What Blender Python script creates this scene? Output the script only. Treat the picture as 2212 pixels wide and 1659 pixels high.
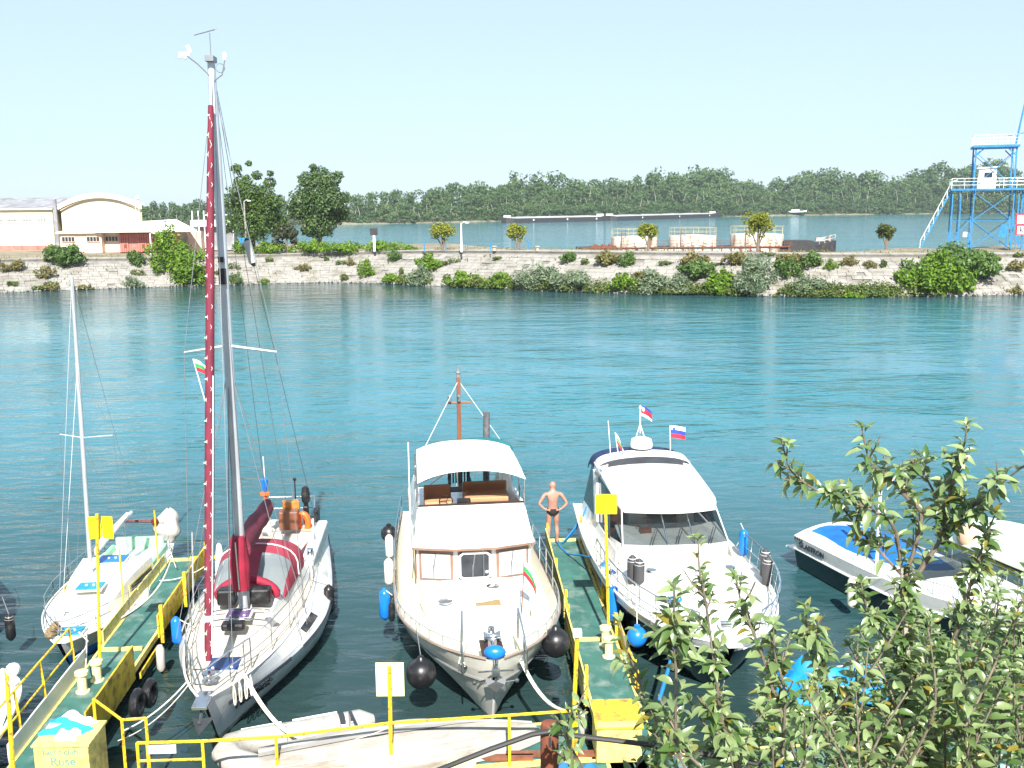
import bpy, bmesh, math, random
import numpy as np
from mathutils import Vector, Matrix, Euler
R = random.Random(11); NP = np.random.default_rng(5)
for o in list(bpy.data.objects): bpy.data.objects.remove(o)
S = bpy.context.scene; COL = S.collection; rad = math.radians; pi = math.pi

# ---------------------------------------------------------------- camera, sky, sun, exposure
CAMH = 9.6; FPX = 2190.; TH = math.atan((829.5-443)/FPX); ROLL = 0.008
cam = bpy.data.objects.new('camera', bpy.data.cameras.new('camera')); COL.objects.link(cam); S.camera = cam
cam.data.sensor_width = 36; cam.data.lens = 36*FPX/2212; cam.data.clip_end = 9000; cam.data.clip_start = .05
cam.matrix_world = Matrix.Translation((0, 0, CAMH)) @ Matrix.Rotation(pi/2-TH, 4, 'X') @ Matrix.Rotation(-ROLL, 4, 'Z')
SUN_EL = rad(42); SUN_AZ = rad(176)            # azimuth of the sun, clockwise from +Y: behind the camera
w = bpy.data.worlds.new('World'); S.world = w; w.use_nodes = True
nt = w.node_tree; bg = nt.nodes['Background']; sky = nt.nodes.new('ShaderNodeTexSky')
sky.sky_type = 'NISHITA'; sky.sun_disc = False; sky.sun_elevation = SUN_EL; sky.sun_rotation = SUN_AZ
sky.air_density = 1.0; sky.dust_density = .25; sky.ozone_density = 3.5; sky.altitude = 0
hs = nt.nodes.new('ShaderNodeHueSaturation'); hs.inputs['Saturation'].default_value = .62; nt.links.new(sky.outputs[0], hs.inputs['Color'])
tn = nt.nodes.new('ShaderNodeMixRGB'); tn.blend_type = 'MULTIPLY'; tn.inputs[0].default_value = 1; tn.inputs[2].default_value = (.90, .97, 1.06, 1); nt.links.new(hs.outputs[0], tn.inputs[1])
hz_ = nt.nodes.new('ShaderNodeMixRGB'); hz_.inputs[0].default_value = .6; hz_.inputs[2].default_value = (4.6, 6.05, 7.3, 1); nt.links.new(tn.outputs[0], hz_.inputs[1])   # even summer haze over the whole sky
nt.links.new(hz_.outputs[0], bg.inputs[0]); bg.inputs[1].default_value = .070
sd = bpy.data.lights.new('sun', 'SUN'); sun = bpy.data.objects.new('sun', sd); COL.objects.link(sun)
sd.energy = 4.9; sd.angle = rad(.55); sd.color = (1, .95, .87)
sv = Vector((math.sin(SUN_AZ)*math.cos(SUN_EL), math.cos(SUN_AZ)*math.cos(SUN_EL), math.sin(SUN_EL)))
sun.rotation_euler = sv.to_track_quat('Z', 'Y').to_euler(); sun.location = sv*60
S.render.engine = 'CYCLES'
S.view_settings.view_transform = 'Standard'; S.view_settings.look = 'None'
S.view_settings.gamma = 1; S.view_settings.use_curve_mapping = False; S.view_settings.exposure = 1.14

# ---------------------------------------------------------------- survey: photo pixel (2212 wide) -> place
def at(x, y, Y=None, z=None):
    u, v = (x-1106)/FPX, -(y-829.5)/FPX
    c, s = math.cos(-ROLL), math.sin(-ROLL); a, b = c*u-s*v, s*u+c*v
    d = (a, math.cos(TH)+b*math.sin(TH), -math.sin(TH)+b*math.cos(TH))
    t = Y/d[1] if Y is not None else (z-CAMH)/d[2]
    return Vector((d[0]*t, d[1]*t, CAMH+d[2]*t))

# ---------------------------------------------------------------- materials
MATS = {}
def mat(name, col, rough=.5, metal=0, var=.12, scale=3., bump=0, bscale=30., dirt=None, spec=.5, coat=0, stretch=None):
    """noise-toned Principled; dirt=(colour, amount, scale) adds worn patches"""
    if name in MATS: return MATS[name]
    m = bpy.data.materials.new(name); m.use_nodes = True; n = m.node_tree.nodes; l = m.node_tree.links
    b = n['Principled BSDF']; b.inputs['Metallic'].default_value = metal; b.inputs['Specular IOR Level'].default_value = spec
    b.inputs['Coat Weight'].default_value = coat
    tc = n.new('ShaderNodeTexCoord'); vec = tc.outputs['Object']
    if stretch:
        mp = n.new('ShaderNodeMapping'); mp.inputs['Scale'].default_value = stretch; l.new(vec, mp.inputs[0]); vec = mp.outputs[0]
    nz = n.new('ShaderNodeTexNoise'); nz.inputs['Scale'].default_value = scale; nz.inputs['Detail'].default_value = 5; l.new(vec, nz.inputs[0])
    rp = n.new('ShaderNodeValToRGB'); rp.color_ramp.elements[0].position = .3; rp.color_ramp.elements[1].position = .7
    rp.color_ramp.elements[0].color = (*[max(0, c*(1-var)) for c in col], 1); rp.color_ramp.elements[1].color = (*[min(1, c*(1+var)) for c in col], 1)
    l.new(nz.outputs[0], rp.inputs[0]); out = rp.outputs[0]
    if dirt:
        dz = n.new('ShaderNodeTexNoise'); dz.inputs['Scale'].default_value = dirt[2]; dz.inputs['Detail'].default_value = 8; dz.inputs['Roughness'].default_value = .65
        l.new(vec, dz.inputs[0]); mr = n.new('ShaderNodeMapRange')
        mr.inputs[1].default_value = .62-dirt[1]*.3; mr.inputs[2].default_value = .72-dirt[1]*.15; l.new(dz.outputs[0], mr.inputs[0])
        mx = n.new('ShaderNodeMixRGB'); l.new(mr.outputs[0], mx.inputs[0]); l.new(out, mx.inputs[1]); mx.inputs[2].default_value = (*dirt[0], 1); out = mx.outputs[0]
    l.new(out, b.inputs['Base Color'])
    rr = n.new('ShaderNodeMapRange'); rr.inputs[3].default_value = max(.03, rough-.08); rr.inputs[4].default_value = min(1, rough+.08)
    l.new(nz.outputs[0], rr.inputs[0]); l.new(rr.outputs[0], b.inputs['Roughness'])
    if bump:
        bz = n.new('ShaderNodeTexNoise'); bz.inputs['Scale'].default_value = bscale; bz.inputs['Detail'].default_value = 4; l.new(vec, bz.inputs[0])
        bp = n.new('ShaderNodeBump'); bp.inputs['Strength'].default_value = .6; bp.inputs['Distance'].default_value = bump; l.new(bz.outputs[0], bp.inputs['Height']); l.new(bp.outputs[0], b.inputs['Normal'])
    MATS[name] = m; return m
def leafmat(name, c0, c1, c2=None, trans=.3, rough=.5, spec=.4, nscale=.6, nw=.45):
    """leaves: tone differs leaf by leaf, some light passes through"""
    m = bpy.data.materials.new(name); m.use_nodes = True; n = m.node_tree.nodes; l = m.node_tree.links; b = n['Principled BSDF']
    g = n.new('ShaderNodeNewGeometry'); tc = n.new('ShaderNodeTexCoord'); nz = n.new('ShaderNodeTexNoise'); nz.inputs['Scale'].default_value = nscale
    l.new(tc.outputs['Object'], nz.inputs[0])
    ad = n.new('ShaderNodeMath'); ad.operation = 'MULTIPLY_ADD'; ad.inputs[1].default_value = 1.05-nw; l.new(g.outputs['Random Per Island'], ad.inputs[0])
    ml = n.new('ShaderNodeMath'); ml.operation = 'MULTIPLY'; ml.inputs[1].default_value = nw; l.new(nz.outputs[0], ml.inputs[0]); l.new(ml.outputs[0], ad.inputs[2])
    rp = n.new('ShaderNodeValToRGB'); e = rp.color_ramp.elements; e[0].position = .15; e[0].color = (*c0, 1); e[1].position = .72; e[1].color = (*c1, 1)
    if c2: x = e.new(.82); x.color = (*c2, 1)
    l.new(ad.outputs[0], rp.inputs[0]); l.new(rp.outputs[0], b.inputs['Base Color']); b.inputs['Roughness'].default_value = rough; b.inputs['Specular IOR Level'].default_value = spec
    tr = n.new('ShaderNodeBsdfTranslucent'); l.new(rp.outputs[0], tr.inputs[0]); mx = n.new('ShaderNodeMixShader'); mx.inputs[0].default_value = trans
    l.new(b.outputs[0], mx.inputs[1]); l.new(tr.outputs[0], mx.inputs[2]); l.new(mx.outputs[0], n['Material Output'].inputs[0]); MATS[name] = m; return m
def glassmat(name, tint, clear, rough=.03):
    m = bpy.data.materials.new(name); m.use_nodes = True; n = m.node_tree.nodes; l = m.node_tree.links; b = n['Principled BSDF']
    b.inputs['Base Color'].default_value = (*tint, 1); b.inputs['Roughness'].default_value = rough; b.inputs['Specular IOR Level'].default_value = .6
    t = n.new('ShaderNodeBsdfTransparent'); t.inputs[0].default_value = (.8, .85, .85, 1); mx = n.new('ShaderNodeMixShader'); mx.inputs[0].default_value = clear
    l.new(b.outputs[0], mx.inputs[1]); l.new(t.outputs[0], mx.inputs[2]); l.new(mx.outputs[0], n['Material Output'].inputs[0]); MATS[name] = m; return m

white = mat('white_gelcoat', (.73, .73, .71), .28, var=.04, dirt=((.55, .54, .49), .32, 2.2), coat=.3)
offwhite = mat('off_white_paint', (.69, .67, .60), .4, var=.05, dirt=((.55, .52, .45), .2, 2.5))
cream = mat('cream_paint', (.70, .68, .61), .45, var=.05, dirt=((.5, .45, .34), .2, 3.))
creamdeck = mat('cream_deck_paint', (.70, .65, .45), .6, var=.08)
hullgrey = mat('grey_white_hull', (.66, .69, .72), .3, var=.05, dirt=((.45, .47, .47), .3, 1.6), stretch=(1, 1, .4))
deckbeige = mat('beige_deck', (.56, .50, .42), .75, var=.1, scale=8, bump=.002, bscale=60, dirt=((.42, .37, .3), .25, 4.))
chrome = mat('stainless_steel', (.62, .64, .66), .22, 1, var=.08)
alu = mat('aluminium', (.50, .53, .56), .38, .35, var=.1, scale=1.5)
maroon = mat('maroon_canvas', (.155, .015, .036), .8, var=.25, scale=5, bump=.006, bscale=14)
redcanvas = mat('red_canvas', (.27, .01, .035), .75, var=.2, bump=.006, bscale=14)
rope = mat('white_rope', (.66, .63, .55), .9, var=.2, scale=40, bump=.002, bscale=120)
bluerope = mat('blue_rope', (.01, .20, .52), .8, var=.2, scale=30)
wire = mat('rigging_wire', (.24, .25, .27), .45, .5)
grime = mat('waterline_grime', (.36, .36, .32), .5, var=.25, scale=3, dirt=((.14, .15, .11), .5, 2.5), stretch=(1, 1, .5))
black = mat('black_rubber', (.012, .012, .014), .36, var=.3, dirt=((.05, .05, .05), .3, 6.))
blackgloss = mat('navy_black_hull', (.006, .008, .016), .16, var=.3, coat=.5)
blue = mat('blue_vinyl', (.008, .16, .58), .3, var=.15)
bluecover = mat('blue_cover_cloth', (.006, .13, .42), .7, var=.2, bump=.01, bscale=6)
tarp = mat('blue_tarpaulin', (.004, .23, .58), .55, var=.2, bump=.03, bscale=5)
navy = mat('navy_hatch', (.018, .05, .16), .35, var=.2)
hatchblue = mat('light_blue_hatch', (.01, .26, .47), .3, var=.15)
purple = mat('purple_hatch_glass', (.11, .06, .16), .12, var=.2)
seatbrown = mat('tan_brown_vinyl', (.25, .11, .055), .6, var=.15)
seatorange = mat('orange_cushion', (.46, .25, .13), .7, var=.1)
wood = mat('varnished_wood', (.20, .075, .04), .4, var=.3, scale=6, stretch=(1, 1, .2))
windowwood = mat('brown_window_frame', (.25, .15, .11), .5, var=.2)
darkwood = mat('dark_wood', (.035, .02, .018), .5, var=.3)
yellow = mat('yellow_paint', (.78, .54, .02), .5, var=.15, scale=4, dirt=((.26, .13, .04), .42, 13.))
yellowpale = mat('faded_yellow_paint', (.70, .60, .19), .6, var=.15, dirt=((.36, .28, .12), .45, 8.))
yellowdark = mat('worn_yellow_sheet', (.62, .44, .03), .55, var=.18, dirt=((.22, .13, .04), .45, 5.))
paleyellow = mat('pale_yellow_sign', (.80, .76, .42), .5, var=.04)
signyellow = mat('bright_yellow_sign', (.86, .72, .01), .45, var=.06)
green = mat('green_deck_paint', (.04, .135, .115), .7, var=.25, scale=2.5, dirt=((.17, .24, .21), .4, 1.7), bump=.002, bscale=50)
greypvc = mat('grey_inflatable_fabric', (.40, .385, .355), .45, var=.08, dirt=((.29, .27, .24), .35, 3.))
rust = mat('rusty_steel', (.20, .06, .03), .85, var=.4, scale=9, bump=.006, bscale=40, dirt=((.09, .035, .025), .4, 8.))
tankpaint = mat('rust_streaked_white_paint', (.60, .54, .46), .75, var=.15, dirt=((.28, .13, .07), .45, 1.2), stretch=(1, 1, .25))
bargewhite = mat('flaking_white_paint', (.58, .55, .50), .8, var=.2, dirt=((.24, .10, .06), .5, .9))
bargedark = mat('dark_barge_steel', (.03, .03, .032), .7, var=.4, dirt=((.10, .05, .03), .3, 1.))
towerblue = mat('blue_steel_paint', (.025, .20, .44), .5, var=.2)
whitesteel = mat('white_steel_paint', (.75, .76, .76), .5, var=.08)
stone = mat('pale_limestone', (.275, .262, .24), .9, var=.14, scale=1.3, bump=.03, bscale=5, dirt=((.18, .165, .135), .42, .5))
mortar = mat('mortar_bed', (.19, .178, .16), .95, var=.3, scale=1)
earth = mat('dry_earth', (.22, .19, .13), .95, var=.3, scale=.4, bump=.05, bscale=2)
concrete = mat('pale_concrete', (.36, .34, .30), .9, var=.15, scale=.8, dirt=((.33, .31, .27), .35, .5))
wallcream = mat('cream_wall_render', (.62, .56, .42), .9, var=.05, scale=.5, dirt=((.52, .46, .33), .25, .4), stretch=(1, 1, .3))
wallpink = mat('pinkish_wall_render', (.66, .50, .40), .9, var=.1, scale=.6, dirt=((.5, .36, .28), .3, .6))
reddoor = mat('faded_red_door', (.50, .17, .14), .75, var=.15, scale=.8, dirt=((.34, .09, .06), .35, .9), stretch=(1, 1, .3))
roofgrey = mat('grey_sheet_roof', (.22, .22, .24), .6, var=.3, scale=.5, dirt=((.36, .36, .38), .4, .8))
roofwhite = mat('pale_roof_sheet', (.74, .72, .62), .6, var=.06)
pane = mat('dark_window_pane', (.03, .035, .045), .1, var=.3)
palepane = mat('blinded_window_pane', (.46, .48, .49), .15, var=.06, coat=.6)
bark = mat('grey_bark', (.16, .13, .10), .9, var=.35, scale=14, bump=.004, bscale=70)
palebark = mat('pale_bark', (.32, .29, .24), .9, var=.3)
skin = mat('sunburnt_skin', (.36, .20, .15), .5, var=.22, scale=7)
trunks = mat('black_swim_briefs', (.01, .01, .012), .6)
orange = mat('orange_plastic', (.85, .14, .02), .5, var=.1)
sand = mat('sandy_shore', (.20, .19, .12), .95, var=.3, scale=.2)
lampglass = mat('white_lamp_glass', (.8, .8, .8), .3, var=.02)
teal = mat('teal_cover', (.015, .14, .16), .7, var=.2)
mint = mat('mint_green_paint', (.30, .58, .38), .5, var=.06)
flagw = mat('flag_white', (.78, .78, .78), .8, var=.03); flagg = mat('flag_green', (.02, .30, .09), .8); flagr = mat('flag_red', (.62, .02, .04), .8); flagb = mat('flag_blue', (.02, .06, .33), .8)
mattan = mat('woven_doormat', (.30, .21, .10), .95, var=.35, scale=60)
greycloth = mat('grey_dust_cloth', (.42, .40, .37), .85, var=.12, bump=.02, bscale=6)
blankwhite = mat('white_board', (.80, .80, .80), .4, var=.02)
glassdark = glassmat('tinted_windscreen', (.012, .014, .016), .55)
vinylclear = glassmat('clear_vinyl', (.30, .34, .36), .55, .12)
ink = mat('dark_lettering', (.03, .035, .05), .5); inkblue = mat('blue_grey_lettering', (.13, .28, .27), .6, var=.2)

# ---------------------------------------------------------------- mesh builder
class MB:
    def __init__(s): s.v = []; s.f = []; s.m = []; s.cur = 0
    def add(s, vs, fs):
        o = len(s.v); s.v += [tuple(v) for v in vs]; s.f += [[i+o for i in q] for q in fs]; s.m += [s.cur]*len(fs); return s
    def box(s, c, d, rot=None):
        M = rot if rot is not None else Matrix.Identity(3)
        if isinstance(M, (int, float)): M = Matrix.Rotation(M, 3, 'Z')
        vs = [Vector(c)+M @ Vector((x*d[0]/2, y*d[1]/2, z*d[2]/2)) for z in (-1, 1) for y in (-1, 1) for x in (-1, 1)]
        return s.add(vs, [[0, 2, 3, 1], [4, 5, 7, 6], [0, 1, 5, 4], [2, 6, 7, 3], [0, 4, 6, 2], [1, 3, 7, 5]])
    def beam(s, a, b, wd, h, up=(0, 0, 1)):
        a, b = Vector(a), Vector(b); d = (b-a); L = d.length; d.normalize(); u = Vector(up); x = d.cross(u)
        if x.length < 1e-4: x = d.cross(Vector((1, 0, 0)))
        x.normalize(); u = x.cross(d); M = Matrix((x, d, u)).transposed(); return s.box((a+b)/2, (wd, L, h), M)
    def tube(s, pts, r, n=6, closed=False):
        P = [Vector(p) for p in pts]; k = len(P); rs = r if isinstance(r, (list, tuple)) else [r]*k; rings = []; nx = None
        for i, p in enumerate(P):
            a = P[(i-1) % k] if (closed or i > 0) else p; b = P[(i+1) % k] if (closed or i < k-1) else p
            d = (b-a)
            if d.length < 1e-9: d = Vector((0, 0, 1))
            d.normalize()
            if nx is None: nx = d.orthogonal()
            nx = (nx-d*nx.dot(d))
            if nx.length < 1e-5: nx = d.orthogonal()
            nx.normalize(); ny = d.cross(nx)
            rings.append([p+(nx*math.cos(2*pi*j/n)+ny*math.sin(2*pi*j/n))*rs[i] for j in range(n)])
        return s.loft(rings, closed, caps=not closed)
    def loft(s, rings, closed=False, caps=False, ring_closed=True):
        n = len(rings[0]); k = len(rings); fs = []
        for i in range(k if closed else k-1):
            a, b = i*n, ((i+1) % k)*n
            for j in range(n if ring_closed else n-1): fs.append([a+j, a+(j+1) % n, b+(j+1) % n, b+j])
        if caps: fs += [list(range(n))[::-1], [(k-1)*n+j for j in range(n)]]
        return s.add([p for q in rings for p in q], fs)
    def lathe(s, prof, c=(0, 0, 0), n=12, rot=None):
        M = rot if rot is not None else Matrix.Identity(3); C = Vector(c)
        return s.loft([[C+M @ Vector((max(r, 1e-4)*math.cos(2*pi*j/n), max(r, 1e-4)*math.sin(2*pi*j/n), z)) for j in range(n)] for r, z in prof], caps=True)
    def ball(s, c, r, n=12, m=8):
        rx, ry, rz = (r, r, r) if isinstance(r, (int, float)) else r
        return s.loft([[(c[0]+rx*math.sin(pi*i/m)*math.cos(2*pi*j/n), c[1]+ry*math.sin(pi*i/m)*math.sin(2*pi*j/n), c[2]+rz*math.cos(pi*i/m)) for j in range(n)] for i in [.02]+list(range(1, m))+[m-.02]], caps=True)
    def prism(s, poly, z0, z1):
        n = len(poly); return s.add([(x, y, z0) for x, y in poly]+[(x, y, z1) for x, y in poly], [list(range(n))[::-1], list(range(n, 2*n))]+[[i, (i+1) % n, n+(i+1) % n, n+i] for i in range(n)])
    def grid(s, rows):
        return s.loft(rows, ring_closed=False)
    def slab(s, rows, th, d=(0, 0, -1)):
        d = Vector(d)*th; n = len(rows[0]); k = len(rows)
        top = [Vector(p) for q in rows for p in q]; vs = top+[p+d for p in top]; N = n*k; fs = []
        for i in range(k-1):
            for j in range(n-1):
                a = i*n+j; fs += [[a, a+1, a+n+1, a+n], [N+a+n, N+a+n+1, N+a+1, N+a]]
        for i in range(k-1):
            a, b = i*n, (i+1)*n; fs += [[a, b, N+b, N+a], [a+n-1, N+a+n-1, N+b+n-1, b+n-1]]
        for j in range(n-1):
            a = (k-1)*n+j; fs += [[j, N+j, N+j+1, j+1], [a, a+1, N+a+1, N+a]]
        return s.add(vs, fs)
    def quad(s, a, b, c, d): return s.add([a, b, c, d], [[0, 1, 2, 3]])
    def build(s, name, m, parent=None, smooth=False, bevel=0, loc=None, ang=40):
        me = bpy.data.meshes.new(name); me.from_pydata(s.v, [], s.f)
        for q in (m if isinstance(m, (list, tuple)) else [m]): me.materials.append(q)
        me.polygons.foreach_set('material_index', s.m)
        bm = bmesh.new(); bm.from_mesh(me); bmesh.ops.recalc_face_normals(bm, faces=bm.faces); bm.to_mesh(me); bm.free()
        if smooth:
            me.polygons.foreach_set('use_smooth', [True]*len(me.polygons)); me.set_sharp_from_angle(angle=rad(ang))
        me.update(); o = bpy.data.objects.new(name, me); COL.objects.link(o)
        if loc is not None: o.location = loc
        if parent is not None: o.parent = parent
        if bevel:
            b = o.modifiers.new('bevel', 'BEVEL'); b.width = bevel; b.segments = 2; b.limit_method = 'ANGLE'; b.angle_limit = rad(50)
        return o
def tag(o, label=None, cat=None, group=None, kind=None):
    for k, q in (('label', label), ('category', cat), ('group', group), ('kind', kind)):
        if q: o[k] = q
    return o
def thing(name, label, cat, loc=(0, 0, 0), rz=0, group=None):
    o = bpy.data.objects.new(name, None); o.empty_display_size = .2; COL.objects.link(o); o.location = loc; o.rotation_euler = (0, 0, rz)
    return tag(o, label, cat, group)
def heading(hx, hy): return math.atan2(-hx, hy)          # local +Y is the bow
def inst(name, me, parent=None, M=None, m=None):
    o = bpy.data.objects.new(name, me); COL.objects.link(o)
    if parent is not None: o.parent = parent
    if M is not None: o.matrix_local = M
    return o
def lerp(a, b, t): return a+(b-a)*t
def ipl(t, pts):
    for (a, x), (b, y) in zip(pts, pts[1:]):
        if t <= b: return lerp(x, y, max(0, (t-a)/(b-a)) if b > a else 0)
    return pts[-1][1]
def sm(t, pts):                                           # smooth interpolation through points
    xs = [p[0] for p in pts]; ys = [p[1] for p in pts]; n = len(pts)
    if t <= xs[0]: return ys[0]
    if t >= xs[-1]: return ys[-1]
    i = max(j for j in range(n-1) if xs[j] <= t); h = xs[i+1]-xs[i]; u = (t-xs[i])/h
    d = lambda j: 0 if n < 2 else ((ys[min(j+1, n-1)]-ys[max(j-1, 0)])/(xs[min(j+1, n-1)]-xs[max(j-1, 0)]))
    return (2*u**3-3*u**2+1)*ys[i]+(u**3-2*u**2+u)*h*d(i)+(-2*u**3+3*u**2)*ys[i+1]+(u**3-u**2)*h*d(i+1)
def sag(a, b, drop, n=10):
    a, b = Vector(a), Vector(b); return [a.lerp(b, i/n)-Vector((0, 0, drop*4*(i/n)*(1-i/n))) for i in range(n+1)]
def text(body, size, m, name, parent, M, depth=.002, shear=0, align='CENTER'):
    c = bpy.data.curves.new('t', 'FONT'); c.body = body; c.size = size; c.extrude = depth; c.shear = shear; c.align_x = align; c.align_y = 'CENTER'
    t = bpy.data.objects.new('t', c); COL.objects.link(t); dg = bpy.context.evaluated_depsgraph_get()
    me = bpy.data.meshes.new_from_object(t.evaluated_get(dg)); bpy.data.objects.remove(t); me.materials.clear(); me.materials.append(m)
    o = inst(name, me, parent, M); return o
def npmesh(name, V, Q, m, parent=None, loc=None):
    me = bpy.data.meshes.new(name); V = np.asarray(V, np.float32); Q = np.asarray(Q, np.int32); k = Q.shape[1]
    me.vertices.add(len(V)); me.vertices.foreach_set('co', V.ravel()); me.loops.add(Q.size); me.loops.foreach_set('vertex_index', Q.ravel())
    me.polygons.add(len(Q)); me.polygons.foreach_set('loop_start', np.arange(0, Q.size, k, dtype=np.int32)); me.polygons.foreach_set('loop_total', np.full(len(Q), k, np.int32))
    me.update(); me.validate(); me.materials.append(m); o = bpy.data.objects.new(name, me); COL.objects.link(o)
    if parent is not None: o.parent = parent
    if loc is not None: o.location = loc
    return o
def leaves(blobs, n, size, up=.35, shell=.5, asp=.55):
    """n leaf-clump faces spread through the volume of the blobs (cx,cy,cz,rx,ry,rz)"""
    B = np.asarray(blobs, float); wt = (B[:, 3]*B[:, 4]+B[:, 5]*B[:, 3]); wt = wt/wt.sum(); k = NP.choice(len(B), n, p=wt); b = B[k]
    d = NP.normal(size=(n, 3)); d /= np.linalg.norm(d, axis=1)[:, None]; r = shell+(1-shell)*NP.random((n, 1))**.6
    r *= 1+.18*np.sin(d[:, :1]*7+k[:, None])*np.cos(d[:, 2:]*6+k[:, None]*2)
    c = b[:, :3]+d*r*b[:, 3:]
    nrm = d*.7+NP.normal(size=(n, 3))*.6+np.array([0, -.1, up]); nrm /= np.linalg.norm(nrm, axis=1)[:, None]
    t = np.cross(nrm, NP.normal(size=(n, 3))); t /= np.linalg.norm(t, axis=1)[:, None]; s = np.cross(nrm, t)
    L = size*(.6+.8*NP.random((n, 1))); Wd = L*asp
    V = np.stack([c-t*L, c+s*Wd-nrm*L*.15, c+t*L, c-s*Wd-nrm*L*.15], 1).reshape(-1, 3); return V, np.arange(n*4).reshape(n, 4)
# ================================================================ SETTING: water, banks, quay
def watermat():
    m = bpy.data.materials.new('harbour_water'); m.use_nodes = True; n = m.node_tree.nodes; l = m.node_tree.links; b = n['Principled BSDF']
    b.inputs['IOR'].default_value = 1.36; b.inputs['Roughness'].default_value = .07; b.inputs['Specular IOR Level'].default_value = .5; b.inputs['Specular Tint'].default_value = (.6, .93, 1, 1)
    tc = n.new('ShaderNodeTexCoord')
    big = n.new('ShaderNodeTexNoise'); big.inputs['Scale'].default_value = .03; big.inputs['Detail'].default_value = 3; l.new(tc.outputs['Object'], big.inputs[0])
    rp = n.new('ShaderNodeValToRGB'); rp.color_ramp.elements[0].position = .35; rp.color_ramp.elements[1].position = .7
    rp.color_ramp.elements[0].color = (.024, .160, .205, 1); rp.color_ramp.elements[1].color = (.036, .20, .25, 1)
    l.new(big.outputs[0], rp.inputs[0])
    # boat shade and reflections painted into the near colour, turquoise in the open basin
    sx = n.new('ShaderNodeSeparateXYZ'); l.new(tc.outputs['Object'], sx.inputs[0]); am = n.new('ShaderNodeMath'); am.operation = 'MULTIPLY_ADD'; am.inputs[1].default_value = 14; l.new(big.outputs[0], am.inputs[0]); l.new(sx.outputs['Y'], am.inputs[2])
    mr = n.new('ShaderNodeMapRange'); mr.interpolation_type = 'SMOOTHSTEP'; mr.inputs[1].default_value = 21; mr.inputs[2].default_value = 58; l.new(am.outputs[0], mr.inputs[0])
    m3 = n.new('ShaderNodeMapRange'); m3.interpolation_type = 'SMOOTHSTEP'; m3.inputs[1].default_value = 84; m3.inputs[2].default_value = 122; l.new(am.outputs[0], m3.inputs[0])   # colour darkened along the far quay for the bank's reflection
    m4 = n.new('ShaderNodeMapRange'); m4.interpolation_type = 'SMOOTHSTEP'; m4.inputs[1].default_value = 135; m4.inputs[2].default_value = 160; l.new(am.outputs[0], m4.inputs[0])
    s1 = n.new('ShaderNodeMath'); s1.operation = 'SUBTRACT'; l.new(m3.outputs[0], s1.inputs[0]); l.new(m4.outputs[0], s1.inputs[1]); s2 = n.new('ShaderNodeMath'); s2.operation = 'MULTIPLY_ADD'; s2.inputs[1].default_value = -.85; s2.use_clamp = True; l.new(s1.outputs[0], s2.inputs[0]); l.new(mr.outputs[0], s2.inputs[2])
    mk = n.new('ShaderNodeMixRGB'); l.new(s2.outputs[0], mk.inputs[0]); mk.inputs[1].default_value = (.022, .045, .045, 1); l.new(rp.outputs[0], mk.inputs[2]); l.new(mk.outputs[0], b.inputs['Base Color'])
    def wave(scale, sx, sy, rz, det, dist):
        mp = n.new('ShaderNodeMapping'); mp.inputs['Rotation'].default_value = (0, 0, rz); mp.inputs['Scale'].default_value = (sx, sy, 1)
        l.new(tc.outputs['Object'], mp.inputs[0]); z = n.new('ShaderNodeTexNoise'); z.inputs['Scale'].default_value = scale
        z.inputs['Detail'].default_value = det; z.inputs['Distortion'].default_value = dist; l.new(mp.outputs[0], z.inputs[0]); return z.outputs[0]
    a = wave(1.5, .55, 1.6, rad(-14), 4, .4); c = wave(.32, .6, 1.5, rad(-22), 3, .3)
    gust = wave(.045, .7, 1.5, rad(-14), 4, 1.2); gm = n.new('ShaderNodeMapRange'); gm.inputs[1].default_value = .35; gm.inputs[2].default_value = .65; gm.inputs[3].default_value = .3; gm.inputs[4].default_value = 1.3; l.new(gust, gm.inputs[0])
    ad = n.new('ShaderNodeMath'); ad.operation = 'MULTIPLY_ADD'; ad.inputs[1].default_value = 3.2; l.new(c, ad.inputs[0]); l.new(a, ad.inputs[2])
    bp = n.new('ShaderNodeBump'); bp.inputs['Distance'].default_value = .10; l.new(gm.outputs[0], bp.inputs['Strength']); l.new(ad.outputs[0], bp.inputs['Height']); l.new(bp.outputs[0], b.inputs['Normal'])
    return m
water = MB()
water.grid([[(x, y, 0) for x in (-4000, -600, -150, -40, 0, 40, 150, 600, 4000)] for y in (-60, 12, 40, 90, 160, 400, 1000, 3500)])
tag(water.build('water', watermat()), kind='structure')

# slope the photographer stands on (below the frame)
em = MB(); em.grid([[(x, y, z+.12*math.sin(x*1.7+y)) for x in (-60, -20, -8, -3, 0, 3, 8, 20, 60)] for y, z in ((-30, 8.2), (-3, 8.), (1.2, 7.7), (3, 6.9), (5, 5.6), (8.5, 3.1), (11.6, .9), (12.4, -.6))])
tag(em.build('embankment', earth, smooth=True), kind='structure')

# quay wall path: x, y of the waterline and (set back, height) of its top
QW = [(-110, 92, 3.4), (-80, 108, 3.4), (-59.8, 118.6, 3.45), (-43, 125.1, 3.2), (-30, 129.5, 3.3), (-22.8, 130.3, 3.45), (-14, 126.5, 3.8), (-.2, 117.5, 4.05), (10, 112, 4.1), (19.6, 108.3, 4.1), (28, 105.4, 4.05), (36.8, 104, 4.0), (53.2, 105.2, 3.85), (75, 108, 3.7), (110, 118, 3.7)]
QX = [(p[0], p[1]) for p in QW]; QZ = [(p[0], p[2]) for p in QW]
def quay(x, h):                                           # point on the sloped face, h 0..1
    y = sm(x, QX); zt = sm(x, QZ); e = 2.; dy = (sm(x+e, QX)-sm(x-e, QX))/(2*e); n = Vector((dy, -1, 0)).normalized()
    back = 6.5*max(0, h)**1.25+min(0, h)*3
    return Vector((x, y, 0))-n*back+Vector((0, 0, zt*h)), n
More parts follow.
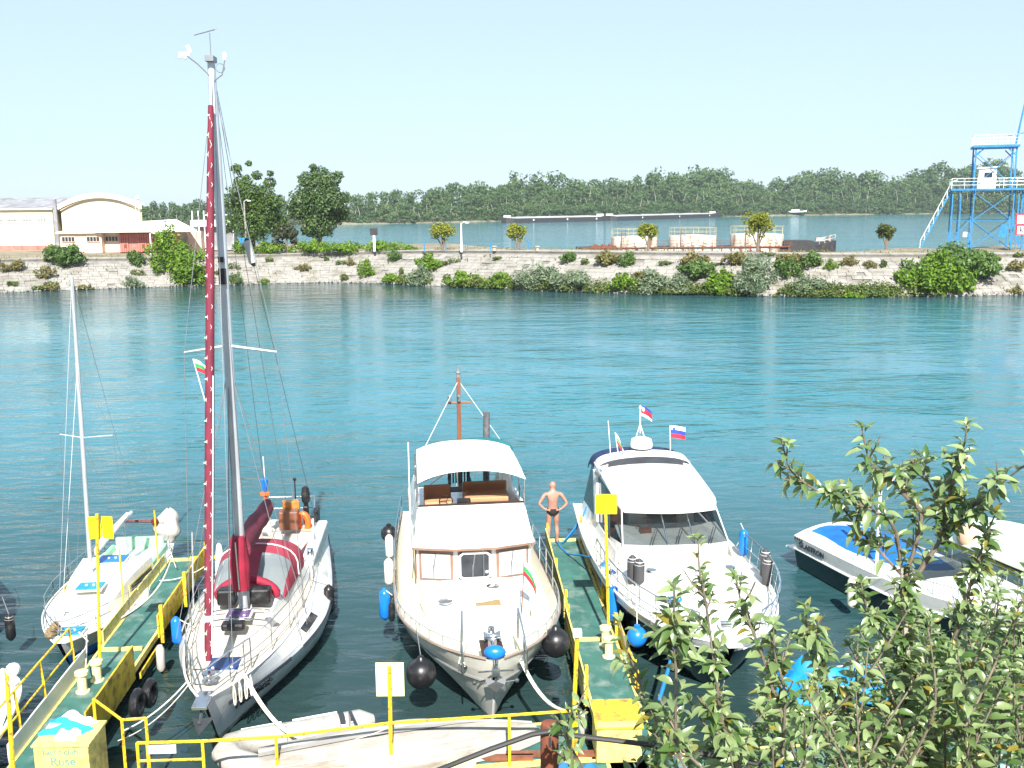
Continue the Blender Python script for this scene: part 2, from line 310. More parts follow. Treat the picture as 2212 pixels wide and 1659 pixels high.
qb = MB(); xs = [-108+i*2 for i in range(108)]
qb.grid([[quay(x, h)[0]-Vector((0, 0, .10)) for x in xs] for h in (-.1, .1, .25, .4, .55, .7, .85, 1)])
qw = qb.build('stone_quay_wall', mortar); tag(qw, 'long sloping quay wall of pale limestone blocks across the harbour', 'quay wall')
# stones of the wall: copings and the nearest courses one by one, the others joined
ROWS = 12; blocks = []
for r in range(ROWS):
    x = -70+R.random(); 
    while x < 72:
        wd = R.uniform(.7, 1.5); blocks.append((r, x, wd)); x += wd
def block(mb, r, x, wd, cope=False):
    h0, h1 = (r+.03)/ROWS, (r+.98)/ROWS; g = .02; ch = R.random(); pr = R.uniform(0, .035)
    if cope: h0, h1, pr = .965, 1.0, .1
    A, n = quay(x+g, h0); Bq, _ = quay(x+wd-g, h0); Cq, _ = quay(x+wd-g, h1); D, _ = quay(x+g, h1)
    up = (D-A).normalized(); out = (n*.55+Vector((0, 0, .6))).normalized(); j = lambda: Vector((R.uniform(-.02, .02), R.uniform(-.012, .012), R.uniform(-.012, .012)))
    f = [p+out*pr+j() for p in (A, Bq, Cq, D)]; b = [p-out*.16 for p in (A, Bq, Cq, D)]
    if cope: f[2] += Vector((0, .5, 0)); f[3] += Vector((0, .5, 0)); b[2] += Vector((0, .5, 0)); b[3] += Vector((0, .5, 0)); f = [p+Vector((0, 0, .12)) for p in f]
    mb.add(f+b, [[0, 1, 2, 3], [0, 4, 5, 1], [1, 5, 6, 2], [2, 6, 7, 3], [3, 7, 4, 0]])
near = sorted((b for b in blocks if R.random() > .05), key=lambda b: -b[2]*1000/(sm(b[1], QX)**2+b[1]**2)); x = -70; cop = []
while x < 70: wd = R.uniform(1.3, 1.8); cop.append((x, wd)); x += wd
nI = 296-len(cop)
for x, wd in cop: m = MB(); block(m, ROWS-1, x, wd, True); m.build('stone', stone, qw)
near = [b for b in near if b[0] < ROWS-1]
for b in near[:nI]: m = MB(); block(m, *b); m.build('stone', stone, qw)
m = MB()
for b in near[nI:]: block(m, *b)
tag(m.build('stonework', stone, qw), kind='stuff')

# spit of land behind the quay, with the open river beyond
sp = MB(); rows = []
far = lambda x: max(sm(x, QX)+15.5, ipl(x, [(-200, 230), (-70, 215), (-40, 190), (-12, 160), (0, 134), (20, 122), (36, 119), (48, 128), (60, 140), (120, 160)]))
for q in range(9):
    row = []
    for x in xs:
        t, n = quay(x, 1.); f = q/8; fy = far(x); y = lerp(t.y+.3, fy, f); z = t.z-.02+.25*math.sin(x*.3+q)*math.sin(q*1.3)*(0 < q < 7)*(fy-t.y > 14)
        if q == 8: z = -.8
        if q == 7: y = fy-1.5; z -= .3
        row.append((t.x, y, z))
    rows.append(row)
sp.grid(rows); tag(sp.build('spit_ground', earth, smooth=True), kind='structure')
# paved strip along the quay top
sp = MB(); sp.grid([[quay(x, 1.)[0]+Vector((0, d, .05)) for x in xs] for d in (.45, 4.5)]); tag(sp.build('quay_path', concrete), kind='structure')
# rubble at the foot of the wall
m = MB()
for i in range(900):
    x = R.uniform(-66, 62); p, n = quay(x, R.uniform(-.005, .07)); s = R.uniform(.1, .4)*R.uniform(.5, 1); p = p+n*R.uniform(-.1, .5)
    M = Euler((R.random()*3, R.random()*3, R.random()*3)).to_matrix(); m.box((p.x, p.y, max(.0, p.z)), (s, s*R.uniform(.6, 1), s*.6), M)
tag(m.build('shore_rubble', stone), kind='stuff')

# ---------------------------------------------------------------- foliage
lf_willow = leafmat('willow_leaf', (.10, .15, .08), (.21, .27, .16), trans=.25)
lf_bright = leafmat('bright_leaf', (.06, .14, .010), (.17, .29, .02), trans=.35)
lf_dark = leafmat('dark_leaf', (.035, .085, .016), (.105, .185, .035), trans=.2)
lf_dry = leafmat('dry_leaf', (.09, .10, .03), (.22, .19, .06), trans=.25)
lf_olive = leafmat('olive_leaf', (.09, .12, .012), (.27, .29, .025), trans=.3)
lf_wood = leafmat('far_wood_leaf', (.022, .06, .018), (.095, .165, .045), (.19, .23, .12), trans=.2, rough=.7, nscale=.07, nw=.75)
LM_ = 0
LM = [lf_willow, lf_bright, lf_dark, lf_dry]; CT = ['grey-green willowy shrub', 'bright green leafy shrub', 'dark green bushy shrub', 'dry yellowish weedy shrub']
def shrub(cx, by, wp, hp, kind, label, Y=None, z=None, n=None, group='shrubs growing on and below the quay wall', name='shrub', cat='shrub'):
    """a shrub on the quay slope found under photo pixel (cx, by), wp x hp pixels"""
    if Y is None:
        best = None
        for i in range(61):
            h = i/60; p = at(cx, by, z=max(.001, 0)); x = p.x
            for _ in range(4):
                q, nn = quay(x, h); p = at(cx, by, Y=q.y); x = p.x
            e = abs(p.z-q.z)
            if best is None or e < best[0]: best = (e, q.copy())
        P = best[1]
    else: P = at(cx, by, Y=Y)
    k = P.y/FPX; W2, Hh = wp*k/2*1.06, hp*k*1.12; bl = []
    for i in range(15):
        a = R.random()*6.3; d = R.uniform(.1, .95); rr = R.uniform(.16, .36); e = 1-.55*d*d
        bl.append((math.cos(a)*d*W2, math.sin(a)*d*W2*.6, Hh*R.uniform(.2, .86)*e, W2*rr, W2*rr, Hh*R.uniform(.14, .3)))
    bl.append((0, 0, Hh*.4, W2*.66, W2*.5, Hh*.42)); n = n or int(480+wp*hp*.36)
    V, Q = leaves(bl, n, max(.09, min(.2, W2*.1)), asp=.5 if kind else .3, shell=.3)
    V[:, 2] = np.maximum(V[:, 2], -P.z+.02 if P.z < .4 else -1)
    t = thing(name, label, cat, P, 0, group)
    npmesh('foliage', V, Q, LM[kind] if isinstance(kind, int) else kind, t)
    m = MB()
    for i in range(5): a = R.random()*6.3; m.tube([(0, 0, -.3), (math.cos(a)*W2*.25, math.sin(a)*W2*.2, Hh*.35), (math.cos(a)*W2*.55, math.sin(a)*W2*.4, Hh*.7)], [.05, .035, .01], 5)
    m.build('stem', bark, t); return t
SHR = [(285,626,50,27,0,'low reedy shrub at the waterline left of the sailboat masts'),(105,629,42,17,3,'flat yellowish weeds at the waterline below the warehouse'),(180,627,40,10,3,'thin strip of dry weeds at the foot of the quay, far left'),
(400,618,112,70,1,'lime green creeper spilling down the quay to the water left of the tall mast'),(395,585,120,85,1,'big bright ivy mound over the quay edge left of the tall mast'),(513,616,32,32,2,'small dark bush low on the quay just right of the tall mast'),(572,614,28,12,1,'tiny green tuft at the waterline right of the tall mast'),
(8,570,46,30,2,'dark bush cut by the left edge of the photo on the quay top'),(165,577,92,48,2,'dark bush on the quay edge in front of the low pink shed'),(318,572,48,34,2,'small dark bush on the quay edge below the red doors'),(112,602,40,32,3,'yellow-green weeds midway down the quay left of the dark bush'),(60,585,44,26,3,'sparse dry weeds near the quay top, far left'),(30,590,30,20,3,'dry tuft on the quay wall beside the left edge'),
(850,612,60,24,1,'low bright shrub where the quay foliage begins, right of the bare wall'),(915,616,70,42,0,'grey willow shrub at the waterline, leftmost of the willow clumps'),(1003,618,82,30,1,'bright green shrub at the waterline between two willow clumps'),(1083,619,60,30,1,'bright lime shrub just left of the widest willow'),(1152,627,100,62,0,'widest pale willow at the waterline under the middle of the quay'),(1238,628,105,46,0,'rounded pale willow adjoining the widest one on its right'),(1345,629,72,36,1,'lime green shrub at the waterline between two willow groups'),(1410,638,92,50,0,'pale willow at the waterline left of the tallest willow group'),(1470,638,72,44,0,'small pale willow leaning right at the waterline'),(1490,602,80,42,2,'dark green bush behind and above the small pale willow'),(1562,636,74,48,1,'vivid green bush tucked left of the tallest willow'),(1630,639,114,86,0,'tallest silvery willow on the waterline under the round ochre tree'),(1737,641,92,50,0,'pale willow on the waterline right of the tallest willow'),(1842,644,84,15,1,'flat lime weeds on the waterline left of the blue tower'),(1690,600,60,45,2,'dark bush between the tallest willow and its right neighbour'),
(2030,637,160,92,1,'big bright green bush on the quay under the blue tower stairs'),(2060,592,190,60,2,'dark green thicket on the quay edge at the foot of the blue tower'),(2128,603,70,56,2,'dark bush right of the bright one under the blue tower'),(2200,585,44,24,3,'dry weeds on the quay at the right edge of the photo'),(2195,640,40,20,3,'dry weeds at the waterline by the right edge'),
(820,567,40,28,2,'dark bush at the top of the quay left of the vine'),(783,597,44,42,1,'narrow green vine creeping up the bare quay wall'),(905,585,70,34,1,'thin bright vine climbing the quay above the first willow'),(1190,570,42,26,2,'dark bush at the quay top behind the widest willow'),(1275,572,62,28,3,'brownish weeds at the quay top in front of the rusty barge stern'),(1322,574,48,33,2,'dark bush at the quay top below the leftmost tank'),(1470,572,64,26,3,'dry weeds at the quay top below the middle tank'),(1560,572,62,30,3,'yellowish weeds at the quay top left of the big round tree'),(1690,577,62,30,3,'dry weeds at the quay top right of the big round tree'),(1740,577,60,34,2,'dark bush at the quay top under the barge bow'),(1786,582,32,22,1,'small lime bush at the quay top under the barge bow'),(1830,575,42,22,3,'dry weeds right of the barge bow on the quay top'),(1877,577,34,16,3,'small dry tuft below the rightmost round tree'),(1380,600,60,16,3,'sparse dry weeds in mid wall below the second tank'),(660,585,36,14,3,'sparse weeds in the bare middle of the quay wall'),(745,575,24,20,3,'little dry tuft high on the bare quay wall')]
for a in SHR: shrub(*a)
HED = [(740,545,130,26,'long green hedge on the spit right of the round-crowned tree'),(830,543,100,22,'green hedge by the small black sign on the spit'),(580,549,80,26,'green bush under the loose-crowned tree'),(670,547,90,30,'green bush below the round-crowned tree'),(887,543,34,14,'small bush at the end of the hedge'),(520,550,50,30,'green bush right of the tall mast on the spit')]
for cx, by, wp, hp, lb in HED: shrub(cx, by, wp, hp, 1, lb, Y=137 if cx < 900 else 128, group='hedges on the spit')
VV = []; QQ = []; off = 0
for i in range(315):                                      # tangle of low weeds joining the shrubs along the waterline and up the slope
    x = lerp(-14, 42, R.random()) if i < 270 else R.uniform(-62, 60); h = abs(R.gauss(0, .09)) if i < 270 else R.uniform(0, 1)
    if i < 270 and math.sin(x*.9)+math.sin(x*.37+1) < -.9: continue
    p, n = quay(x, h); w_ = R.uniform(.5, 1.8)*(1 if i < 270 else .6); hh = R.uniform(.3, 1.25)*(1 if i < 270 else .6); V, Q = leaves([(0, 0, hh*.5, w_, w_*.5, hh*.6), (w_*.6, 0, hh*.3, w_*.5, w_*.4, hh*.4), (-w_*.5, -.2, hh*.4, w_*.4, w_*.4, hh*.6)], 150, .13, shell=.3); V[:, 2] = np.maximum(V[:, 2]+p.z, .02); V[:, 0] += p.x; V[:, 1] += p.y-.3; VV.append(V); QQ.append(Q+off); off += len(V)
tag(npmesh('waterline_weeds', np.concatenate(VV), np.concatenate(QQ), leafmat('weed_leaf', (.05, .085, .02), (.13, .19, .035), (.2, .2, .08), trans=.3)), kind='stuff')
m = MB()
for i in range(2600):                                     # grass and weeds along the quay top and in the joints
    x = R.uniform(-66, 62); h = 1. if R.random() < .62 else R.uniform(.05, .95); p, n = quay(x, h); p = p+Vector((0, R.uniform(.3, 9) if h == 1 else 0, .03)); s = R.uniform(.08, .32); a = R.random()*6.3
    if math.sin(x*.6)+math.sin(x*.23+2) < -.3 and h < 1: continue
    m.add([p, p+Vector((math.cos(a)*s*.5, math.sin(a)*s*.3, s)), p+Vector((math.cos(a)*s*.9, math.sin(a)*s*.3, s*.5))], [[0, 1, 2]])
tag(m.build('grass', lf_dry), kind='stuff')

def tree(name, label, base, blobs, n, size, lm, trunk, group, bm=bark, shell=.45, asp=.55):
    t = thing(name, label, 'tree', base, 0, group); V, Q = leaves(blobs, n, size, shell=shell, asp=asp); npmesh('crown', V, Q, lm, t)
    m = MB()
    for pts, r in trunk: m.tube(pts, r, 7)
    m.build('trunk', bm, t, smooth=True); return t
def px(P): return P.y/FPX
# two big trees on the spit
B = at(548, 548, Y=139); k = px(B); bl = []
for u, v, r in ((8,92,46),(6,58,40),(-12,128,32),(0,60,30),(-30,75,26),(30,85,30),(50,60,24),(-10,110,34),(25,125,26),(-45,110,22),(-15,150,20),(40,150,14),(-25,178,12),(-5,190,7),(55,110,20),(45,168,8),(-52,60,20),(10,165,12)): bl.append((u*k, R.uniform(-1, 1)*1.4, v*k, r*k, r*k, r*k*.9))
tree('broadleaf_tree', 'tall loose-crowned tree with open wispy top right of the tall mast', B, bl, 15000, .18, leafmat('loose_tree_leaf', (.028, .065, .014), (.10, .17, .03), trans=.3), [([(0, 0, -.2), (.1, 0, 2.5), (-.4, .1, 6), (-.6, 0, 10.5)], [.3, .24, .13, .03]), ([(.1, 0, 2.4), (2, .2, 6), (2.8, 0, 9.6)], [.15, .09, .02]), ([(0, 0, 2), (-2, 0, 5), (-2.8, .1, 7)], [.13, .08, .02])], 'trees on the spit')
B = at(692, 533, Y=141); k = px(B); bl = []
for u, v, r in ((0,75,46),(-25,95,34),(25,95,34),(0,120,40),(-18,140,22),(20,140,24),(0,155,18),(38,70,22),(-38,75,22),(0,45,34),(-20,35,18),(48,105,14),(40,150,11),(-8,168,8)): bl.append((u*k*1.12, R.uniform(-1, 1), v*k, r*k*1.12, r*k, r*k*.85))
tree('broadleaf_tree', 'dense round-crowned dark tree standing alone on the spit', B, bl, 15000, .18, leafmat('dense_tree_leaf', (.024, .058, .016), (.09, .15, .04), trans=.2), [([(0, 0, -.2), (0, 0, 2.2), (.1, 0, 6)], [.28, .22, .08])], 'trees on the spit')
B = at(617, 545, Y=137); k = px(B)
tree('broadleaf_tree', 'small dark brownish tree between the two big trees of the spit', B, [(u*k, 0, v*k, r*k, r*k, r*k*.8) for u, v, r in ((0, 45, 22), (-14, 38, 15), (14, 40, 16), (-18, 20, 12), (18, 25, 10))], 1100, .2, leafmat('brownish_leaf', (.035, .045, .02), (.07, .08, .03)), [([(.3, 0, -.2), (.2, 0, 2)], [.16, .1])], 'trees on the spit')
# row of clipped round trees along the quay
for cx, by, wp, hp, lb in ((956, 542, 68, 66, 'small round olive tree left of the street lamp on the quay'), (1119, 542, 48, 62, 'small mushroom-shaped olive tree in the middle of the quay'), (1400, 539, 50, 62, 'small round ochre tree in front of the leftmost tank'), (1636, 546, 74, 94, 'largest round ochre tree, in front of the rightmost tank'), (1914, 536, 54, 56, 'small dark round tree between the barge bow and the blue tower')):
    B = at(cx, by, Y=sm(at(cx, by, Y=122).x, QX)+8.3); k = px(B); bl = []
    for i in range(9): a = R.random()*6.3; d = R.random()**.5*.3; bl.append((math.cos(a)*d*wp*k, math.sin(a)*d*wp*k*.8, hp*k*R.uniform(.58, .8), wp*k*R.uniform(.2, .26), wp*k*.24, hp*k*R.uniform(.14, .21)))
    bl += [(-.22*wp*k, 0, hp*k*.48, wp*k*.15, wp*k*.15, hp*k*.12), (.1*wp*k, 0, hp*k*.42, wp*k*.12, wp*k*.12, hp*k*.12)]
    tr = [([(0, 0, -.2), (.03, 0, hp*k*.3), (0, 0, hp*k*.6)], [.17, .14, .06])]+[([(0, 0, hp*k*.1), (s*wp*k*.12, 0, hp*k*.35), (s*wp*k*.28, 0, hp*k*.6)], [.12, .08, .03]) for s in (-1, 1, .4)]
    tree('round_tree', lb, B, bl, int(900+wp*hp*.12), .15, lf_olive if cx != 1914 else leafmat('dark_olive_leaf', (.04, .06, .012), (.11, .13, .02)), tr, 'clipped round trees along the quay')

# ---------------------------------------------------------------- far bank and its wood
FB = [(-900, 330), (-400, 470), (-187, 530), (-88, 552), (-4, 620), (60, 680), (164, 755), (245, 800), (400, 830), (700, 860), (1500, 900)]
g = MB(); xx = [-900+i*30 for i in range(81)]
g.grid([[(x, sm(x, FB)+d+3*math.sin(x*.09)+2*math.sin(x*.23), z) for x in xx] for d, z in ((0, -.3), (3, .6), (10, 1.6), (60, 3), (900, 5))]); tag(g.build('far_bank', sand, smooth=True), kind='structure')
def woodtree(h, wd, n, base=.1):
    bl = [];
    for i in range(9):
        v = R.uniform(base+.08, .9); e = math.sin(min(1, v*1.15)*pi)**.5 if v < .87 else .55; a = R.random()*6.3; d = R.random()*.34*e
        bl.append((math.cos(a)*d*wd, math.sin(a)*d*wd, v*h, wd*R.uniform(.18, .3), wd*.25, h*R.uniform(.09, .15)))
    return bl
VV = []; QQ = []; off = 0; tk = MB()
HT = [(-400, 14), (-192, 14), (-100, 14.5), (-85, 15), (-70, 20), (-30, 24), (45, 28.5), (117, 31.5), (159, 33), (193, 29), (234, 31.5), (292, 33.5), (352, 37), (420, 39)]
for row, (dmin, dmax, cnt, hs) in enumerate(((2, 6, 230, .36), (7, 16, 190, .66), (18, 32, 170, .9), (34, 60, 150, 1.0))):
    for i in range(cnt):
        x = lerp(-225, 430, (i+R.random())/cnt); y = sm(x, FB)+R.uniform(dmin, dmax); h = sm(x, HT)*hs*R.uniform(.78, 1.12)*(1+.1*math.sin(x*.05+1)+.05*math.sin(x*.13)); wd = h*R.uniform(.5, .78) if row else h*R.uniform(.9, 1.4)
        bl = woodtree(h, wd, 0, (-.08, 0, .1, .2)[row]); n = (300, 480, 480, 400)[row]
        V, Q = leaves(bl, n, max(.5, h*.032), up=.25, shell=.6, asp=.7); V = V+np.array([x, y, .8]); VV.append(V); QQ.append(Q+off); off += len(V)
        if row in (1, 2) and R.random() < .5: tk.tube([(x, y-wd*.25, 1), (x+R.uniform(-1, 1), y-wd*.3, h*.5), (x+R.uniform(-2, 2), y-wd*.2, h*.8)], [.28, .22, .1], 4)
wd_ = npmesh('far_wood', np.concatenate(VV), np.concatenate(QQ), lf_wood); tag(wd_, kind='stuff')
tag(tk.build('wood_trunks', palebark), kind='stuff')
VV = []; QQ = []; off = 0
for i in range(260):                                      # reeds and scrub at the far waterline
    x = lerp(-225, 430, (i+R.random())/260); V, Q = leaves([(0, 0, 1.2, R.uniform(1.5, 4), 1.5, R.uniform(.9, 2.2))], 60, .5); V = V+np.array([x, sm(x, FB)+R.uniform(1.5, 6), .5]); VV.append(V); QQ.append(Q+off); off += len(V)
tag(npmesh('far_scrub', np.concatenate(VV), np.concatenate(QQ), leafmat('scrub_leaf', (.06, .09, .04), (.13, .15, .08))), kind='stuff')
# ================================================================ BUILDINGS AND STEELWORK ON THE SPIT
def rail(mb, pts, h, r=.03, mids=(.5,), post=1.5, n=5):
    """posts and bars along a path of ground points"""
    P = [Vector(p) for p in pts]; up = Vector((0, 0, 1))
    for a, b in zip(P, P[1:]):
        for f in (1,)+tuple(mids): mb.tube([a+up*h*f, b+up*h*f], r, n)
        k = max(1, round((b-a).length/post))
        for i in range(k+1): q = a.lerp(b, i/k); mb.tube([q, q+up*h], r, n)
Z0 = 3.35
# warehouse: barrel-roofed hall, wing with windows
hall = thing('warehouse', 'cream warehouse with barrel roof and upper row of windows at far left', 'warehouse', at(225, 537, Y=156).xy.to_3d()+Vector((0, 0, Z0)))
gx = 6.1; top = lambda u: 6.6+1.75*(1-(u/gx)**2)
prof = [(-gx, 0)]+[(-gx+2*gx*i/16, top(-gx+2*gx*i/16)) for i in range(17)]+[(gx, 0)]
m = MB(); m.loft([[(x, 0, z) for x, z in prof], [(x-13, 30, z) for x, z in prof]], caps=True); m.build('wall', wallcream, hall)
rim = [(-gx+2*gx*i/16) for i in range(17)]
m = MB(); m.slab([[(x*1.04-13*max(0, y)/30, y, top(x)+.16) for x in rim] for y in (-.35, 30.4)], .15); m.build('roof', roofgrey, hall)
m = MB(); m.slab([[(x*1.04, -.40, top(x)+.2) for x in rim], [(x*1.04, -.42, top(x)-.55) for x in rim]], .16, (0, -1, 0)); m.build('gable_trim', wallcream, hall)
m = MB(); m.slab([[(x*1.0, -.26, top(x)-.55) for x in rim], [(x*1.0, -.26, top(x)-.72) for x in rim]], .1, (0, -1, 0)); m.build('gable_moulding', wallpink, hall)
wx0, wx1 = -30, -gx-.9
m = MB(); m.box(((wx0+wx1)/2, 4.5, 3.1), (wx1-wx0, 11, 6.2)); m.build('wing_wall', wallcream, hall)
m = MB(); m.box(((wx0+wx1)/2, -1.02, .45), (wx1-wx0, .08, .7)); m.build('plinth', reddoor, hall)
m = MB()
for j in range(4):
    z0, z1 = 6.3+j*.42, 6.3+(j+1)*.42; m.slab([[(wx0, -1.3+j*2, z0+.03), ((wx0+wx1)/2, -1.3+j*2, z0+.0+.05*(j % 2)), (wx1+.3, -1.3+j*2, z0+.03)], [(wx0, .75+j*2, z1), ((wx0+wx1)/2, .75+j*2, z1), (wx1+.3, .75+j*2, z1)]], .12)
m.build('wing_roof', roofgrey, hall)
m = MB(); m.box(((wx0+wx1)/2, -1.35, 6.22), (wx1-wx0+.4, .22, .2)); m.build('gutter', whitesteel, hall)
for i in range(5):
    x = wx1-1.6-i*2.25
    f = MB(); f.box((x, -1.02, 4.75), (2.0, .1, 1.25)); fo = f.build('window', wallcream, hall)
    p = MB(); p.box((x, -1.09, 4.75), (1.75, .05, 1.05)); p.build('pane', palepane, fo)
    b = MB(); b.box((x, -1.13, 4.6), (1.75, .03, .05)); [b.box((x+d, -1.13, 4.75), (.05, .03, 1.05)) for d in (-.44, 0, .44)]; b.build('frame', pane, fo)
m = MB(); m.box((-gx-.45, -1.0, 3.9), (.5, .3, 7.6)); m.build('downpipe', roofgrey, hall); m = MB(); m.tube([(wx1-11, -1.15, 0), (wx1-11, -1.15, 6.2)], .07); m.build('downpipe', alu, hall)
m = MB()
for s in (0, .5): m.tube([(gx-.2-s, -.5, .2), (gx-.2-s, -.5, 7.6)], .035, 5)
for i in range(22): m.tube([(gx-.7, -.5, .4+i*.33), (gx-.2, -.5, .4+i*.33)], .02, 4)
m.build('ladder', whitesteel, hall)
m = MB()
for x, z in ((gx-.3, 7.9), (gx+.5, 6.9), (wx1-.5, 5.9)): m.tube([(x, -.4, z-.5), (x, -.6, z)], .04, 5); m.box((x+.15, -.8, z), (.5, .25, .35))
m.build('floodlight', whitesteel, hall)
# low shed: rendered half and red-doored half
sh = thing('low_shed', 'long low shed with pale roof, barred windows and faded red doors', 'shed', at(132, 545, Y=146).xy.to_3d()+Vector((0, 0, Z0)), rad(-2))
Ls = 19.4; Lm = 6.0
m = MB(); m.box((Lm/2, 3, 1.45), (Lm, 6, 2.9)); m.box((Lm+1.05, 3.6, 1.45), (2.1, 5, 2.9)); m.build('wall', wallpink, sh)
m = MB(); m.box(((Lm+2.1+Ls-2.8)/2, 4.2, 1.45), (Ls-2.8-Lm-2.1, 3.4, 2.9)); m.box((Ls-.9, 4.2, 1.45), (1.8, 3.0, 2.9)); m.build('rear_wall', wallpink, sh)
m = MB(); m.slab([[(-.4, -.5, 2.95), (Lm, -.5, 3.0), (Ls+.7, -.9, 3.15)], [(3.4, 5.5, 4.0), (Lm, 5.5, 4.15), (Ls-4.5, 5.5, 4.6)]], .2); m.build('roof', roofwhite, sh)
m = MB(); m.box((Lm+.02+(Ls-Lm)/2, -.75, 3.0), (Ls-Lm+1.2, .12, .22)); m.build('fascia', roofwhite, sh)
for x, n in ((1.25, 4), (4.85, 4), (Lm+1.05, 4)):
    yy = -.03 if x < Lm else 1.08
    f = MB(); f.box((x, yy, 1.95), (2.0, .1, .85)); fo = f.build('window', wallpink, sh); p = MB(); p.box((x, yy-.06, 1.95), (1.85, .05, .68)); p.build('pane', pane, fo)
    b = MB(); [b.box((x-.92+1.84*i/4, yy-.11, 1.95), (.07, .04, .72)) for i in range(5)]; [b.box((x, yy-.11, 1.95+d), (1.9, .04, .06)) for d in (-.35, .35)]; b.build('frame', wallpink, fo)
dx0, dx1 = Lm+2.15, Ls-3.4; nd = 6
for i in range(nd):
    x = lerp(dx0, dx1, (i+.5)/nd); wd = (dx1-dx0)/nd-.06; m = MB(); m.box((x, 1.0+.08*(i % 2), 1.33), (wd, .1, 2.6)); d = m.build('door', reddoor, sh)
    b = MB(); [b.box((x+e*wd*.25, .92+.08*(i % 2), 1.33), (.05, .05, 2.5)) for e in (-1, 0, 1)]; b.box((x, .93+.08*(i % 2), 1.9), (wd*.96, .04, .06)); b.box((x+.2, .92+.08*(i % 2), .9), (.4, .06, .5)); b.build('door_panel', rust if i in (0, 2) else reddoor, d)
m = MB(); m.box((Ls-3.1, .6, 1.4), (.5, 2.4, 2.75)); m.build('end_pier', reddoor, sh)
pt = at(432, 545, Y=147); bn = thing('white_bar_building', 'white flat-roofed kiosk on stilts with roof posts behind the ivy', 'kiosk', (pt.x, 150, Z0))
m = MB(); m.box((1.6, 0, 4.0), (6.4, 3, .9)); m.build('sign_band', whitesteel, bn); m = MB()
for x in (-1.3, -.4, .4, 4.5): m.box((x, -1.4, 2.9), (.14, .14, 5.8))
m.box((2.8, -1.4, 5.2), (4, .1, .12)); m.build('post', whitesteel, bn); m = MB(); m.box((1.8, .5, 1.8), (5, 2, 3.4)); m.build('wall', roofgrey, bn)

# lamps and poles on the spit
def lamp(cx, by, ty, Y, label, wood_=False):
    B = at(cx, by, Y=Y); h = (by-ty)*px(B); t = thing('street_lamp', label, 'street lamp', B, 0, 'lamps on the spit')
    m = MB(); m.tube([(0, 0, -.2), (0, 0, h)], [.14, .08], 7); m.build('pole', palebark if wood_ else whitesteel, t)
    m = MB(); m.tube([(0, 0, h-.1), (.35, -.2, h+.15), (.7, -.35, h+.1)], .045, 5); m.ball((.75, -.38, h+.02), (.28, .16, .11), 8, 5); m.build('lamp_head', lampglass, t)
lamp(997, 541, 483, 126, 'thin white street lamp right of the leftmost round tree'); lamp(533, 548, 437, 136, 'wooden lamp pole with blue plate right of the tall mast', True)
B = at(527, 519, Y=135.6); m = MB(); m.box((0, 0, 0), (1.2, .06, .7)); tag(m.build('notice_board', towerblue, loc=B), 'blue plate fixed to the wooden lamp pole', 'sign'); m = MB(); 
lamp(327, 548, 505, 144, 'short lamp on the roof edge of the low shed')
B = at(809, 543, Y=134); t = thing('black_sign', 'small black board on a white post beside the hedge', 'sign', B); m = MB(); m.box((0, 0, 1.3), (.3, .12, 2.6)); m.build('post', whitesteel, t); m = MB(); m.box((0, -.08, 2.55), (1.0, .06, .9)); m.build('board', bargedark, t)
B = at(992, 541, Y=125.5)
for i, (cx, lb) in enumerate(((917, 'under the leftmost round tree'), (963, 'just right of the leftmost round trunk'), (1010, 'right of the street lamp'), (1060, 'left of the mushroom-shaped tree'), (1142, 'right of the mushroom-shaped tree'))):
    q = at(cx, 542, Y=124.5); m = MB(); m.tube([(0, 0, -.1), (0, 0, 1.05)], .06, 6); m.lathe([(.09, 1.05), (.09, 1.12), (.0, 1.16)], n=6); tag(m.build('bollard_post', towerblue, loc=q), 'thin dark post on the quay edge '+lb, 'post', 'posts on the quay')
for cx, lb in ((996, 'left'), (1068, 'middle'), (1161, 'right')):
    q = at(cx, 546, Y=sm(at(cx, 546, Y=122).x, QX)+7.3); m = MB(); m.lathe([(.26, 0), (.22, .1), (.2, .4), (.32, .48), (.3, .6), (0, .63)], n=10); tag(m.build('mooring_bollard', concrete, loc=(q.x, q.y, sm(q.x, QZ)+.05)), lb+' of three squat bollards on the quay edge', 'bollard', 'quay bollards')

# blue steel tower
TB = at(2135, 541, Y=126); K = px(TB); tw = thing('blue_tower', 'blue steel observation tower with white cabin, railings and outside stairs', 'tower', TB, -.36); tw.scale = (.93, .93, 1)
u2 = lambda x: (x-2135)*K; v2 = lambda y: (541-y)*K; Dp = 5.2; zm, zt = v2(414), v2(324)
L0, L1, U0, U1 = u2(2052), u2(2206), u2(2094), u2(2178)
for x in (L0, L0+1.0, u2(2097), u2(2180), L1-.9, L1):
    for y in (0, Dp): m = MB(); m.box((x, y, zm/2), (.14, .14, zm)); m.build('leg', towerblue, tw)
for x in (U0, U1):
    for y in (0, Dp): m = MB(); m.box((x+.02, y, (zm+zt)/2), (.19, .19, zt-zm)); m.build('upper_leg', towerblue, tw)
m = MB()
for y in (-.02, Dp+.02):
    for a, b in (((L0, 1), (u2(2097), zm*.55)), ((u2(2097), .2), (u2(2180), zm*.5)), ((u2(2180), .2), (u2(2097), zm*.5)), ((u2(2097), zm*.5), (u2(2180), zm-.2)), ((u2(2180), zm*.5), (u2(2097), zm-.2)), ((U0, zm+.4), (U1, zt-.6)), ((U1, zm+.4), (U0, zt-.6)), ((L0, zm*.5), (L1, zm*.5)), ((L1, .3), (u2(2180), zm*.5))): m.beam((a[0], y, a[1]), (b[0], y, b[1]), .07, .07)
for x in (U0, U1, L0, L1):
    m.beam((x+.05, 0, .5), (x+.05, Dp, zm-.5), .08, .08); 
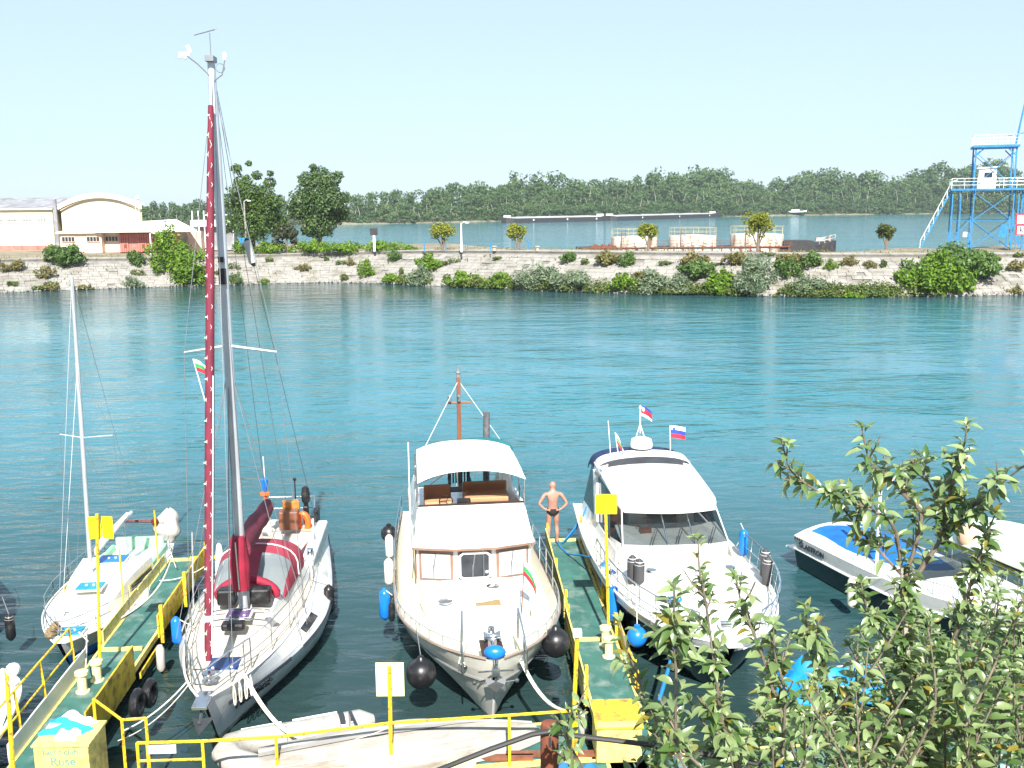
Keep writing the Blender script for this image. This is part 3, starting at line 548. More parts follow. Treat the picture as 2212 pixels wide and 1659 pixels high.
for x in (U0, U1): m.beam((x+.05, 0, zm+1), (x+.05, Dp, zt-.8), .08, .08); [m.beam((x+(.12 if x < 0 else -.12), y, zt-1.0), (x+(.9 if x < 0 else -.9), y, zt-.25), .14, .14) for y in (0, Dp)]
m.build('brace', towerblue, tw)
m = MB(); m.box(((L0+L1)/2, Dp/2, zm+.1), (L1-L0+.6, Dp+1, .22)); m.build('platform', towerblue, tw)
m = MB(); m.box(((U0+U1)/2, Dp/2, zt+.08), (U1-U0+.7, Dp+.9, .26)); m.build('upper_platform', towerblue, tw)
m = MB(); e = .25; rail(m, [(L0-e, -.4, zm+.2), (L1+e, -.4, zm+.2), (L1+e, Dp+.4, zm+.2), (L0-e, Dp+.4, zm+.2)], 1.25, .03, (.36, .7), 1.6); m.build('railing', whitesteel, tw)
m = MB(); rail(m, [(U0-e, -.35, zt+.2), (U1+e, -.35, zt+.2), (U1+e, Dp+.35, zt+.2), (U0-e, Dp+.35, zt+.2), (U0-e, -.35, zt+.2)], 1.2, .022, (.33, .66), .8); m.build('railing', whitesteel, tw)
cb = MB(); cx0, cx1 = u2(2104), u2(2141); cb.box(((cx0+cx1)/2, 1.5, zm+1.45), (cx1-cx0, 2.4, 2.45)); co = cb.build('cabin', whitesteel, tw)
m = MB(); m.slab([[(cx0-.25, .1, zm+2.72), (cx1+.25, .1, zm+2.88)], [(cx0-.25, 2.9, zm+2.72), (cx1+.25, 2.9, zm+2.88)]], .14); m.build('roof', whitesteel, co)
m = MB(); m.box((cx0+1.15, .27, zm+1.85), (.95, .08, .6)); m.build('window', pane, co)
m = MB(); sa, sb = Vector((L0-.2, .6, zm+.1)), Vector((u2(1988), .6, .15))
for y in (.2, 1.1): m.beam(sa+Vector((0, y-.6, 0)), sb+Vector((0, y-.6, 0)), .09, .22)
m.build('stair_stringer', towerblue, tw); m = MB()
for i in range(22): q = sa.lerp(sb, (i+.5)/22); m.box((q.x-.05, .65, q.z), (.28, .95, .05))
m.build('stair_treads', whitesteel, tw); m = MB()
for y in (.15, 1.15):
    o = Vector((0, y-.6, 1.0)); m.tube([sa+o+Vector((.7, 0, .2)), sa+o, sb+o], .05, 5)
    for i in range(8): q = sa.lerp(sb, i/7)+Vector((0, y-.6, 0)); m.tube([q, q+Vector((0, 0, 1))], .035, 5)
m.build('stair_rail', whitesteel, tw)
m = MB(); a0, a1 = Vector((u2(2176), .2, zt+.3)), Vector((u2(2194), .2, v2(188))); m.tube([a0, a1], [.13, .05], 6)
for f, wd in ((.45, .7), (.75, .35)): q = a0.lerp(a1, f); m.tube([q-Vector((.1, 0, 0)), q+Vector((wd, 0, .05))], .04, 5)
m.tube([a0+Vector((-1.2, 0, .95)), a0+Vector((1.6, 0, 1.4))], .06, 5); m.build('aerial_mast', towerblue, tw)
m = MB(); m.box((u2(2166)-.2, -.1, v2(500)), (.9, .2, 1.6), Matrix.Rotation(.25, 3, 'Y')); m.build('sheet_panel', towerblue, tw)
m = MB(); m.box((u2(2083), -.3, v2(507)), (.5, .3, .6)); m.build('junction_box', whitesteel, tw)
# river signs at the right edge
for k_, (y_, lb) in enumerate(((474, 'upper white river sign with red frame at the right edge'), (497, 'lower white river sign with red frame at the right edge'))):
    q = at(2205, y_, Y=122); t = thing('river_sign', lb, 'sign', q, 0, 'river traffic signs'); m = MB(); m.box((0, 0, 0), (1.25, .08, 1.2)); m.build('frame', flagr, t); m = MB(); m.box((.05, -.06, 0), (1.0, .05, .95)); m.build('board', blankwhite, t)
    if k_ == 0: text('0', .85, ink, 'lettering', t, Matrix.Translation((.05, -.09, 0)) @ Matrix.Rotation(pi/2, 4, 'X'), .01)
    else:
        m = MB(); m.box((-.1, -.1, .1), (.12, .02, .6)); m.box((.12, -.1, -.15), (.5, .02, .1), Matrix.Rotation(.6, 3, 'Y')); m.box((.2, -.1, .15), (.45, .02, .1), Matrix.Rotation(-.6, 3, 'Y')); m.build('symbol', ink, t)
q = at(2205, 541, Y=122.2); m = MB(); m.tube([(0, 0, -.2), (0, 0, 4.6)], .07, 6); tag(m.build('sign_post', towerblue, loc=q), 'thin post carrying the two red-framed river signs', 'post')

# rusty tank barge moored behind the spit
BY = 152; kb = BY/FPX; A = at(1265, 545, Y=BY); bg_ = thing('tank_barge', 'rusty barge with three round tanks moored behind the quay', 'barge', (A.x, BY, 0)); ux = lambda x: (x-1265)*kb; dz = 3.15
m = MB(); Lb = ux(1818)
m.loft([[(x, y0, -.5), (x, y0, h), (x, y1, h), (x, y1, -.5)] for x, y0, y1, h in ((-1, 1, 7, dz), (1, 0, 8, dz), (ux(1700), 0, 8, dz), (ux(1760), .6, 7.4, dz+.2), (Lb-.6, 2.6, 5.4, dz+.75), (Lb, 3.6, 4.4, dz+.8))], caps=True); m.build('hull', [bargedark], bg_)
m = MB(); m.box((ux(1480), -.06, dz-.75), (ux(1700)-ux(1300), .1, 1.3)); m.build('side_plating', bargewhite, bg_)
m = MB()
for i in range(21): m.box((ux(1290)+i*(ux(1700)-ux(1290))/20, -.16, dz-.5), (.2, .16, 1.5))
m.box((ux(1480), -.16, dz+.05), (ux(1712)-ux(1270), .3, .16)); m.build('side_frames', rust, bg_)
for i, (xa, xb, zt_) in enumerate(((1325, 1426, 4.6), (1452, 1556, 4.75), (1588, 1702, 4.9))):
    cx_ = (ux(xa)+ux(xb))/2; r = (ux(xb)-ux(xa))/2; M_ = MB()
    M_.lathe([(r, dz), (r, zt_), (r-.03, zt_+.06), (0, zt_+.3)], (cx_, 4, 0), 28); to = M_.build('tank', tankpaint, bg_, smooth=True)
    m = MB(); ring = [(cx_+r*.99*math.cos(2*pi*j/22), 4+r*.99*math.sin(2*pi*j/22), zt_+.05) for j in range(22)]
    for h in (.6, 1.22): m.tube([Vector(p)+Vector((0, 0, h)) for p in ring], .032, 4, closed=True)
    for p in ring[::2]: m.tube([p, Vector(p)+Vector((0, 0, 1.25))], .035, 4)
    m.build('guard_rail', mat('dull_cream_rail', (.42, .36, .20), .8, var=.3), to)
    m = MB(); s = cx_-r*.55
    for d in (-.3, .3): m.tube([(s+d, 4-r*.86, dz), (s+d, 4-r*.86, zt_+1.2)], .05, 4)
    [m.tube([(s-.3, 4-r*.86, dz+.3*j), (s+.3, 4-r*.86, dz+.3*j)], .03, 4) for j in range(8)]; m.build('ladder', rust, to)
m = MB(); rail(m, [(ux(1340), .15, dz+.1), (ux(1705), .15, dz+.1)], .95, .03, (.5,), 2.2, 4); m.build('deck_rail', rust, bg_)
m = MB(); m.box((ux(1728), 4, dz+.4), (4.6, 5, .85)); m.build('deck_house', bargedark, bg_); m = MB(); rail(m, [(ux(1770), 1, dz+.3), (ux(1812), 2.8, dz+.8)], .9, .04, (.5,), 1, 4); m.box((ux(1775), 2.2, dz+1), (1.2, .5, .5)); m.lathe([(.25, 0), (.2, .6), (.3, .7), (0, .75)], (ux(1800), 2.9, dz+.7), 8); m.build('bow_gear', bargewhite, bg_)
m = MB()
for i in range(7): m.box((ux(1280)+i*.55, 1+.4*(i % 3), dz+.2+.1*(i % 2)), (.5, .8, .3+.2*(i % 2)))
m.build('stern_gear', rust, bg_)

# two long barges far out on the river, small white launch by the far bank
for i, (xa, ya, xb, yb, lb) in enumerate(((1088, 482, 1305, 477, 'left of two long dark barges with white hatch covers under the far wood'), (1312, 477, 1548, 469, 'right of two long dark barges with white hatch covers under the far wood'))):
    P0, P1 = at(xa, ya, z=0), at(xb, yb, z=0); P0.y = min(P0.y, sm(P0.x, FB)-6); P1.y = min(P1.y, sm(P1.x, FB)-9); v = (P1-P0); L = v.length; t = thing('river_barge', lb, 'barge', P0, math.atan2(v.y, v.x), 'river barges')
    m = MB(); m.loft([[(x, -hw, -.5), (x, -hw*1.02, h), (x, hw*1.02, h), (x, hw, -.5)] for x, hw, h in ((0, 2, 3.0), (3, 5, 2.5), (L*.9, 5, 2.5), (L*.97, 4, 3.0), (L, 1, 3.7))], caps=True); m.build('hull', bargedark, t)
    m = MB(); n_ = 9
    for j in range(n_): m.box((5+(L*.86)*(j+.5)/n_, 0, 2.75+.15*(j % 2)), (L*.86/n_-.5, 8.6, .75))
    m.build('hatch_covers', mat('grey_hatch_cover', (.52, .54, .56), .6, var=.15), t)
    for xx_ in (2.5, L*.955): m = MB(); m.box((xx_, 0, 3.4), (2.2, 3.6, 1.5)); m.build('deck_house', whitesteel, t)
    for f in (.22, .55, .85): m = MB(); m.box((L*f, -5.25, 1.5), (.9, .1, .9)); m.build('draught_mark', flagw, t)
P0 = at(1722, 452, Y=790); t = thing('white_launch', 'tiny white boat pulled up against the far wood', 'boat', (P0.x, sm(P0.x, FB)-1, 1.2)); m = MB(); m.loft([[(x, -h, z), (x, -h*.7, z-1), (x, h*.7, z-1), (x, h, z)] for x, h, z in ((-8, 1.6, 2.2), (-2, 2, 2.), (4, 1.6, 2.3), (7, .2, 2.8))], caps=True); m.build('hull', blankwhite, t); m = MB(); m.box((-2, 0, 2.7), (6, 2.4, 1.4)); m.build('cabin', blankwhite, t)
# ================================================================ PONTOONS, PIERS, RAILS, SIGNS
ZD = .6
def pontoon(name, label, loc, rz, x0, x1, y0, y1, cross=()):
    t = thing(name, label, 'pontoon', loc, rz); n = max(1, round(max(x1-x0, y1-y0)/3.1)); alongy = (y1-y0) > (x1-x0)
    for i in range(n):
        a, b = i/n, (i+1)/n; q = MB()
        if alongy: ya, yb = lerp(y0, y1, a)+.012, lerp(y0, y1, b)-.012; q.box(((x0+x1)/2, (ya+yb)/2, ZD-.03), (x1-x0, yb-ya, .06))
        else: xa, xb = lerp(x0, x1, a)+.012, lerp(x0, x1, b)-.012; q.box(((xa+xb)/2, (y0+y1)/2, ZD-.03), (xb-xa, y1-y0, .06))
        q.build('deck_plate', green, t)
    for s in (0, 1):
        q = MB()
        if alongy: q.box(((x1+.035) if s else (x0-.035), (y0+y1)/2, ZD-.06), (.06, y1-y0, .13))
        else: q.box(((x0+x1)/2, (y1+.035) if s else (y0-.035), ZD-.05), (x1-x0, .06, .13))
        q.build('edge_beam', yellowpale, t)
    k = max(2, round(max(x1-x0, y1-y0)/2.6))
    for i in range(k):
        q = MB()
        if alongy: q.lathe([(.28, -(y1-y0)/k*.42), (.28, (y1-y0)/k*.42)], ((x0+x1)/2, lerp(y0, y1, (i+.5)/k), .2), 10, Matrix.Rotation(pi/2, 3, 'X'))
        else: q.lathe([(.3, -(x1-x0)/k*.42), (.3, (x1-x0)/k*.42)], (lerp(x0, x1, (i+.5)/k), (y0+y1)/2, .2), 10, Matrix.Rotation(pi/2, 3, 'Y'))
        q.build('float', bargedark, t, smooth=True)
    for y in cross: q = MB(); q.box(((x0+x1)/2, y, ZD+.03), (x1-x0-.05, .07, .07)); q.build('cross_bar', yellowpale, t)
    return t
def planks(t, x, y0, y1, rows, m, th=.035, lean=0, zs=None, name='plank'):
    for z0, z1 in rows:
        q = MB(); zc = (z0+z1)/2; q.box((x+lean*(zc-ZD), (y0+y1)/2+R.uniform(-.02, .02), zc), (th, y1-y0, z1-z0), Matrix.Rotation(R.uniform(-.006, .006), 3, 'X') @ Matrix.Rotation(-lean, 3, 'Y').inverted()); q.build(name, m, t)
# pier A (left)
pA = pontoon('mooring_pier', 'left mooring pier with green deck and yellow side sheets between the two sailboats', (-7.84, 15.6, 0), .066, -.43, .44, -3.0, 9.6, (4.1, 9.5))
planks(pA, .53, .45, 3.15, [(.42, 1.12)], yellowdark, name='side_sheet'); planks(pA, .53, 4.9, 9.35, [(.5, .74), (.78, 1.02)], yellowdark)
planks(pA, .56, 3.4, 4.7, [(.3, .42)], yellowdark)
planks(pA, -.5, 4.5, 6.9, [(.55, .88)], yellowpale); planks(pA, -.5, 7.0, 9.3, [(.58, .86)], yellowpale); planks(pA, -.5, -.2, 3.4, [(.6, .95)], offwhite)
for y in (5.0, 7.0, 9.2): q = MB(); q.beam((.585, y, .35), (.585, y, 1.2), .07, .07); q.build('fence_post', yellow, pA)
for y, h in ((4.5, .45), (6.1, 1.5), (8.9, 1.55)): q = MB(); q.tube([(-.55, y, .45), (-.55, y, .6+h)], .022, 6); q.build('fence_post', yellow, pA)
q = MB(); q.tube([(.1, 9.5, .66), (.9, 9.52, .66)], .05, 8); q.build('end_tube', yellow, pA)
ys = (-.9, .35, 1.45, 2.9)
for y in ys: q = MB(); q.tube([(-.50, y, .5), (-.52, y, 1.2), (-.56, y, 1.62)], .024, 6); q.build('rail_post', yellow, pA)
q = MB(); q.tube([(-.56, -1.6, 1.6), (-.56, 1.45, 1.62)], .022, 6); q.tube([(-.56, 1.45, 1.62), (-.56, 2.9, 1.62)], .02, 6); q.build('top_rail', yellow, pA)
q = MB(); q.tube([(-.53, -1.6, 1.18), (-.53, 2.9, 1.2)], .018, 6); q.build('mid_rail', yellow, pA)
# gate rails right of pier A's foot
gt = thing('angled_rail', 'yellow angled handrail at the foot of the left pier', 'railing', (0, 0, 0))
pts = [at(202, 1510, Y=15.9), at(263, 1555, Y=15.3), at(315, 1551, Y=15.35)]
q = MB(); q.tube(pts, .024, 6); q.build('top_rail', yellow, gt)
for p in pts: q = MB(); q.tube([p, (p.x, p.y, .45)], .026, 6); q.build('rail_post', yellow, gt)
# boxes
def locker(label, c, rz, wx, wy, h, m_front, m_lid, slope=0):
    t = thing('deck_locker', label, 'locker', (c[0], c[1], ZD), rz); q = MB()
    q.prism([(-wx/2, -wy/2), (wx/2, -wy/2), (wx/2, wy/2), (-wx/2, wy/2)], .02, h); q.build('body', m_front, t, bevel=.012)
    q = MB(); q.box((0, 0, h+.022), (wx+.05, wy+.05, .04), Matrix.Rotation(slope, 3, 'X')); q.build('lid', m_lid, t, bevel=.008); return t
bA = locker('yellow deck locker with club lettering at the foot of the left pier', (-7.02, 14.80), .02, .84, .72, .82, yellowpale, yellowpale)
text('Yacht club', .135, inkblue, 'lettering', bA, Matrix.Translation((-.02, -.366, .735)) @ Matrix.Rotation(pi/2, 4, 'X'), .003)
text('Ruse', .20, inkblue, 'lettering', bA, Matrix.Translation((.02, -.366, .575)) @ Matrix.Rotation(pi/2, 4, 'X'), .003)
def cloth(c, sx, sy, h, seed, n=13, wild=1.):
    r = random.Random(seed); ph = [r.uniform(0, 6) for _ in range(6)]; rows = []
    for i in range(n):
        row = []
        for j in range(n):
            u, v = i/(n-1)*2-1, j/(n-1)*2-1; d = max(abs(u), abs(v)); z = h*(1-d**3)*(.5+.28*wild*math.sin(4.3*u+ph[0]+2*v)+.22*wild*math.sin(6*v+ph[1]-2.2*u))
            e = 1+.13*math.sin(5*math.atan2(v, u)+ph[2]); row.append((c[0]+u*sx*e, c[1]+v*sy*e, c[2]+max(0.004, z)))
        rows.append(row)
    return rows
q = MB(); q.slab(cloth((-7.10, 14.94, 1.468), .36, .24, .16, 3), .006); tag(q.build('blue_cloth', mat('bright_blue_towel', (.02, .36, .72), .9, var=.3), smooth=True), 'crumpled blue towel on the lettered yellow locker', 'towel')
q = MB(); q.slab(cloth((-7.06, 15.06, 1.48), .34, .13, .22, 8), .006); tag(q.build('white_cloth', flagw, smooth=True), 'crumpled white towel behind the blue one on the yellow locker', 'towel')
q = MB(); q.slab(cloth((-7.0, 14.66, 1.47), .17, .13, .16, 5), .006); tag(q.build('white_cloth', flagw, smooth=True), 'small white rag in front of the blue towel on the yellow locker', 'towel')

# pier B (middle)
pB = pontoon('mooring_pier', 'middle mooring pier with green deck where the man stands', (1.90, 15.9, 0), .054, -.38, .42, -.9, 10.6, (4.1, 10.5))
planks(pB, -.46, 5.6, 10.4, [(.44, .60), (.64, .80), (.84, 1.0)], yellowpale); planks(pB, -.50, 1.7, 5.1, [(.42, .58), (.63, .79), (.84, 1.0)], yellowpale)
planks(pB, .52, 6.2, 10.4, [(.4, .62), (.66, .9)], yellowdark); planks(pB, .54, 1.9, 6.0, [(.4, .62), (.66, .9)], yellowdark)
for y, x, h in ((5.7, -.42, 1.1), (7.9, -.42, 1.05), (10.3, -.42, 1.2), (4.9, -.46, 1.08), (3.3, -.46, 1.05), (1.8, -.46, 1.15), (10.3, .49, 1.35), (8.2, .49, 1.2), (6.3, .49, 1.1), (4.3, .5, 1.1), (2.1, .5, 1.1)): q = MB(); q.beam((x, y, .35), (x, y, h), .08, .06); q.build('fence_post', yellow, pB)
q = MB(); q.tube([(.6, 2.2, .75), (.62, 8.6, .85)], .022, 6); q.build('side_tube', yellowpale, pB)
bB = locker('pale yellow locker with sloping lid at the foot of the middle pier', (1.69, 15.55), .03, .74, .66, .68, yellowpale, yellowdark, .22)
def bollards(t, cx):
    for x, y in cx:
        q = MB(); q.lathe([(.13, ZD), (.13, ZD+.02), (.085, ZD+.03), (.085, ZD+.33), (.125, ZD+.35), (.125, ZD+.41), (.0, ZD+.42)], (x, y, 0), 12); q.build('bollard', mat('cream_bollard_paint', (.72, .66, .36), .5), t, smooth=True)
bollards(pA, ((-.17, 2.3), (-.05, 2.75))); bollards(pB, ((.2, 3.85), (.19, 3.3)))
# front walkway with its rail, raft behind
wk = pontoon('front_walkway', 'long front walkway with green deck and yellow rail along the bottom of the photo', (-2.0, 14.75, 0), .125, -8.6, 13.4, -2.2, .12)
rl = thing('walkway_rail', 'yellow tube railing along the front walkway', 'railing', (0, 0, 0))
rp = [at(x, y, Y=Y) for x, y, Y in ((296, 1605, 14.45), (437, 1601, 14.55), (596, 1592, 14.72), (842, 1562, 15.0), (1100, 1545, 15.17), (1245, 1535, 15.3))]
q = MB(); q.tube(rp, .026, 7); q.build('top_rail', yellow, rl)
for p in rp: q = MB(); q.tube([p, (p.x, p.y, .5)], .026, 7); q.build('rail_post', yellow, rl)
p0, p1 = rp[0], rp[1]; q = MB(); q.tube([p0-Vector((0, 0, .3)), p1-Vector((0, 0, .3))], .02, 6); q.build('mid_rail', yellow, rl); a = p0.lerp(p1, .15); q = MB(); q.tube([a, (a.x, a.y, .5)], .022, 6); q.build('rail_post', yellow, rl)
q = MB(); a = p0.lerp(p1, .16); b = p0.lerp(p1, .6); q.beam(a+Vector((0, -.03, -.1)), b+Vector((0, -.03, -.1)), .012, .14); tag(q.build('white_board', blankwhite), 'small blank white board hung on the yellow walkway rail', 'board')
rf = pontoon('boat_raft', 'low green raft under the upturned rowboat behind the rail', (-1.3, 15.75, 0), .14, -2.4, 2.5, -.62, .5)
# sign poles
sp_ = at(842, 1562, Y=15.0)
def signpole(label, base, top, w_, h_, zb, m, fold=False, dx=0):
    t = thing('sign_pole', label, 'sign', base); lean = top-base; q = MB(); q.tube([(0, 0, 0), lean], .032, 8); q.build('pole', yellow, t)
    f = lambda z: lean*(z/lean.z)
    if fold:
        for s in (-1, 1):
            c = f(zb+h_/2)+Vector((s*w_*.27+dx, .07, 0)); q = MB(); q.box(c, (w_*.5, .012, h_), Matrix.Rotation(s*-.22, 3, 'Z')); q.build('sign_panel', m, t)
    else: q = MB(); c = f(zb+h_/2)+Vector((dx, .05, 0)); q.box(c, (w_, .014, h_)); q.build('sign_panel', m, t, bevel=.004)
    return t
b = Vector((-8.12, 18.6, ZD)); signpole('yellow two-leaf sign seen from behind on a tall yellow pole, left pier', b, at(209, 1110, Y=18.6), .46, .44, at(220, 1166, Y=18.6).z-ZD, signyellow, True, .05)
b = Vector((1.98, 19.9, ZD)); signpole('square yellow sign seen from behind on a pole beside the motor yacht', b, at(1308, 1090, Y=19.9), .44, .42, at(1308, 1112, Y=19.9).z-ZD, signyellow, dx=.02)
signpole('pale yellow square sign plate on the walkway rail in front of the trawler', Vector((sp_.x, sp_.y, .5)), at(841, 1440, Y=15.0), .45, .57, at(841, 1507, Y=15.0).z-.5, paleyellow)
b = at(1240, 1535, Y=15.35); t = thing('lamp_pole', 'yellow pole with a white lamp box in front of the trawler', 'lamp pole', (b.x, b.y, .5)); tp = at(1247, 1375, Y=15.5)-Vector((b.x, b.y, .5)); q = MB(); q.tube([(0, 0, 0), (0, 0, b.z-.5), tp], .035, 8); q.build('pole', yellow, t); q = MB(); q.box(tp+Vector((0, 0, .06)), (.15, .15, .12)); q.build('lamp_box', lampglass, t, bevel=.02)
t = thing('lamp_pole', 'yellow pole with two white floodlights at the left edge', 'lamp pole', at(22, 1640, Y=14.3)); B0 = t.location.copy(); tp = at(14, 1447, Y=14.3)-B0; q = MB(); q.tube([(0, 0, -1), tp], .035, 8); q.build('pole', yellow, t)
for dz_, r in ((.03, .1), (-.17, .07)): q = MB(); q.lathe([(.03, -.06), (r, -.02), (r, .04), (r*.7, .07), (0, .08)], tp+Vector((.13, -.05, dz_)), 12, Matrix.Rotation(pi/2.5, 3, 'X')); q.tube([tp+Vector((0, 0, dz_-.05)), tp+Vector((.12, -.02, dz_))], .02, 5); q.build('floodlight', lampglass, t, smooth=True)
# tyres on the left pier, mooring ring
for cx, cy, lb in ((318, 1497, 'upper'), (290, 1520, 'lower')):
    p = at(cx, cy, Y=17.2 if cx > 300 else 16.6); q = MB(); ring = [(0, .2*math.cos(2*pi*i/16), .2*math.sin(2*pi*i/16)) for i in range(16)]; q.tube(ring, .075, 8, closed=True); tag(q.build('tyre_fender', black, smooth=True, loc=(p.x+.05, p.y, max(.22, p.z))), f'{lb} of two old tyres hanging on the outer side of the left pier', 'tyre')
p = at(345, 1395, Y=19.7); q = MB(); q.lathe([(.05, -.28), (.09, -.2), (.09, .2), (.05, .28)], (0, 0, 0), 10); tag(q.build('worn_fender', greycloth, smooth=True, loc=(p.x, p.y, .42)), 'dirty grey fender hanging by the left pier fence post', 'fender')
p = at(1258, 1487, Y=16.6); q = MB(); q.lathe([(.06, -.22), (.09, -.15), (.09, .15), (.06, .22)], (0, 0, 0), 10); tag(q.build('worn_fender', greycloth, smooth=True, loc=(p.x, p.y, .55)), 'grey plastic canister hanging beside the pale yellow locker', 'fender')
# ================================================================ BOATS
class Hull:
    """t 0 stern .. 1 bow, v 0 bottom .. 1 sheer; local +Y is the bow"""
    def __init__(s, L, B, beam, sheer, rake=.8, rp=1.4, bot=-.35, wl=.8, vee=.25, flare=1., stern=0., tumble=0):
        s.L, s.B, s.beam, s.sheer, s.rake, s.rp, s.bot, s.wl, s.vee, s.flare, s.stern, s.tumble = L, B, beam, sheer, rake, rp, bot, wl, vee, flare, stern, tumble
    def p(s, t, v, side):
        hb = s.B/2*sm(t, s.beam); zs = sm(t, s.sheer); z = s.bot+v*(zs-s.bot)
        ye = s.L/2-s.rake*max(0, 1-v)**s.rp; ys = -s.L/2+s.stern*(1-v); y = ys+(ye-ys)*t
        k = max(0, (t-.55)/.45); sec = (s.wl+(1-s.wl)*v**.8); sharp = v**(s.vee+s.flare*k**1.5)*(1-s.tumble*max(0, (v-.72)/.28)*(1-k**3))
        return Vector((side*hb*sec*sharp*(1 if v > 0 else .0)+side*.02*(1-k), y, z))
    def top(s, t, x=0, dz=0):
        q = s.p(t, 1, 1); return Vector((x*q.x, q.y, q.z+dz))
    def side(s, t, v, side, out=0): q = s.p(t, v, side); return q+Vector((side*out, 0, 0))
    def skin(s, vs=(0, .12, .3, .5, .65, .8, .9, 1), mats=None, nt=28):
        m = MB(); ts = [1-(1-i/nt)**1.5 if False else i/nt for i in range(nt+1)]; ts = ts[:-1]+[.985, 1.]
        for side in (1, -1):
            for a, b, c in zip(vs, vs[1:], mats or [0]*len(vs)): m.cur = c; m.loft([[s.p(t, v, side) for t in ts] for v in (a, b)], ring_closed=False)
        m.cur = (mats or [0])[-1]; m.loft([[s.p(0, v, -1) for v in vs], [s.p(0, v, 1) for v in vs]], ring_closed=False); return m
    def deck(s, v=1., inset=.02, t0=0., t1=1., camber=.05, n=30, m=9):
        g = MB(); rows = []
        for i in range(n+1):
            t = lerp(t0, t1, i/n); q = s.p(t, v, 1); hb = max(.005, q.x-inset); rows.append([(hb*u, q.y, q.z+camber*(1-u*u)*min(1, hb)) for u in [j/(m-1)*2-1 for j in range(m)]])
        g.grid(rows); return g
    def strip(s, v, r=.02, t0=0, t1=1, out=.01, n=30, sides=(1, -1)):
        m = MB()
        for sd in sides: m.tube([s.side(lerp(t0, t1, i/n), v, sd, out) for i in range(n+1)], r, 6)
        return m
def boat(name, label, bow, stern, cat='boat', **k):
    b, s_ = Vector(bow), Vector(stern); c = (b+s_)/2; h = (b-s_).normalized(); return thing(name, label, cat, (c.x, c.y, 0), heading(h.x, h.y), **k)
def stanchions(H, t0, t1, h, n, sides=(1, -1), inset=.05, base=0, rails=(1., .55), r=.013, v=1.):
    m = MB()
    for sd in sides:
        P = [H.side(lerp(t0, t1, i/n), v, sd, -inset)+Vector((0, 0, base)) for i in range(n+1)]; up = Vector((0, 0, h))
        for p in P: m.tube([p, p+up], r, 5)
        for f in rails: m.tube([p+up*f for p in P], r*.8, 5)
    return m
def fender(label, P, kind, r=.28, lead=None, group='fenders hung along the boats', rot=0):
    t = thing('fender', label, 'fender', P, 0, group); q = MB()
    if kind == 'ball': q.lathe([(.03, r*1.28), (.06, r*1.2)]+[(r*math.cos(a)*(1 if a < .9 else .97), r*math.sin(a)*1.04) for a in [1.25-i*.2 for i in range(15)]], n=20)
    else: q.lathe([(.03, r*3.0), (.05, r*2.8), (r*.75, r*2.55), (r, r*2.1), (r, -r*2.1), (r*.75, -r*2.55), (.05, -r*2.8), (.03, -r*3)], n=14)
    return t, q
def put_fender(label, P, kind, m, r=.28, lead=None, cap=None):
    t, q = fender(label, P, kind, r); q.build('body', m, t, smooth=True)
    if cap:
        c = MB(); c.lathe([(r*.8, r*2.5), (r*.86, r*2.3), (r*1.02, r*1.9), (r*.0, r*2.95)][::-1], n=14); c.build('end_cap', cap, t, smooth=True)
    if lead is not None: l = MB(); l.tube([(0, 0, r*1.2 if kind == 'ball' else r*2.8), Vector(lead)-Vector(P)], .01, 5); l.build('lanyard', rope if m is not black else wire, t)
    return t

# ---------------------------------------------------------------- trawler yacht
TR = boat('trawler_yacht', 'cream trawler yacht with flybridge awning moored bow-on in the middle', (-.33, 16.9, 0), (-1.62, 27.6, 0), 'motor boat')
HT_ = Hull(10.75, 3.5, [(0, .86), (.3, .98), (.55, 1.), (.72, .95), (.85, .72), (.94, .42), (1, .03)], [(0, 1.15), (.4, 1.15), (.7, 1.3), (1, 1.62)], rake=1.0, rp=1.2, wl=.88, flare=.75, vee=.18)
HT_.skin((0, .18, .25, .5, .62, .72, .85, 1), [1, 1, 0, 0, 0, 0, 0]).build('hull', [cream, grime], TR, smooth=True)
HT_.strip(.72, .028, 0, .985, .012).build('rub_rail', mat('grey_rub_rail', (.2, .2, .2), .6), TR, smooth=True); HT_.strip(1., .03, 0, .99, -.01).build('cap_rail', mat('grey_brown_cap_rail', (.28, .22, .18), .5), TR, smooth=True)
HT_.deck(.80, .03, 0, .985, .03).build('deck', creamdeck, TR, smooth=True)
m = MB()
for sd in (1, -1): m.loft([[HT_.side(i/30*.98, v, sd, -.045) for i in range(31)] for v in (.8, .995)], ring_closed=False)
m.build('bulwark_lining', cream, TR, smooth=True)
fy = 1.0                                                  # local y of the wheelhouse front
# raised foredeck
ts = [i/10 for i in range(11)]
def fdk(t, u):
    y = lerp(fy+.05, 3.55, t); hb = ipl(y, [(fy, 1.24), (2.2, 1.06), (3.0, .74), (3.6, .34)]); z = lerp(1.48, 1.38, t)+.05*(1-u*u); return (hb*u, y, z)
m = MB(); m.slab([[fdk(t, u) for u in [j/8*2-1 for j in range(9)]] for t in ts], .42); m.build('foredeck', white, TR, smooth=True)
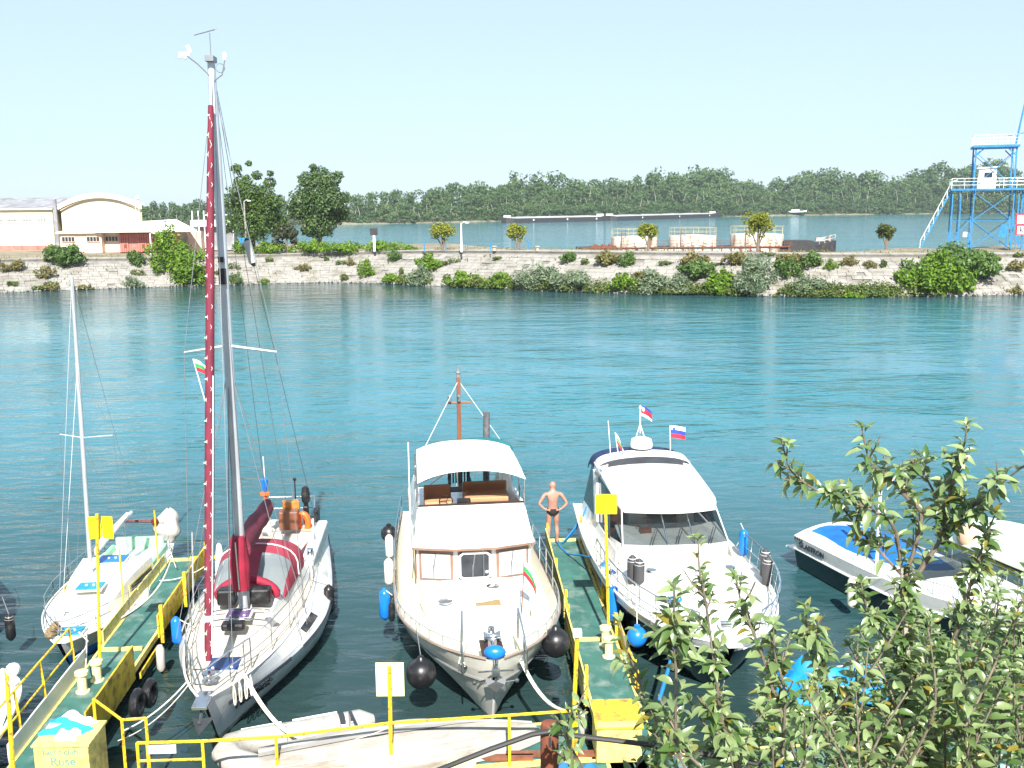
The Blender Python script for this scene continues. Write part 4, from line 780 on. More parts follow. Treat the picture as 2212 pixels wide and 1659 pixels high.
# wheelhouse
ZW0, ZW1 = 1.45, 2.22; hw = 1.26
front = [(-hw, fy-.12), (-.42, fy+.08), (.42, fy+.08), (hw, fy-.12)]; back = [(hw, -3.6), (-hw, -3.6)]
m = MB(); m.prism(front+back, .95, ZW1-.005); m.build('wheelhouse', white, TR)
def wpanel(a, b, z0, z1, u0, u1, out):
    a, b = Vector((*a, 0)), Vector((*b, 0)); n = Vector((-(b-a).y, (b-a).x, 0)).normalized(); n = n if n.y > 0 else -n; P = lambda u, z: a.lerp(b, u)+n*out+Vector((0, 0, z))
    return [P(u0, z0), P(u1, z0), P(u1, z1), P(u0, z1)], n
for i, (a, b) in enumerate(zip(front, front[1:])):
    fr, n = wpanel(a, b, 1.50, 2.17, .06, .94, .012); f = MB(); f.add([p-n*.03 for p in fr]+fr, [[4, 5, 6, 7], [0, 1, 5, 4], [1, 2, 6, 5], [2, 3, 7, 6], [3, 0, 4, 7]]); fo = f.build('window', windowwood, TR)
    gl, n = wpanel(a, b, 1.56, 2.11, .13, .87, .022); g = MB(); g.quad(*gl); g.quad(*[p+n*.002 for p in gl]); g.build('pane', palepane if i != 1 else pane, fo)
    if i == 1:
        q = MB(); c = [Vector(p)+n*.03 for p in wpanel(a, b, 1.55, 2.14, .1, .9, .02)[0]]
        pts = []
        for k_ in range(4):
            for f_ in (.12, .88): pts.append(c[k_].lerp(c[(k_+1) % 4], f_))
        q.tube(pts, .035, 6, closed=True); q.build('white_surround', white, fo, smooth=True)
        q = MB(); q.ball((.05, fy-.25, 1.75), (.17, .08, .22)); q.ball((-.16, fy-.25, 1.95), (.15, .08, .18)); q.build('seat_behind_glass', mat('grey_seat', (.14, .14, .16), .6), fo, smooth=True)
    else:
        q = MB(); q.add([p+n*.012 for p in gl], []); t0 = gl[3].lerp(gl[2], .02); t1 = gl[3].lerp(gl[2], .98)
        for k_ in range(9): aa = gl[0].lerp(gl[3], k_/9+.03); bb = gl[1].lerp(gl[2], k_/9+.03); q.beam(aa+n*.006, bb+n*.006, .004, .05)
        q.build('blind', palepane, fo)
    q = MB(); wA = (gl[3].lerp(gl[2], .5)+n*.03); wB = gl[0].lerp(gl[1], .62).lerp(wA, .35)+n*.03; q.tube([wA, wB], .012, 5); q.tube([wB+Vector((0, 0, .12)), wB-Vector((0, 0, .16))], .01, 5); q.build('wiper', wire, fo)
for sd in (1, -1):
    for y0, y1 in ((-.3, .75), (-1.6, -.5), (-3.2, -1.9)):
        f = MB(); f.box((sd*(hw+.006), (y0+y1)/2, 1.78), (.03, y1-y0, .62)); fo = f.build('window', wood, TR); q = MB(); q.box((sd*(hw+.02), (y0+y1)/2, 1.8), (.02, y1-y0-.16, .44)); q.build('pane', pane, fo)
m = MB(); rim_ = [(-hw-.1, fy+.02), (-.44, fy+.26), (.44, fy+.26), (hw+.1, fy+.02), (hw+.1, -3.7), (-hw-.1, -3.7)]; m.prism(rim_, ZW1+.015, ZW1+.05); m.build('roof_edge', windowwood, TR)
m = MB(); m.prism([(x*.99, y-.01 if y > 0 else y) for x, y in rim_], ZW1+.052, ZW1+.09); m.build('roof', white, TR, bevel=.015)
# flybridge: sloping front, side coamings
ZF = 3.0
m = MB(); fw0, fw1 = hw+.06, hw-.06
m.slab([[(-fw0, fy+.0, ZW1+.09), (-.42, fy+.22, ZW1+.09), (.42, fy+.22, ZW1+.09), (fw0, fy+.0, ZW1+.09)], [(-fw1, fy-.72, ZF-.03), (-.42, fy-.62, ZF), (.42, fy-.62, ZF), (fw1, fy-.72, ZF-.03)]], .06, (0, -1, -.3)); m.build('flybridge_front', white, TR, bevel=.01)
for sd in (1, -1):
    m = MB(); m.slab([[(sd*fw1, fy-.72, ZF-.03), (sd*(fw1+.0), -1.2, ZF-.25), (sd*fw1, -3.5, ZF-.3)], [(sd*fw0, fy-.02, ZW1+.09), (sd*fw0, -1.2, ZW1+.09), (sd*fw0, -3.6, ZW1+.09)]], .05, (-sd, 0, 0)); m.build('flybridge_side', white, TR)
m = MB(); m.box((0, fy-.74, ZF-.01), (2*fw1, .06, .03)); m.build('coaming_trim', darkwood, TR)
m = MB(); m.box((.72, -.35, 2.62), (.62, .5, .5)); m.box((.72, -.62, 2.98), (.62, .1, .52), Matrix.Rotation(-.2, 3, 'X')); m.build('helm_seat', seatbrown, TR, bevel=.04)
m = MB(); m.box((.7, -.15, 2.93), (.66, .3, .1)); m.build('seat_cushion', seatorange, TR, bevel=.03)
m = MB(); m.box((-.42, -.75, 2.72), (1.05, .55, .5)); m.box((-.42, -.98, 2.98), (1.05, .1, .4), Matrix.Rotation(-.25, 3, 'X')); m.build('bench_seat', seatbrown, TR, bevel=.04)
m = MB(); m.box((-.42, -.45, 2.90), (1.0, .3, .12)); m.build('bench_cushion', seatorange, TR, bevel=.03)
m = MB(); ring = [(.42+.0, fy-.95, 0)]; c = Vector((.55, fy-.98, 3.0)); m.tube([c+Vector((.15*math.cos(a), .05*math.sin(a), .15*math.sin(a))) for a in [i*pi/8 for i in range(16)]], .014, 5, closed=True); [m.tube([c, c+Vector((.15*math.cos(a), .05*math.sin(a), .15*math.sin(a)))], .008, 4) for a in (0, 2.1, 4.2)]; m.box((.15, fy-.9, 3.0), (.3, .15, .12)); m.build('helm_wheel', black, TR)
ch = thing('deck_chair', 'dark slatted wooden chair under the awning of the trawler', 'chair', TR.matrix_basis @ Vector((.1, -1.6, 2.35)) if False else (0, 0, 0)); ch.location = Matrix.Translation(TR.location) @ Matrix.Rotation(TR.rotation_euler.z, 4, 'Z') @ Vector((.12, -1.7, 2.35)); ch.rotation_euler.z = TR.rotation_euler.z
for i in range(7): q = MB(); q.box((-.21+i*.07, -.22, .78), (.035, .02, .5)); q.build('slat', darkwood, ch)
for i in range(6): q = MB(); q.box((0, -.16+i*.075, .44), (.46, .055, .02)); q.build('seat_slat', darkwood, ch)
for x in (-.25, .25):
    for y, h in ((-.22, 1.05), (.25, .65)): q = MB(); q.box((x, y, h/2), (.04, .04, h)); q.build('leg', darkwood, ch)
    q = MB(); q.box((x, .02, .66), (.06, .54, .03)); q.build('armrest', darkwood, ch)
# awning
ZB = 3.62
m = MB(); rows = []
for i in range(9):
    t = i/8; y = lerp(fy-.55, -2.0, t); row = []
    for j in range(15): u = j/14*2-1; row.append((u*(1.2-.06*t), y+.14*(u*u)*(1-t), ZB+.20*(1-abs(u)**2.6)+.05*math.sin(pi*t)+.12*t-.015*math.sin(t*4*pi)**2))
    rows.append(row)
m.slab(rows, .02); m.build('awning', mat('white_awning_canvas', (.78, .77, .73), .85, var=.04, bump=.01, bscale=3), TR, smooth=True)
m = MB()
for y, zb in ((fy-.6, 3.0), (-.5, 2.7), (-1.95, 2.7)):
    for sd in (1, -1): m.tube([(sd*1.2, y-.05, zb), (sd*1.19, y, ZB+.02)], .014, 6)
m.tube([(1.2, fy-.6, 3.0), (1.16, -1.9, ZB)], .012, 5); m.tube([(-1.2, fy-.6, 3.0), (-1.16, -1.9, ZB)], .012, 5); m.build('awning_frame', chrome, TR)
q = MB(); q.slab(cloth((-.95, -1.3, 2.5), .38, .6, 1.0, 4), .02); q.build('cover_bundle', white, TR, smooth=True)
q = MB(); q.tube([(1.0, -1.4, 3.1), (.4, -1.5, 3.3)], .02, 5); q.tube([(1.0, -1.4, 2.9), (.4, -1.5, 3.3)], .02, 5); q.build('folding_frame', whitesteel, TR)
q = MB(); q.ball((-.55, -2.5, 3.55), (.75, .55, .3), 14, 8); q.build('dinghy_cover', teal, TR, smooth=True)
# mast, exhaust pole
mb = Vector((.0, -3.3, 2.2)); m = MB(); m.box((0, -3.3, 3.75), (.10, .10, 3.1)); m.box((.0, -3.3, 4.62), (.62, .06, .05)); mast = m.build('mast', wood, TR, bevel=.01)
m = MB(); m.lathe([(.06, 5.3), (.05, 5.36), (.07, 5.40), (.05, 5.44), (.02, 5.56), (0, 5.58)], (0, -3.3, 0), 8); m.build('mast_cap', wire, mast)
for x in (.24, .0): m = MB(); m.lathe([(.04, 4.66), (.05, 4.7), (.05, 4.8), (0, 4.86)], (x, -3.22, 0), 10); m.build('mast_lamp', chrome, mast)
m = MB()
for x, y in ((1.2, -1.6), (-1.2, -3.3)): m.tube([(0, -3.3, 5.2), (x, y, 3.4)], .009, 4)
m.tube([(0, -3.3, 5.2), (0, -5.1, 1.4)], .009, 4); m.build('stay', rope, mast)
m = MB(); m.tube([(-.62, -2.7, 2.4), (-.66, -2.75, 4.46)], [.085, .085], 12); m.build('grey_spar', mat('grey_bundle', (.10, .10, .11), .6, var=.4, scale=10), TR, smooth=True)
m = MB(); m.tube([(1.36, -.4, 1.3), (1.36, -.42, 4.3)], .014, 6); m.build('aerial', whitesteel, TR)
m = MB(); m.tube([(-.12, fy+1.0, 1.45), (-.12, fy+.9, 2.75)], .006, 4); m.build('whip_aerial', wire, TR)
# foredeck fittings
m = MB(); m.box((-.16, 2.35, 1.47), (.52, .30, .018)); tag(m.build('doormat', mattan), 'brown woven doormat lying on the white foredeck of the trawler', 'mat')
bpy.data.objects['doormat'].parent = None; bpy.data.objects['doormat'].matrix_world = Matrix.Translation(TR.location) @ Matrix.Rotation(TR.rotation_euler.z, 4, 'Z')
for x, y in ((.72, 2.25), (-.35, 1.55)): m = MB(); m.lathe([(.15, 0), (.15, .03), (.1, .05), (0, .055)], (x, y, 1.50), 16); m.build('deck_hatch', chrome, TR, smooth=True)
m = stanchions(HT_, .60, .955, .22, 9, inset=.02, rails=(1.,), r=.017); m.build('bow_rail', mat('grey_rail_paint', (.38, .40, .40), .45, .3), TR)
m = stanchions(HT_, .05, .6, .62, 6, inset=.04, rails=(1., .5), r=.014); m.build('side_rail', chrome, TR)
for sd in (1, -1):
    m = MB(); a = HT_.side(.955, 1, sd, -.02); b = HT_.side(.93, 1, sd, -.35); m.tube([a, a+Vector((0, 0, .3)), a+Vector((-sd*.05, -.45, .62)), a+Vector((-sd*.05, -.5, .0))], .02, 6); m.tube([a+Vector((0, -.0, .3)), a+Vector((0, .36, .15)), a+Vector((0, .4, -.2))], .018, 6); m.build('pulpit_hoop', chrome, TR)
bw = HT_.top(1., 0)
m = MB(); m.box((0, bw.y-.62, bw.z-.06), (.42, .75, .04)); m.build('bow_plank', darkwood, TR)
m = MB(); m.lathe([(.09, -.16), (.11, -.14), (.07, -.08), (.07, .08), (.11, .14), (.09, .16)], (-.02, bw.y-.85, bw.z+.08), 14, Matrix.Rotation(pi/2, 3, 'Y')); m.box((-.02, bw.y-.85, bw.z+.0), (.16, .22, .1)); m.lathe([(.07, 0), (.06, .15), (0, .17)], (-.02, bw.y-.95, bw.z+.08), 10); m.build('windlass', chrome, TR, smooth=True)
m = MB(); m.tube([(-.02, bw.y-.7, bw.z+.05), (0, bw.y+.06, bw.z-.05)], .022, 6); m.box((0, bw.y+.03, bw.z-.2), (.14, .1, .16)); m.tube([(-.32, bw.y+.06, bw.z-.17), (.32, bw.y+.06, bw.z-.17)], .016, 6); m.build('anchor_roller', chrome, TR)
m = MB(); m.tube([(0, bw.y+.0, bw.z-.12), (0, bw.y+.02, bw.z-.5)], .025, 6)
for sd in (1, -1): m.add([(0, bw.y+.03, bw.z-.38), (sd*.2, bw.y-.0, bw.z-.30), (sd*.16, bw.y+.06, bw.z-.44), (0, bw.y+.05, bw.z-.58), (0, bw.y-.04, bw.z-.5)], [[0, 1, 2], [0, 2, 3], [0, 3, 4], [0, 4, 1], [1, 4, 3, 2]]); m.tube([(0, bw.y+.03, bw.z-.42), (sd*.36, bw.y+.0, bw.z-.40)], .012, 5); m.ball((sd*.38, bw.y, bw.z-.40), .045, 8, 5)
m.build('anchor', mat('galvanised_grey', (.10, .11, .12), .5, .6), TR)
m = MB(); m.box((0, (bw.y-.1)-.0, .0), (.01, .01, .01)); ts_ = [i/8 for i in range(9)]; m = MB(); m.tube([HT_.p(1, v, 1)*Vector((0, 1, 1))+Vector((0, .012, 0)) if False else Vector((0, HT_.p(1, v, 1).y+.012, HT_.p(1, v, 1).z)) for v in (.2, .35, .5, .65, .72)], .035, 6); m.build('stem_strip', white, TR, smooth=True)
for sd in (1, -1): q = HT_.side(.955, .86, sd, .0); m = MB(); m.lathe([(.07, -.01), (.075, .0), (.05, .02), (.03, .02), (.03, -.01)], q, 12, Matrix.Rotation(-pi/2+.35, 3, 'X') @ Matrix.Rotation(0, 3, 'Z')); m.build('fairlead', chrome, TR, smooth=True)
def W_(root, p): return Matrix.Translation(root.location) @ Matrix.Rotation(root.rotation_euler.z, 4, 'Z') @ (Vector(p)*root.scale)
def sidepoint(root, H, t, v, sd, out=0): return W_(root, H.side(t, v, sd, out))
P = W_(TR, (0, bw.y-.12, bw.z+.1)); t_, q = fender('blue oval fender lying across the anchor roller of the trawler', P, 'cyl', .1); q = MB(); q.ball((0, 0, 0), (.2, .13, .13), 14, 8); q.build('body', blue, t_, smooth=True)
put_fender('large black ball fender at the near left of the trawler bow', (at(910, 1455, Y=17.55)), 'ball', black, .28, sidepoint(TR, HT_, .86, 1.18, 1))
put_fender('large black ball fender between the trawler bow and the middle pier', (at(1200, 1388, Y=18.4)), 'ball', black, .28, sidepoint(TR, HT_, .78, 1.05, -1))
put_fender('black ball fender high on the far left side of the trawler', at(840, 1152, Y=24.4), 'ball', black, .2, sidepoint(TR, HT_, .3, 1.1, 1))
put_fender('upper of two white fenders on the left side of the trawler', at(841, 1180, Y=23.6), 'cyl', offwhite, .1, sidepoint(TR, HT_, .38, 1.1, 1))
put_fender('lower of two white fenders on the left side of the trawler', at(840, 1235, Y=22.4), 'cyl', offwhite, .11, sidepoint(TR, HT_, .48, 1.1, 1))
put_fender('blue cylinder fender at the left side of the trawler', at(831, 1305, Y=20.7), 'cyl', blue, .12, sidepoint(TR, HT_, .64, 1.1, 1))
put_fender('black ribbed fender beside the blue one on the trawler', at(846, 1322, Y=20.4), 'cyl', black, .07, sidepoint(TR, HT_, .66, 1.1, 1))

# ---------------------------------------------------------------- large sailboat
SB = boat('sailing_yacht', 'large white sailing yacht with maroon sail covers moored left of the trawler', (-5.33, 16.15, 0), (-6.12, 27.1, 0), 'sailboat')
HS = Hull(11.0, 3.25, [(0, .60), (.15, .76), (.4, .98), (.58, 1.), (.75, .80), (.88, .47), (.96, .19), (1, .02)], [(0, 1.05), (.4, 1.0), (.7, 1.1), (1, 1.32)], rake=1.25, rp=1.0, wl=.93, flare=.55, stern=-.2, vee=.12, tumble=.30)
HS.skin((0, .2, .3, .55, .66, .74, .8, .93, 1), [1, 1, 0, 0, 0, 0, 0, 0]).build('hull', [hullgrey, grime], SB, smooth=True)
for v, r in ((.745, .018), (.70, .008)): HS.strip(v, r, .03, .72, .006).build('hull_stripe', ink, SB)
for v, r in ((.745, .018), (.70, .008)): HS.strip(v, r, .775, .96, .008).build('hull_stripe', ink, SB)
HS.strip(1.0, .025, 0, .99, 0).build('toe_rail', white, SB, smooth=True)
HS.deck(.985, .05, 0, .99, .05).build('deck', deckbeige, SB, smooth=True)
m = MB()                                                  # broad white topside band
for sd in (1, -1): m.loft([[HS.side(lerp(.02, .80, i/24), v, sd, .006) for i in range(25)] for v in (.80, .9, .985)], ring_closed=False)
m.build('topside_band', white, SB, smooth=True)
for sd in (1, -1):
    for t0, t1 in ((.585, .685), (.33, .375)):
        m = MB(); m.slab([[HS.side(lerp(t0, t1, i/4), v, sd, .016) for i in range(5)] for v in (.83, .955)], .012, (sd, 0, 0)); fo = m.build('hull_window', whitesteel, SB); m = MB(); m.slab([[HS.side(lerp(t0+.006, t1-.006, i/4), v, sd, .03) for i in range(5)] for v in (.845, .94)], .003, (sd, 0, 0)); m.build('pane', pane if t0 > .5 else palepane, fo)
# coachroof
def cr(t, u, dz=0):
    y = lerp(3.5, -1.1, t); hb = lerp(.26, .95, t**.7); z = 1.10+.40*min(1, t*2.2)*(.9+.1*t); return (hb*u*(1-.0*abs(u)), y, z+.06*(1-u*u)+dz)
m = MB(); m.loft([[(hx*1.14, y, .98)]+[cr(t, u) for u in [j/8*2-1 for j in range(9)]]+[(-hx*1.14, y, .98)] for t in [i/12 for i in range(13)] for hx, y in [(-lerp(.26, .95, t**.7), lerp(3.5, -1.1, t))]], ring_closed=False); m.build('coachroof', white, SB, smooth=True, ang=50)
m = MB(); m.grid([[cr(t, u, .006) for u in [j/8*1.8-.9 for j in range(9)]] for t in [.03+i/13 for i in range(13)]]); m.build('coachroof_panel', deckbeige, SB, smooth=True)
def hatch(x, y, wx, wy, z, mt, name='deck_hatch', h=.05):
    q = MB(); q.box((x, y, z+h/2), (wx+.07, wy+.07, h)); f = q.build(name, whitesteel, SB, bevel=.012); q = MB(); q.box((x, y, z+h+.01), (wx, wy, .03)); q.build('hatch_pane', mt, f, bevel=.01)
    for s in (-1, 1): q = MB(); q.lathe([(.025, 0), (.025, .02), (0, .025)], (x+s*wx*.3, y+wy*.42, z+h+.025), 8); q.build('knob', whitesteel, f)
    return f
hatch(-.06, 4.0, .56, .5, 1.20, navy)
hatch(-.03, 2.38, .46, .40, 1.50, purple, h=.06)
def canvasbox(label, x, y, z, wx, wy, wz, mt): q = MB(); q.box((x, y, z+wz/2), (wx, wy, wz)); t = tag(q.build('storage_bag', mt, bevel=.05), label, 'bag'); t.matrix_world = Matrix.Translation(SB.location) @ Matrix.Rotation(SB.rotation_euler.z, 4, 'Z'); return t
canvasbox('left of two black box bags strapped beside the mast of the sailing yacht', .30, 1.82, 1.56, .38, .3, .34, black); canvasbox('right of two black box bags strapped beside the mast of the sailing yacht', -.38, 1.82, 1.56, .42, .3, .34, black); canvasbox('black folded bag in front of the purple hatch on the sailing yacht', -.02, 2.86, 1.44, .46, .26, .16, black)
m = MB()
for y in (2.1, 2.62): m.tube([(x, y+.1*(1-(x/.6)**2), 1.60-.1*(x/.6)**2) for x in [-.6+.1*i for i in range(13)]], .016, 6)
m.build('grab_bar', chrome, SB); m = MB(); m.lathe([(.12, 0), (.12, .02), (.08, .05), (0, .055)], (-.62, 2.35, 1.50), 14); m.build('vent', alu, SB, smooth=True)
m = MB(); m.tube([(.62*math.cos(a)-.03, 1.42, 1.52+.40*math.sin(a)) for a in [pi*i/14 for i in range(15)]], [.05]+[.09]*13+[.05], 10); m.build('rolled_window_cover', redcanvas, SB, smooth=True)
# sprayhood
m = MB(); rows = []
for i in range(7):
    t = i/6; y = lerp(1.2, -.75, t); hh = [.0, .38, .57, .69, .75, .74, .67][i]; hwid = lerp(.78, .93, t); rows.append([(hwid*math.cos(a)*1.0, y, 1.42+max(.02, hh)*max(0, math.sin(a))**.55) for a in [pi*j/16 for j in range(17)]])
def sect(r0, r1, j0, j1): return [[rows[i][j] for j in range(j0, j1+1)] for i in range(r0, r1+1)]
m.slab(sect(0, 0, 0, 16)+sect(1, 1, 0, 16) if False else sect(3, 6, 0, 16), .015); m.slab(sect(0, 3, 0, 2), .015); m.slab(sect(0, 3, 14, 16), .015); m.slab(sect(0, 3, 7, 9), .012); sh_ = m.build('sprayhood', mat('maroon_sprayhood', (.30, .034, .06), .75, var=.15, bump=.006, bscale=10), SB, smooth=True)
for a, b in ((2, 7), (9, 14)): m = MB(); m.slab(sect(0, 3, a, b), .006); m.build('clear_window', vinylclear, sh_, smooth=True)
m = MB(); m.tube([(p[0]*1.015, p[1], p[2]+.02) for p in rows[4]], .016, 5); m.build('white_piping', whitesteel, sh_)
m = MB(); m.prism([(-1.0, -1.1), (1.0, -1.1), (.95, -4.3), (-.95, -4.3)], .95, 1.02); m.build('cockpit_floor', pane, SB)
for sd in (1, -1): m = MB(); m.box((sd*.95, -2.6, 1.2), (.32, 3.2, .42)); m.build('cockpit_coaming', white, SB, bevel=.05)
for sd in (1, -1):
    m = MB(); m.lathe([(.09, 0), (.07, .03), (.06, .1), (.08, .14), (0, .15)], (sd*.97, -1.5, 1.41), 12); m.build('winch', chrome, SB, smooth=True)
m = MB(); m.box((-.1, -4.2, 1.45), (.5, .35, .5)); m.build('wood_locker', wood, SB, bevel=.03); m = MB(); m.box((-.1, -4.55, 1.75), (.42, .25, .22), .3); m.build('varnished_board', mat('orange_varnish', (.5, .2, .04), .35, var=.4, scale=9), SB, bevel=.02)
m = MB(); m.box((-.82, -4.25, 1.40), (.12, .5, .7)); m.build('black_seat_cover', black, SB, bevel=.06)
m = MB(); m.tube([(-.45, -4.9, .9), (-.45, -4.95, 1.75)], .06, 8); m.box((-.45, -4.95, 1.35), (.14, .2, .5)); m.lathe([(.06, 1.65), (.11, 1.72), (.12, 1.95), (.09, 2.1), (.03, 2.14)], (-.45, -4.95, 0), 10); m.build('outboard_motor', black, SB, bevel=.03); m = MB(); m.tube([(-.2, -4.8, 1.0), (-.2, -4.8, 2.35)], .02, 6); m.ball((-.2, -4.8, 2.38), .05, 8, 5); m.build('stern_light', black, SB)
m = stanchions(HS, .06, .90, .58, 8, inset=.06, rails=(1., .52), r=.011); m.build('guard_rail', chrome, SB)
m = MB()                                                  # pulpit and pushpit
for f in (1., .55):
    m.tube([HS.side(t, 1, 1, -.05)+Vector((0, .25*(t > .95), .6*f)) for t in (.88, .94, .985)]+[HS.side(t, 1, -1, -.05)+Vector((0, .25*(t > .95), .6*f)) for t in (.985, .94, .88)], .015, 6)
for sd in (1, -1):
    for t in (.88, .94): p = HS.side(t, 1, sd, -.05); m.tube([p, p+Vector((0, 0, .6))], .015, 6)
m.build('pulpit', chrome, SB); m = MB()
for f in (1., .5): m.tube([HS.side(t, 1, 1, -.08)+Vector((0, 0, .65*f)) for t in (.12, .05, .0)]+[HS.side(t, 1, -1, -.08)+Vector((0, 0, .65*f)) for t in (.0, .05, .12)], .016, 6)
for sd in (1, -1):
    for t in (.0, .1): p = HS.side(t, 1, sd, -.08); m.tube([p, p+Vector((0, 0, .65))], .015, 6)
m.build('pushpit', chrome, SB)
# mast, boom, sails
inv = (Matrix.Translation(SB.location) @ Matrix.Rotation(SB.rotation_euler.z, 4, 'Z')).inverted(); loc = lambda p: inv @ p
mf = loc(at(526, 1309, Y=19.6)); mf.z = 1.5; MT = loc(at(456, 132, Y=19.6)); lean = MT-mf
mast = MB().tube([mf+lean*f for f in (0, .3, .6, .85, 1)], [.095, .095, .092, .085, .07], 12).build('mast', alu, SB, smooth=True)
on = lambda z: mf+lean*((z-mf.z)/lean.z)
m = MB(); q = on(6.95); s0, s1 = loc(at(398, 761, Y=19.6)), loc(at(598, 760, Y=19.6)); m.tube([s0, (q.x, q.y+.02, q.z)], [.018, .03], 6); m.tube([s1, (q.x, q.y+.02, q.z)], [.018, .03], 6); m.build('spreader', alu, mast)
m = MB(); z8 = on(8.3); m.box((z8.x, z8.y+.13, z8.z), (.13, .1, .3)); m.box((z8.x, z8.y+.15, z8.z+.32), (.1, .1, .1)); m.build('steaming_light', black, mast)
m = MB(); m.box(MT+Vector((0, .02, .03)), (.16, .34, .1)); m.tube([MT, MT+Vector((0, 0, .5))], .01, 5); m.tube([MT+Vector((.28, 0, .46)), MT+Vector((-.1, 0, .56))], .012, 5); m.add([MT+Vector((-.1, 0, .56)), MT+Vector((-.16, 0, .62)), MT+Vector((-.16, .01, .52))], [[0, 1, 2]]); m.tube([MT+Vector((0, .05, -.3)), MT+Vector((.25, .05, -.05)), MT+Vector((.42, .05, .08))], .014, 5); m.tube([MT+Vector((0, .05, -.4)), MT+Vector((-.2, .05, -.25)), MT+Vector((-.26, .05, .0))], .012, 5); m.tube([MT+Vector((-.17+.08*math.cos(a), .05, -.13+.08*math.sin(a))) for a in [i*pi/5 for i in range(10)]], .009, 4, closed=True); m.build('masthead_gear', wire, mast)
m = MB(); c = MT+Vector((.47, .05, .12)); m.box(c, (.2, .03, .06)); m.box(c+Vector((-.09, 0, .09)), (.06, .02, .13), Matrix.Rotation(.4, 3, 'Y')); m.ball(c+Vector((.08, .02, -.06)), .035, 6, 4); m.ball(c+Vector((-.02, .02, -.07)), .035, 6, 4); c2 = MT+Vector((-.26, .05, .06)); m.lathe([(.03, -.05), (.04, 0), (.04, .07), (0, .1)], c2, 8); m.build('wind_sensor', whitesteel, mast)
g0, g1 = loc(at(451, 1452, Y=16.75)), MT+Vector((0, .06, -.15)); ax = g1-g0
m = MB(); fr = [(.0, .05), (.02, .075), (.1, .08), (.3, .085), (.6, .078), (.8, .068), (.935, .05)]; m.tube([g0+ax*lerp(.018, 1, f)*1. for f, r in fr], [r for f, r in fr], 12); gen = m.build('furled_genoa', maroon, SB, smooth=True)
m = MB(); prv = None; pts = []
for i in range(53):
    f = lerp(.03, .92, i/52); r = ipl(f, fr)+.006; a = pi/2+(.62 if i % 2 else -.62)+.15*math.sin(i); pts.append(g0+ax*f+Vector((r*math.cos(a), r*math.sin(a), 0)))
m.tube(pts, .0055, 5); m.build('lacing', rope, gen); m = MB()
for p in pts[::2]: m.box(p+Vector((0, .01, 0)), (.045, .025, .022))
m.tube([g0+ax*f+Vector((-(ipl(f, fr)+.004)*.8, (ipl(f, fr)+.004)*.6, 0)) for f in [.03+i*.03 for i in range(16)]], .012, 5); m.build('lacing_toggles', rope, gen)
m = MB(); m.tube([g0+ax*.938, g1], .016, 6); m.tube([g0+ax*.935+Vector((-.05, 0, 0)), g1+Vector((-.05, 0, 0))], .008, 4); m.build('headstay', whitesteel, gen); m = MB(); m.lathe([(.05, -.12), (.13, -.08), (.13, -.06), (.06, -.04), (.06, .04), (.13, .06), (.13, .08), (.04, .12)], g0+Vector((0, 0, -.08)), 12); m.build('furling_drum', chrome, gen, smooth=True); m = MB(); m.lathe([(.088, -.07), (.088, .07)], g0+ax*.085, 12); m.build('white_band', whitesteel, gen, smooth=True)
gn = on(2.75); be = loc(at(578, 1105, Y=23.2)); m = MB(); bx = be-gn; rows = []
for i in range(9):
    f = i/8; c = gn+bx*f; hgt = lerp(.62, .40, f**.8); wd_b = lerp(.21, .16, f); rows.append([c+Vector((wd_b*math.cos(a)*(1+.1*math.sin(i*2+a*2)), 0, hgt*.5*math.sin(a)+.1+.03*math.sin(i*1.9))) for a in [2*pi*j/14 for j in range(14)]])
m.loft(rows, caps=True); bs = m.build('boom_sail_cover', maroon, SB, smooth=True)
m = MB(); m.tube([gn+Vector((0, .1, -.75)), gn+Vector((0, .12, -.2)), gn+Vector((0, .1, .35))], [.17, .2, .12], 12); m.build('cover_collar', redcanvas, bs, smooth=True)
m = MB(); m.tube([gn+Vector((0, 0, -.1)), be+Vector((0, -.15, 0))], .06, 10); m.build('boom', alu, SB, smooth=True)
m = MB(); m.tube([gn+bx*f+Vector((-.16+.05*f, 0, .05+.07*math.sin(f*9))) for f in [i/10 for i in range(11)]], .008, 4); m.tube([gn+Vector((0, .31, -.7)), gn+Vector((.02, .34, .3))], .014, 5); m.build('cover_seam', rope, bs)
m = MB()
for e in (s0, s1): m.tube([MT-Vector((0, 0, .4)), e, (e.x*1.32 if e.x > 0 else e.x*1.32, mf.y-.1, 1.1)], .008, 4); m.tube([on(6.6), ((1 if e.x > mf.x else -1)*1.22, mf.y+.4, 1.1)], .008, 4); m.tube([on(6.6), ((1 if e.x > mf.x else -1)*1.22, mf.y-.7, 1.1)], .008, 4)
bsx = [loc(at(598, 1040, Y=26.9))]; m.tube([MT, (0.1, -5.4, 1.2)], .008, 4); m.tube([MT, be], .006, 4); m.tube([on(11), loc(at(505, 1500, Y=17.4))], .006, 4); m.tube([on(6.8), (.1, 2.7, 1.45)], .012, 5); m.tube([on(9), mf+Vector((.12, .12, .3))], .007, 4); m.tube([on(11.6), mf+Vector((-.14, .1, .2))], .007, 4); m.build('rigging', wire, mast)
m = MB(); a, b = loc(at(533, 520, Y=22.2)), loc(at(547, 568, Y=22.2)); m.tube([a, b], .085, 10); rr_ = m.build('radar_reflector', mat('grey_plastic_tube', (.42, .42, .40), .6), mast, smooth=True); m = MB(); m.tube([b, b+(b-a)*.16], [.075, .03], 8); m.tube([a-(b-a)*.12, a], [.03, .07], 8); m.tube([MT, a], .006, 4); m.tube([b, (-.6, -5.0, 1.6)], .006, 4); m.build('reflector_ends', black, rr_)
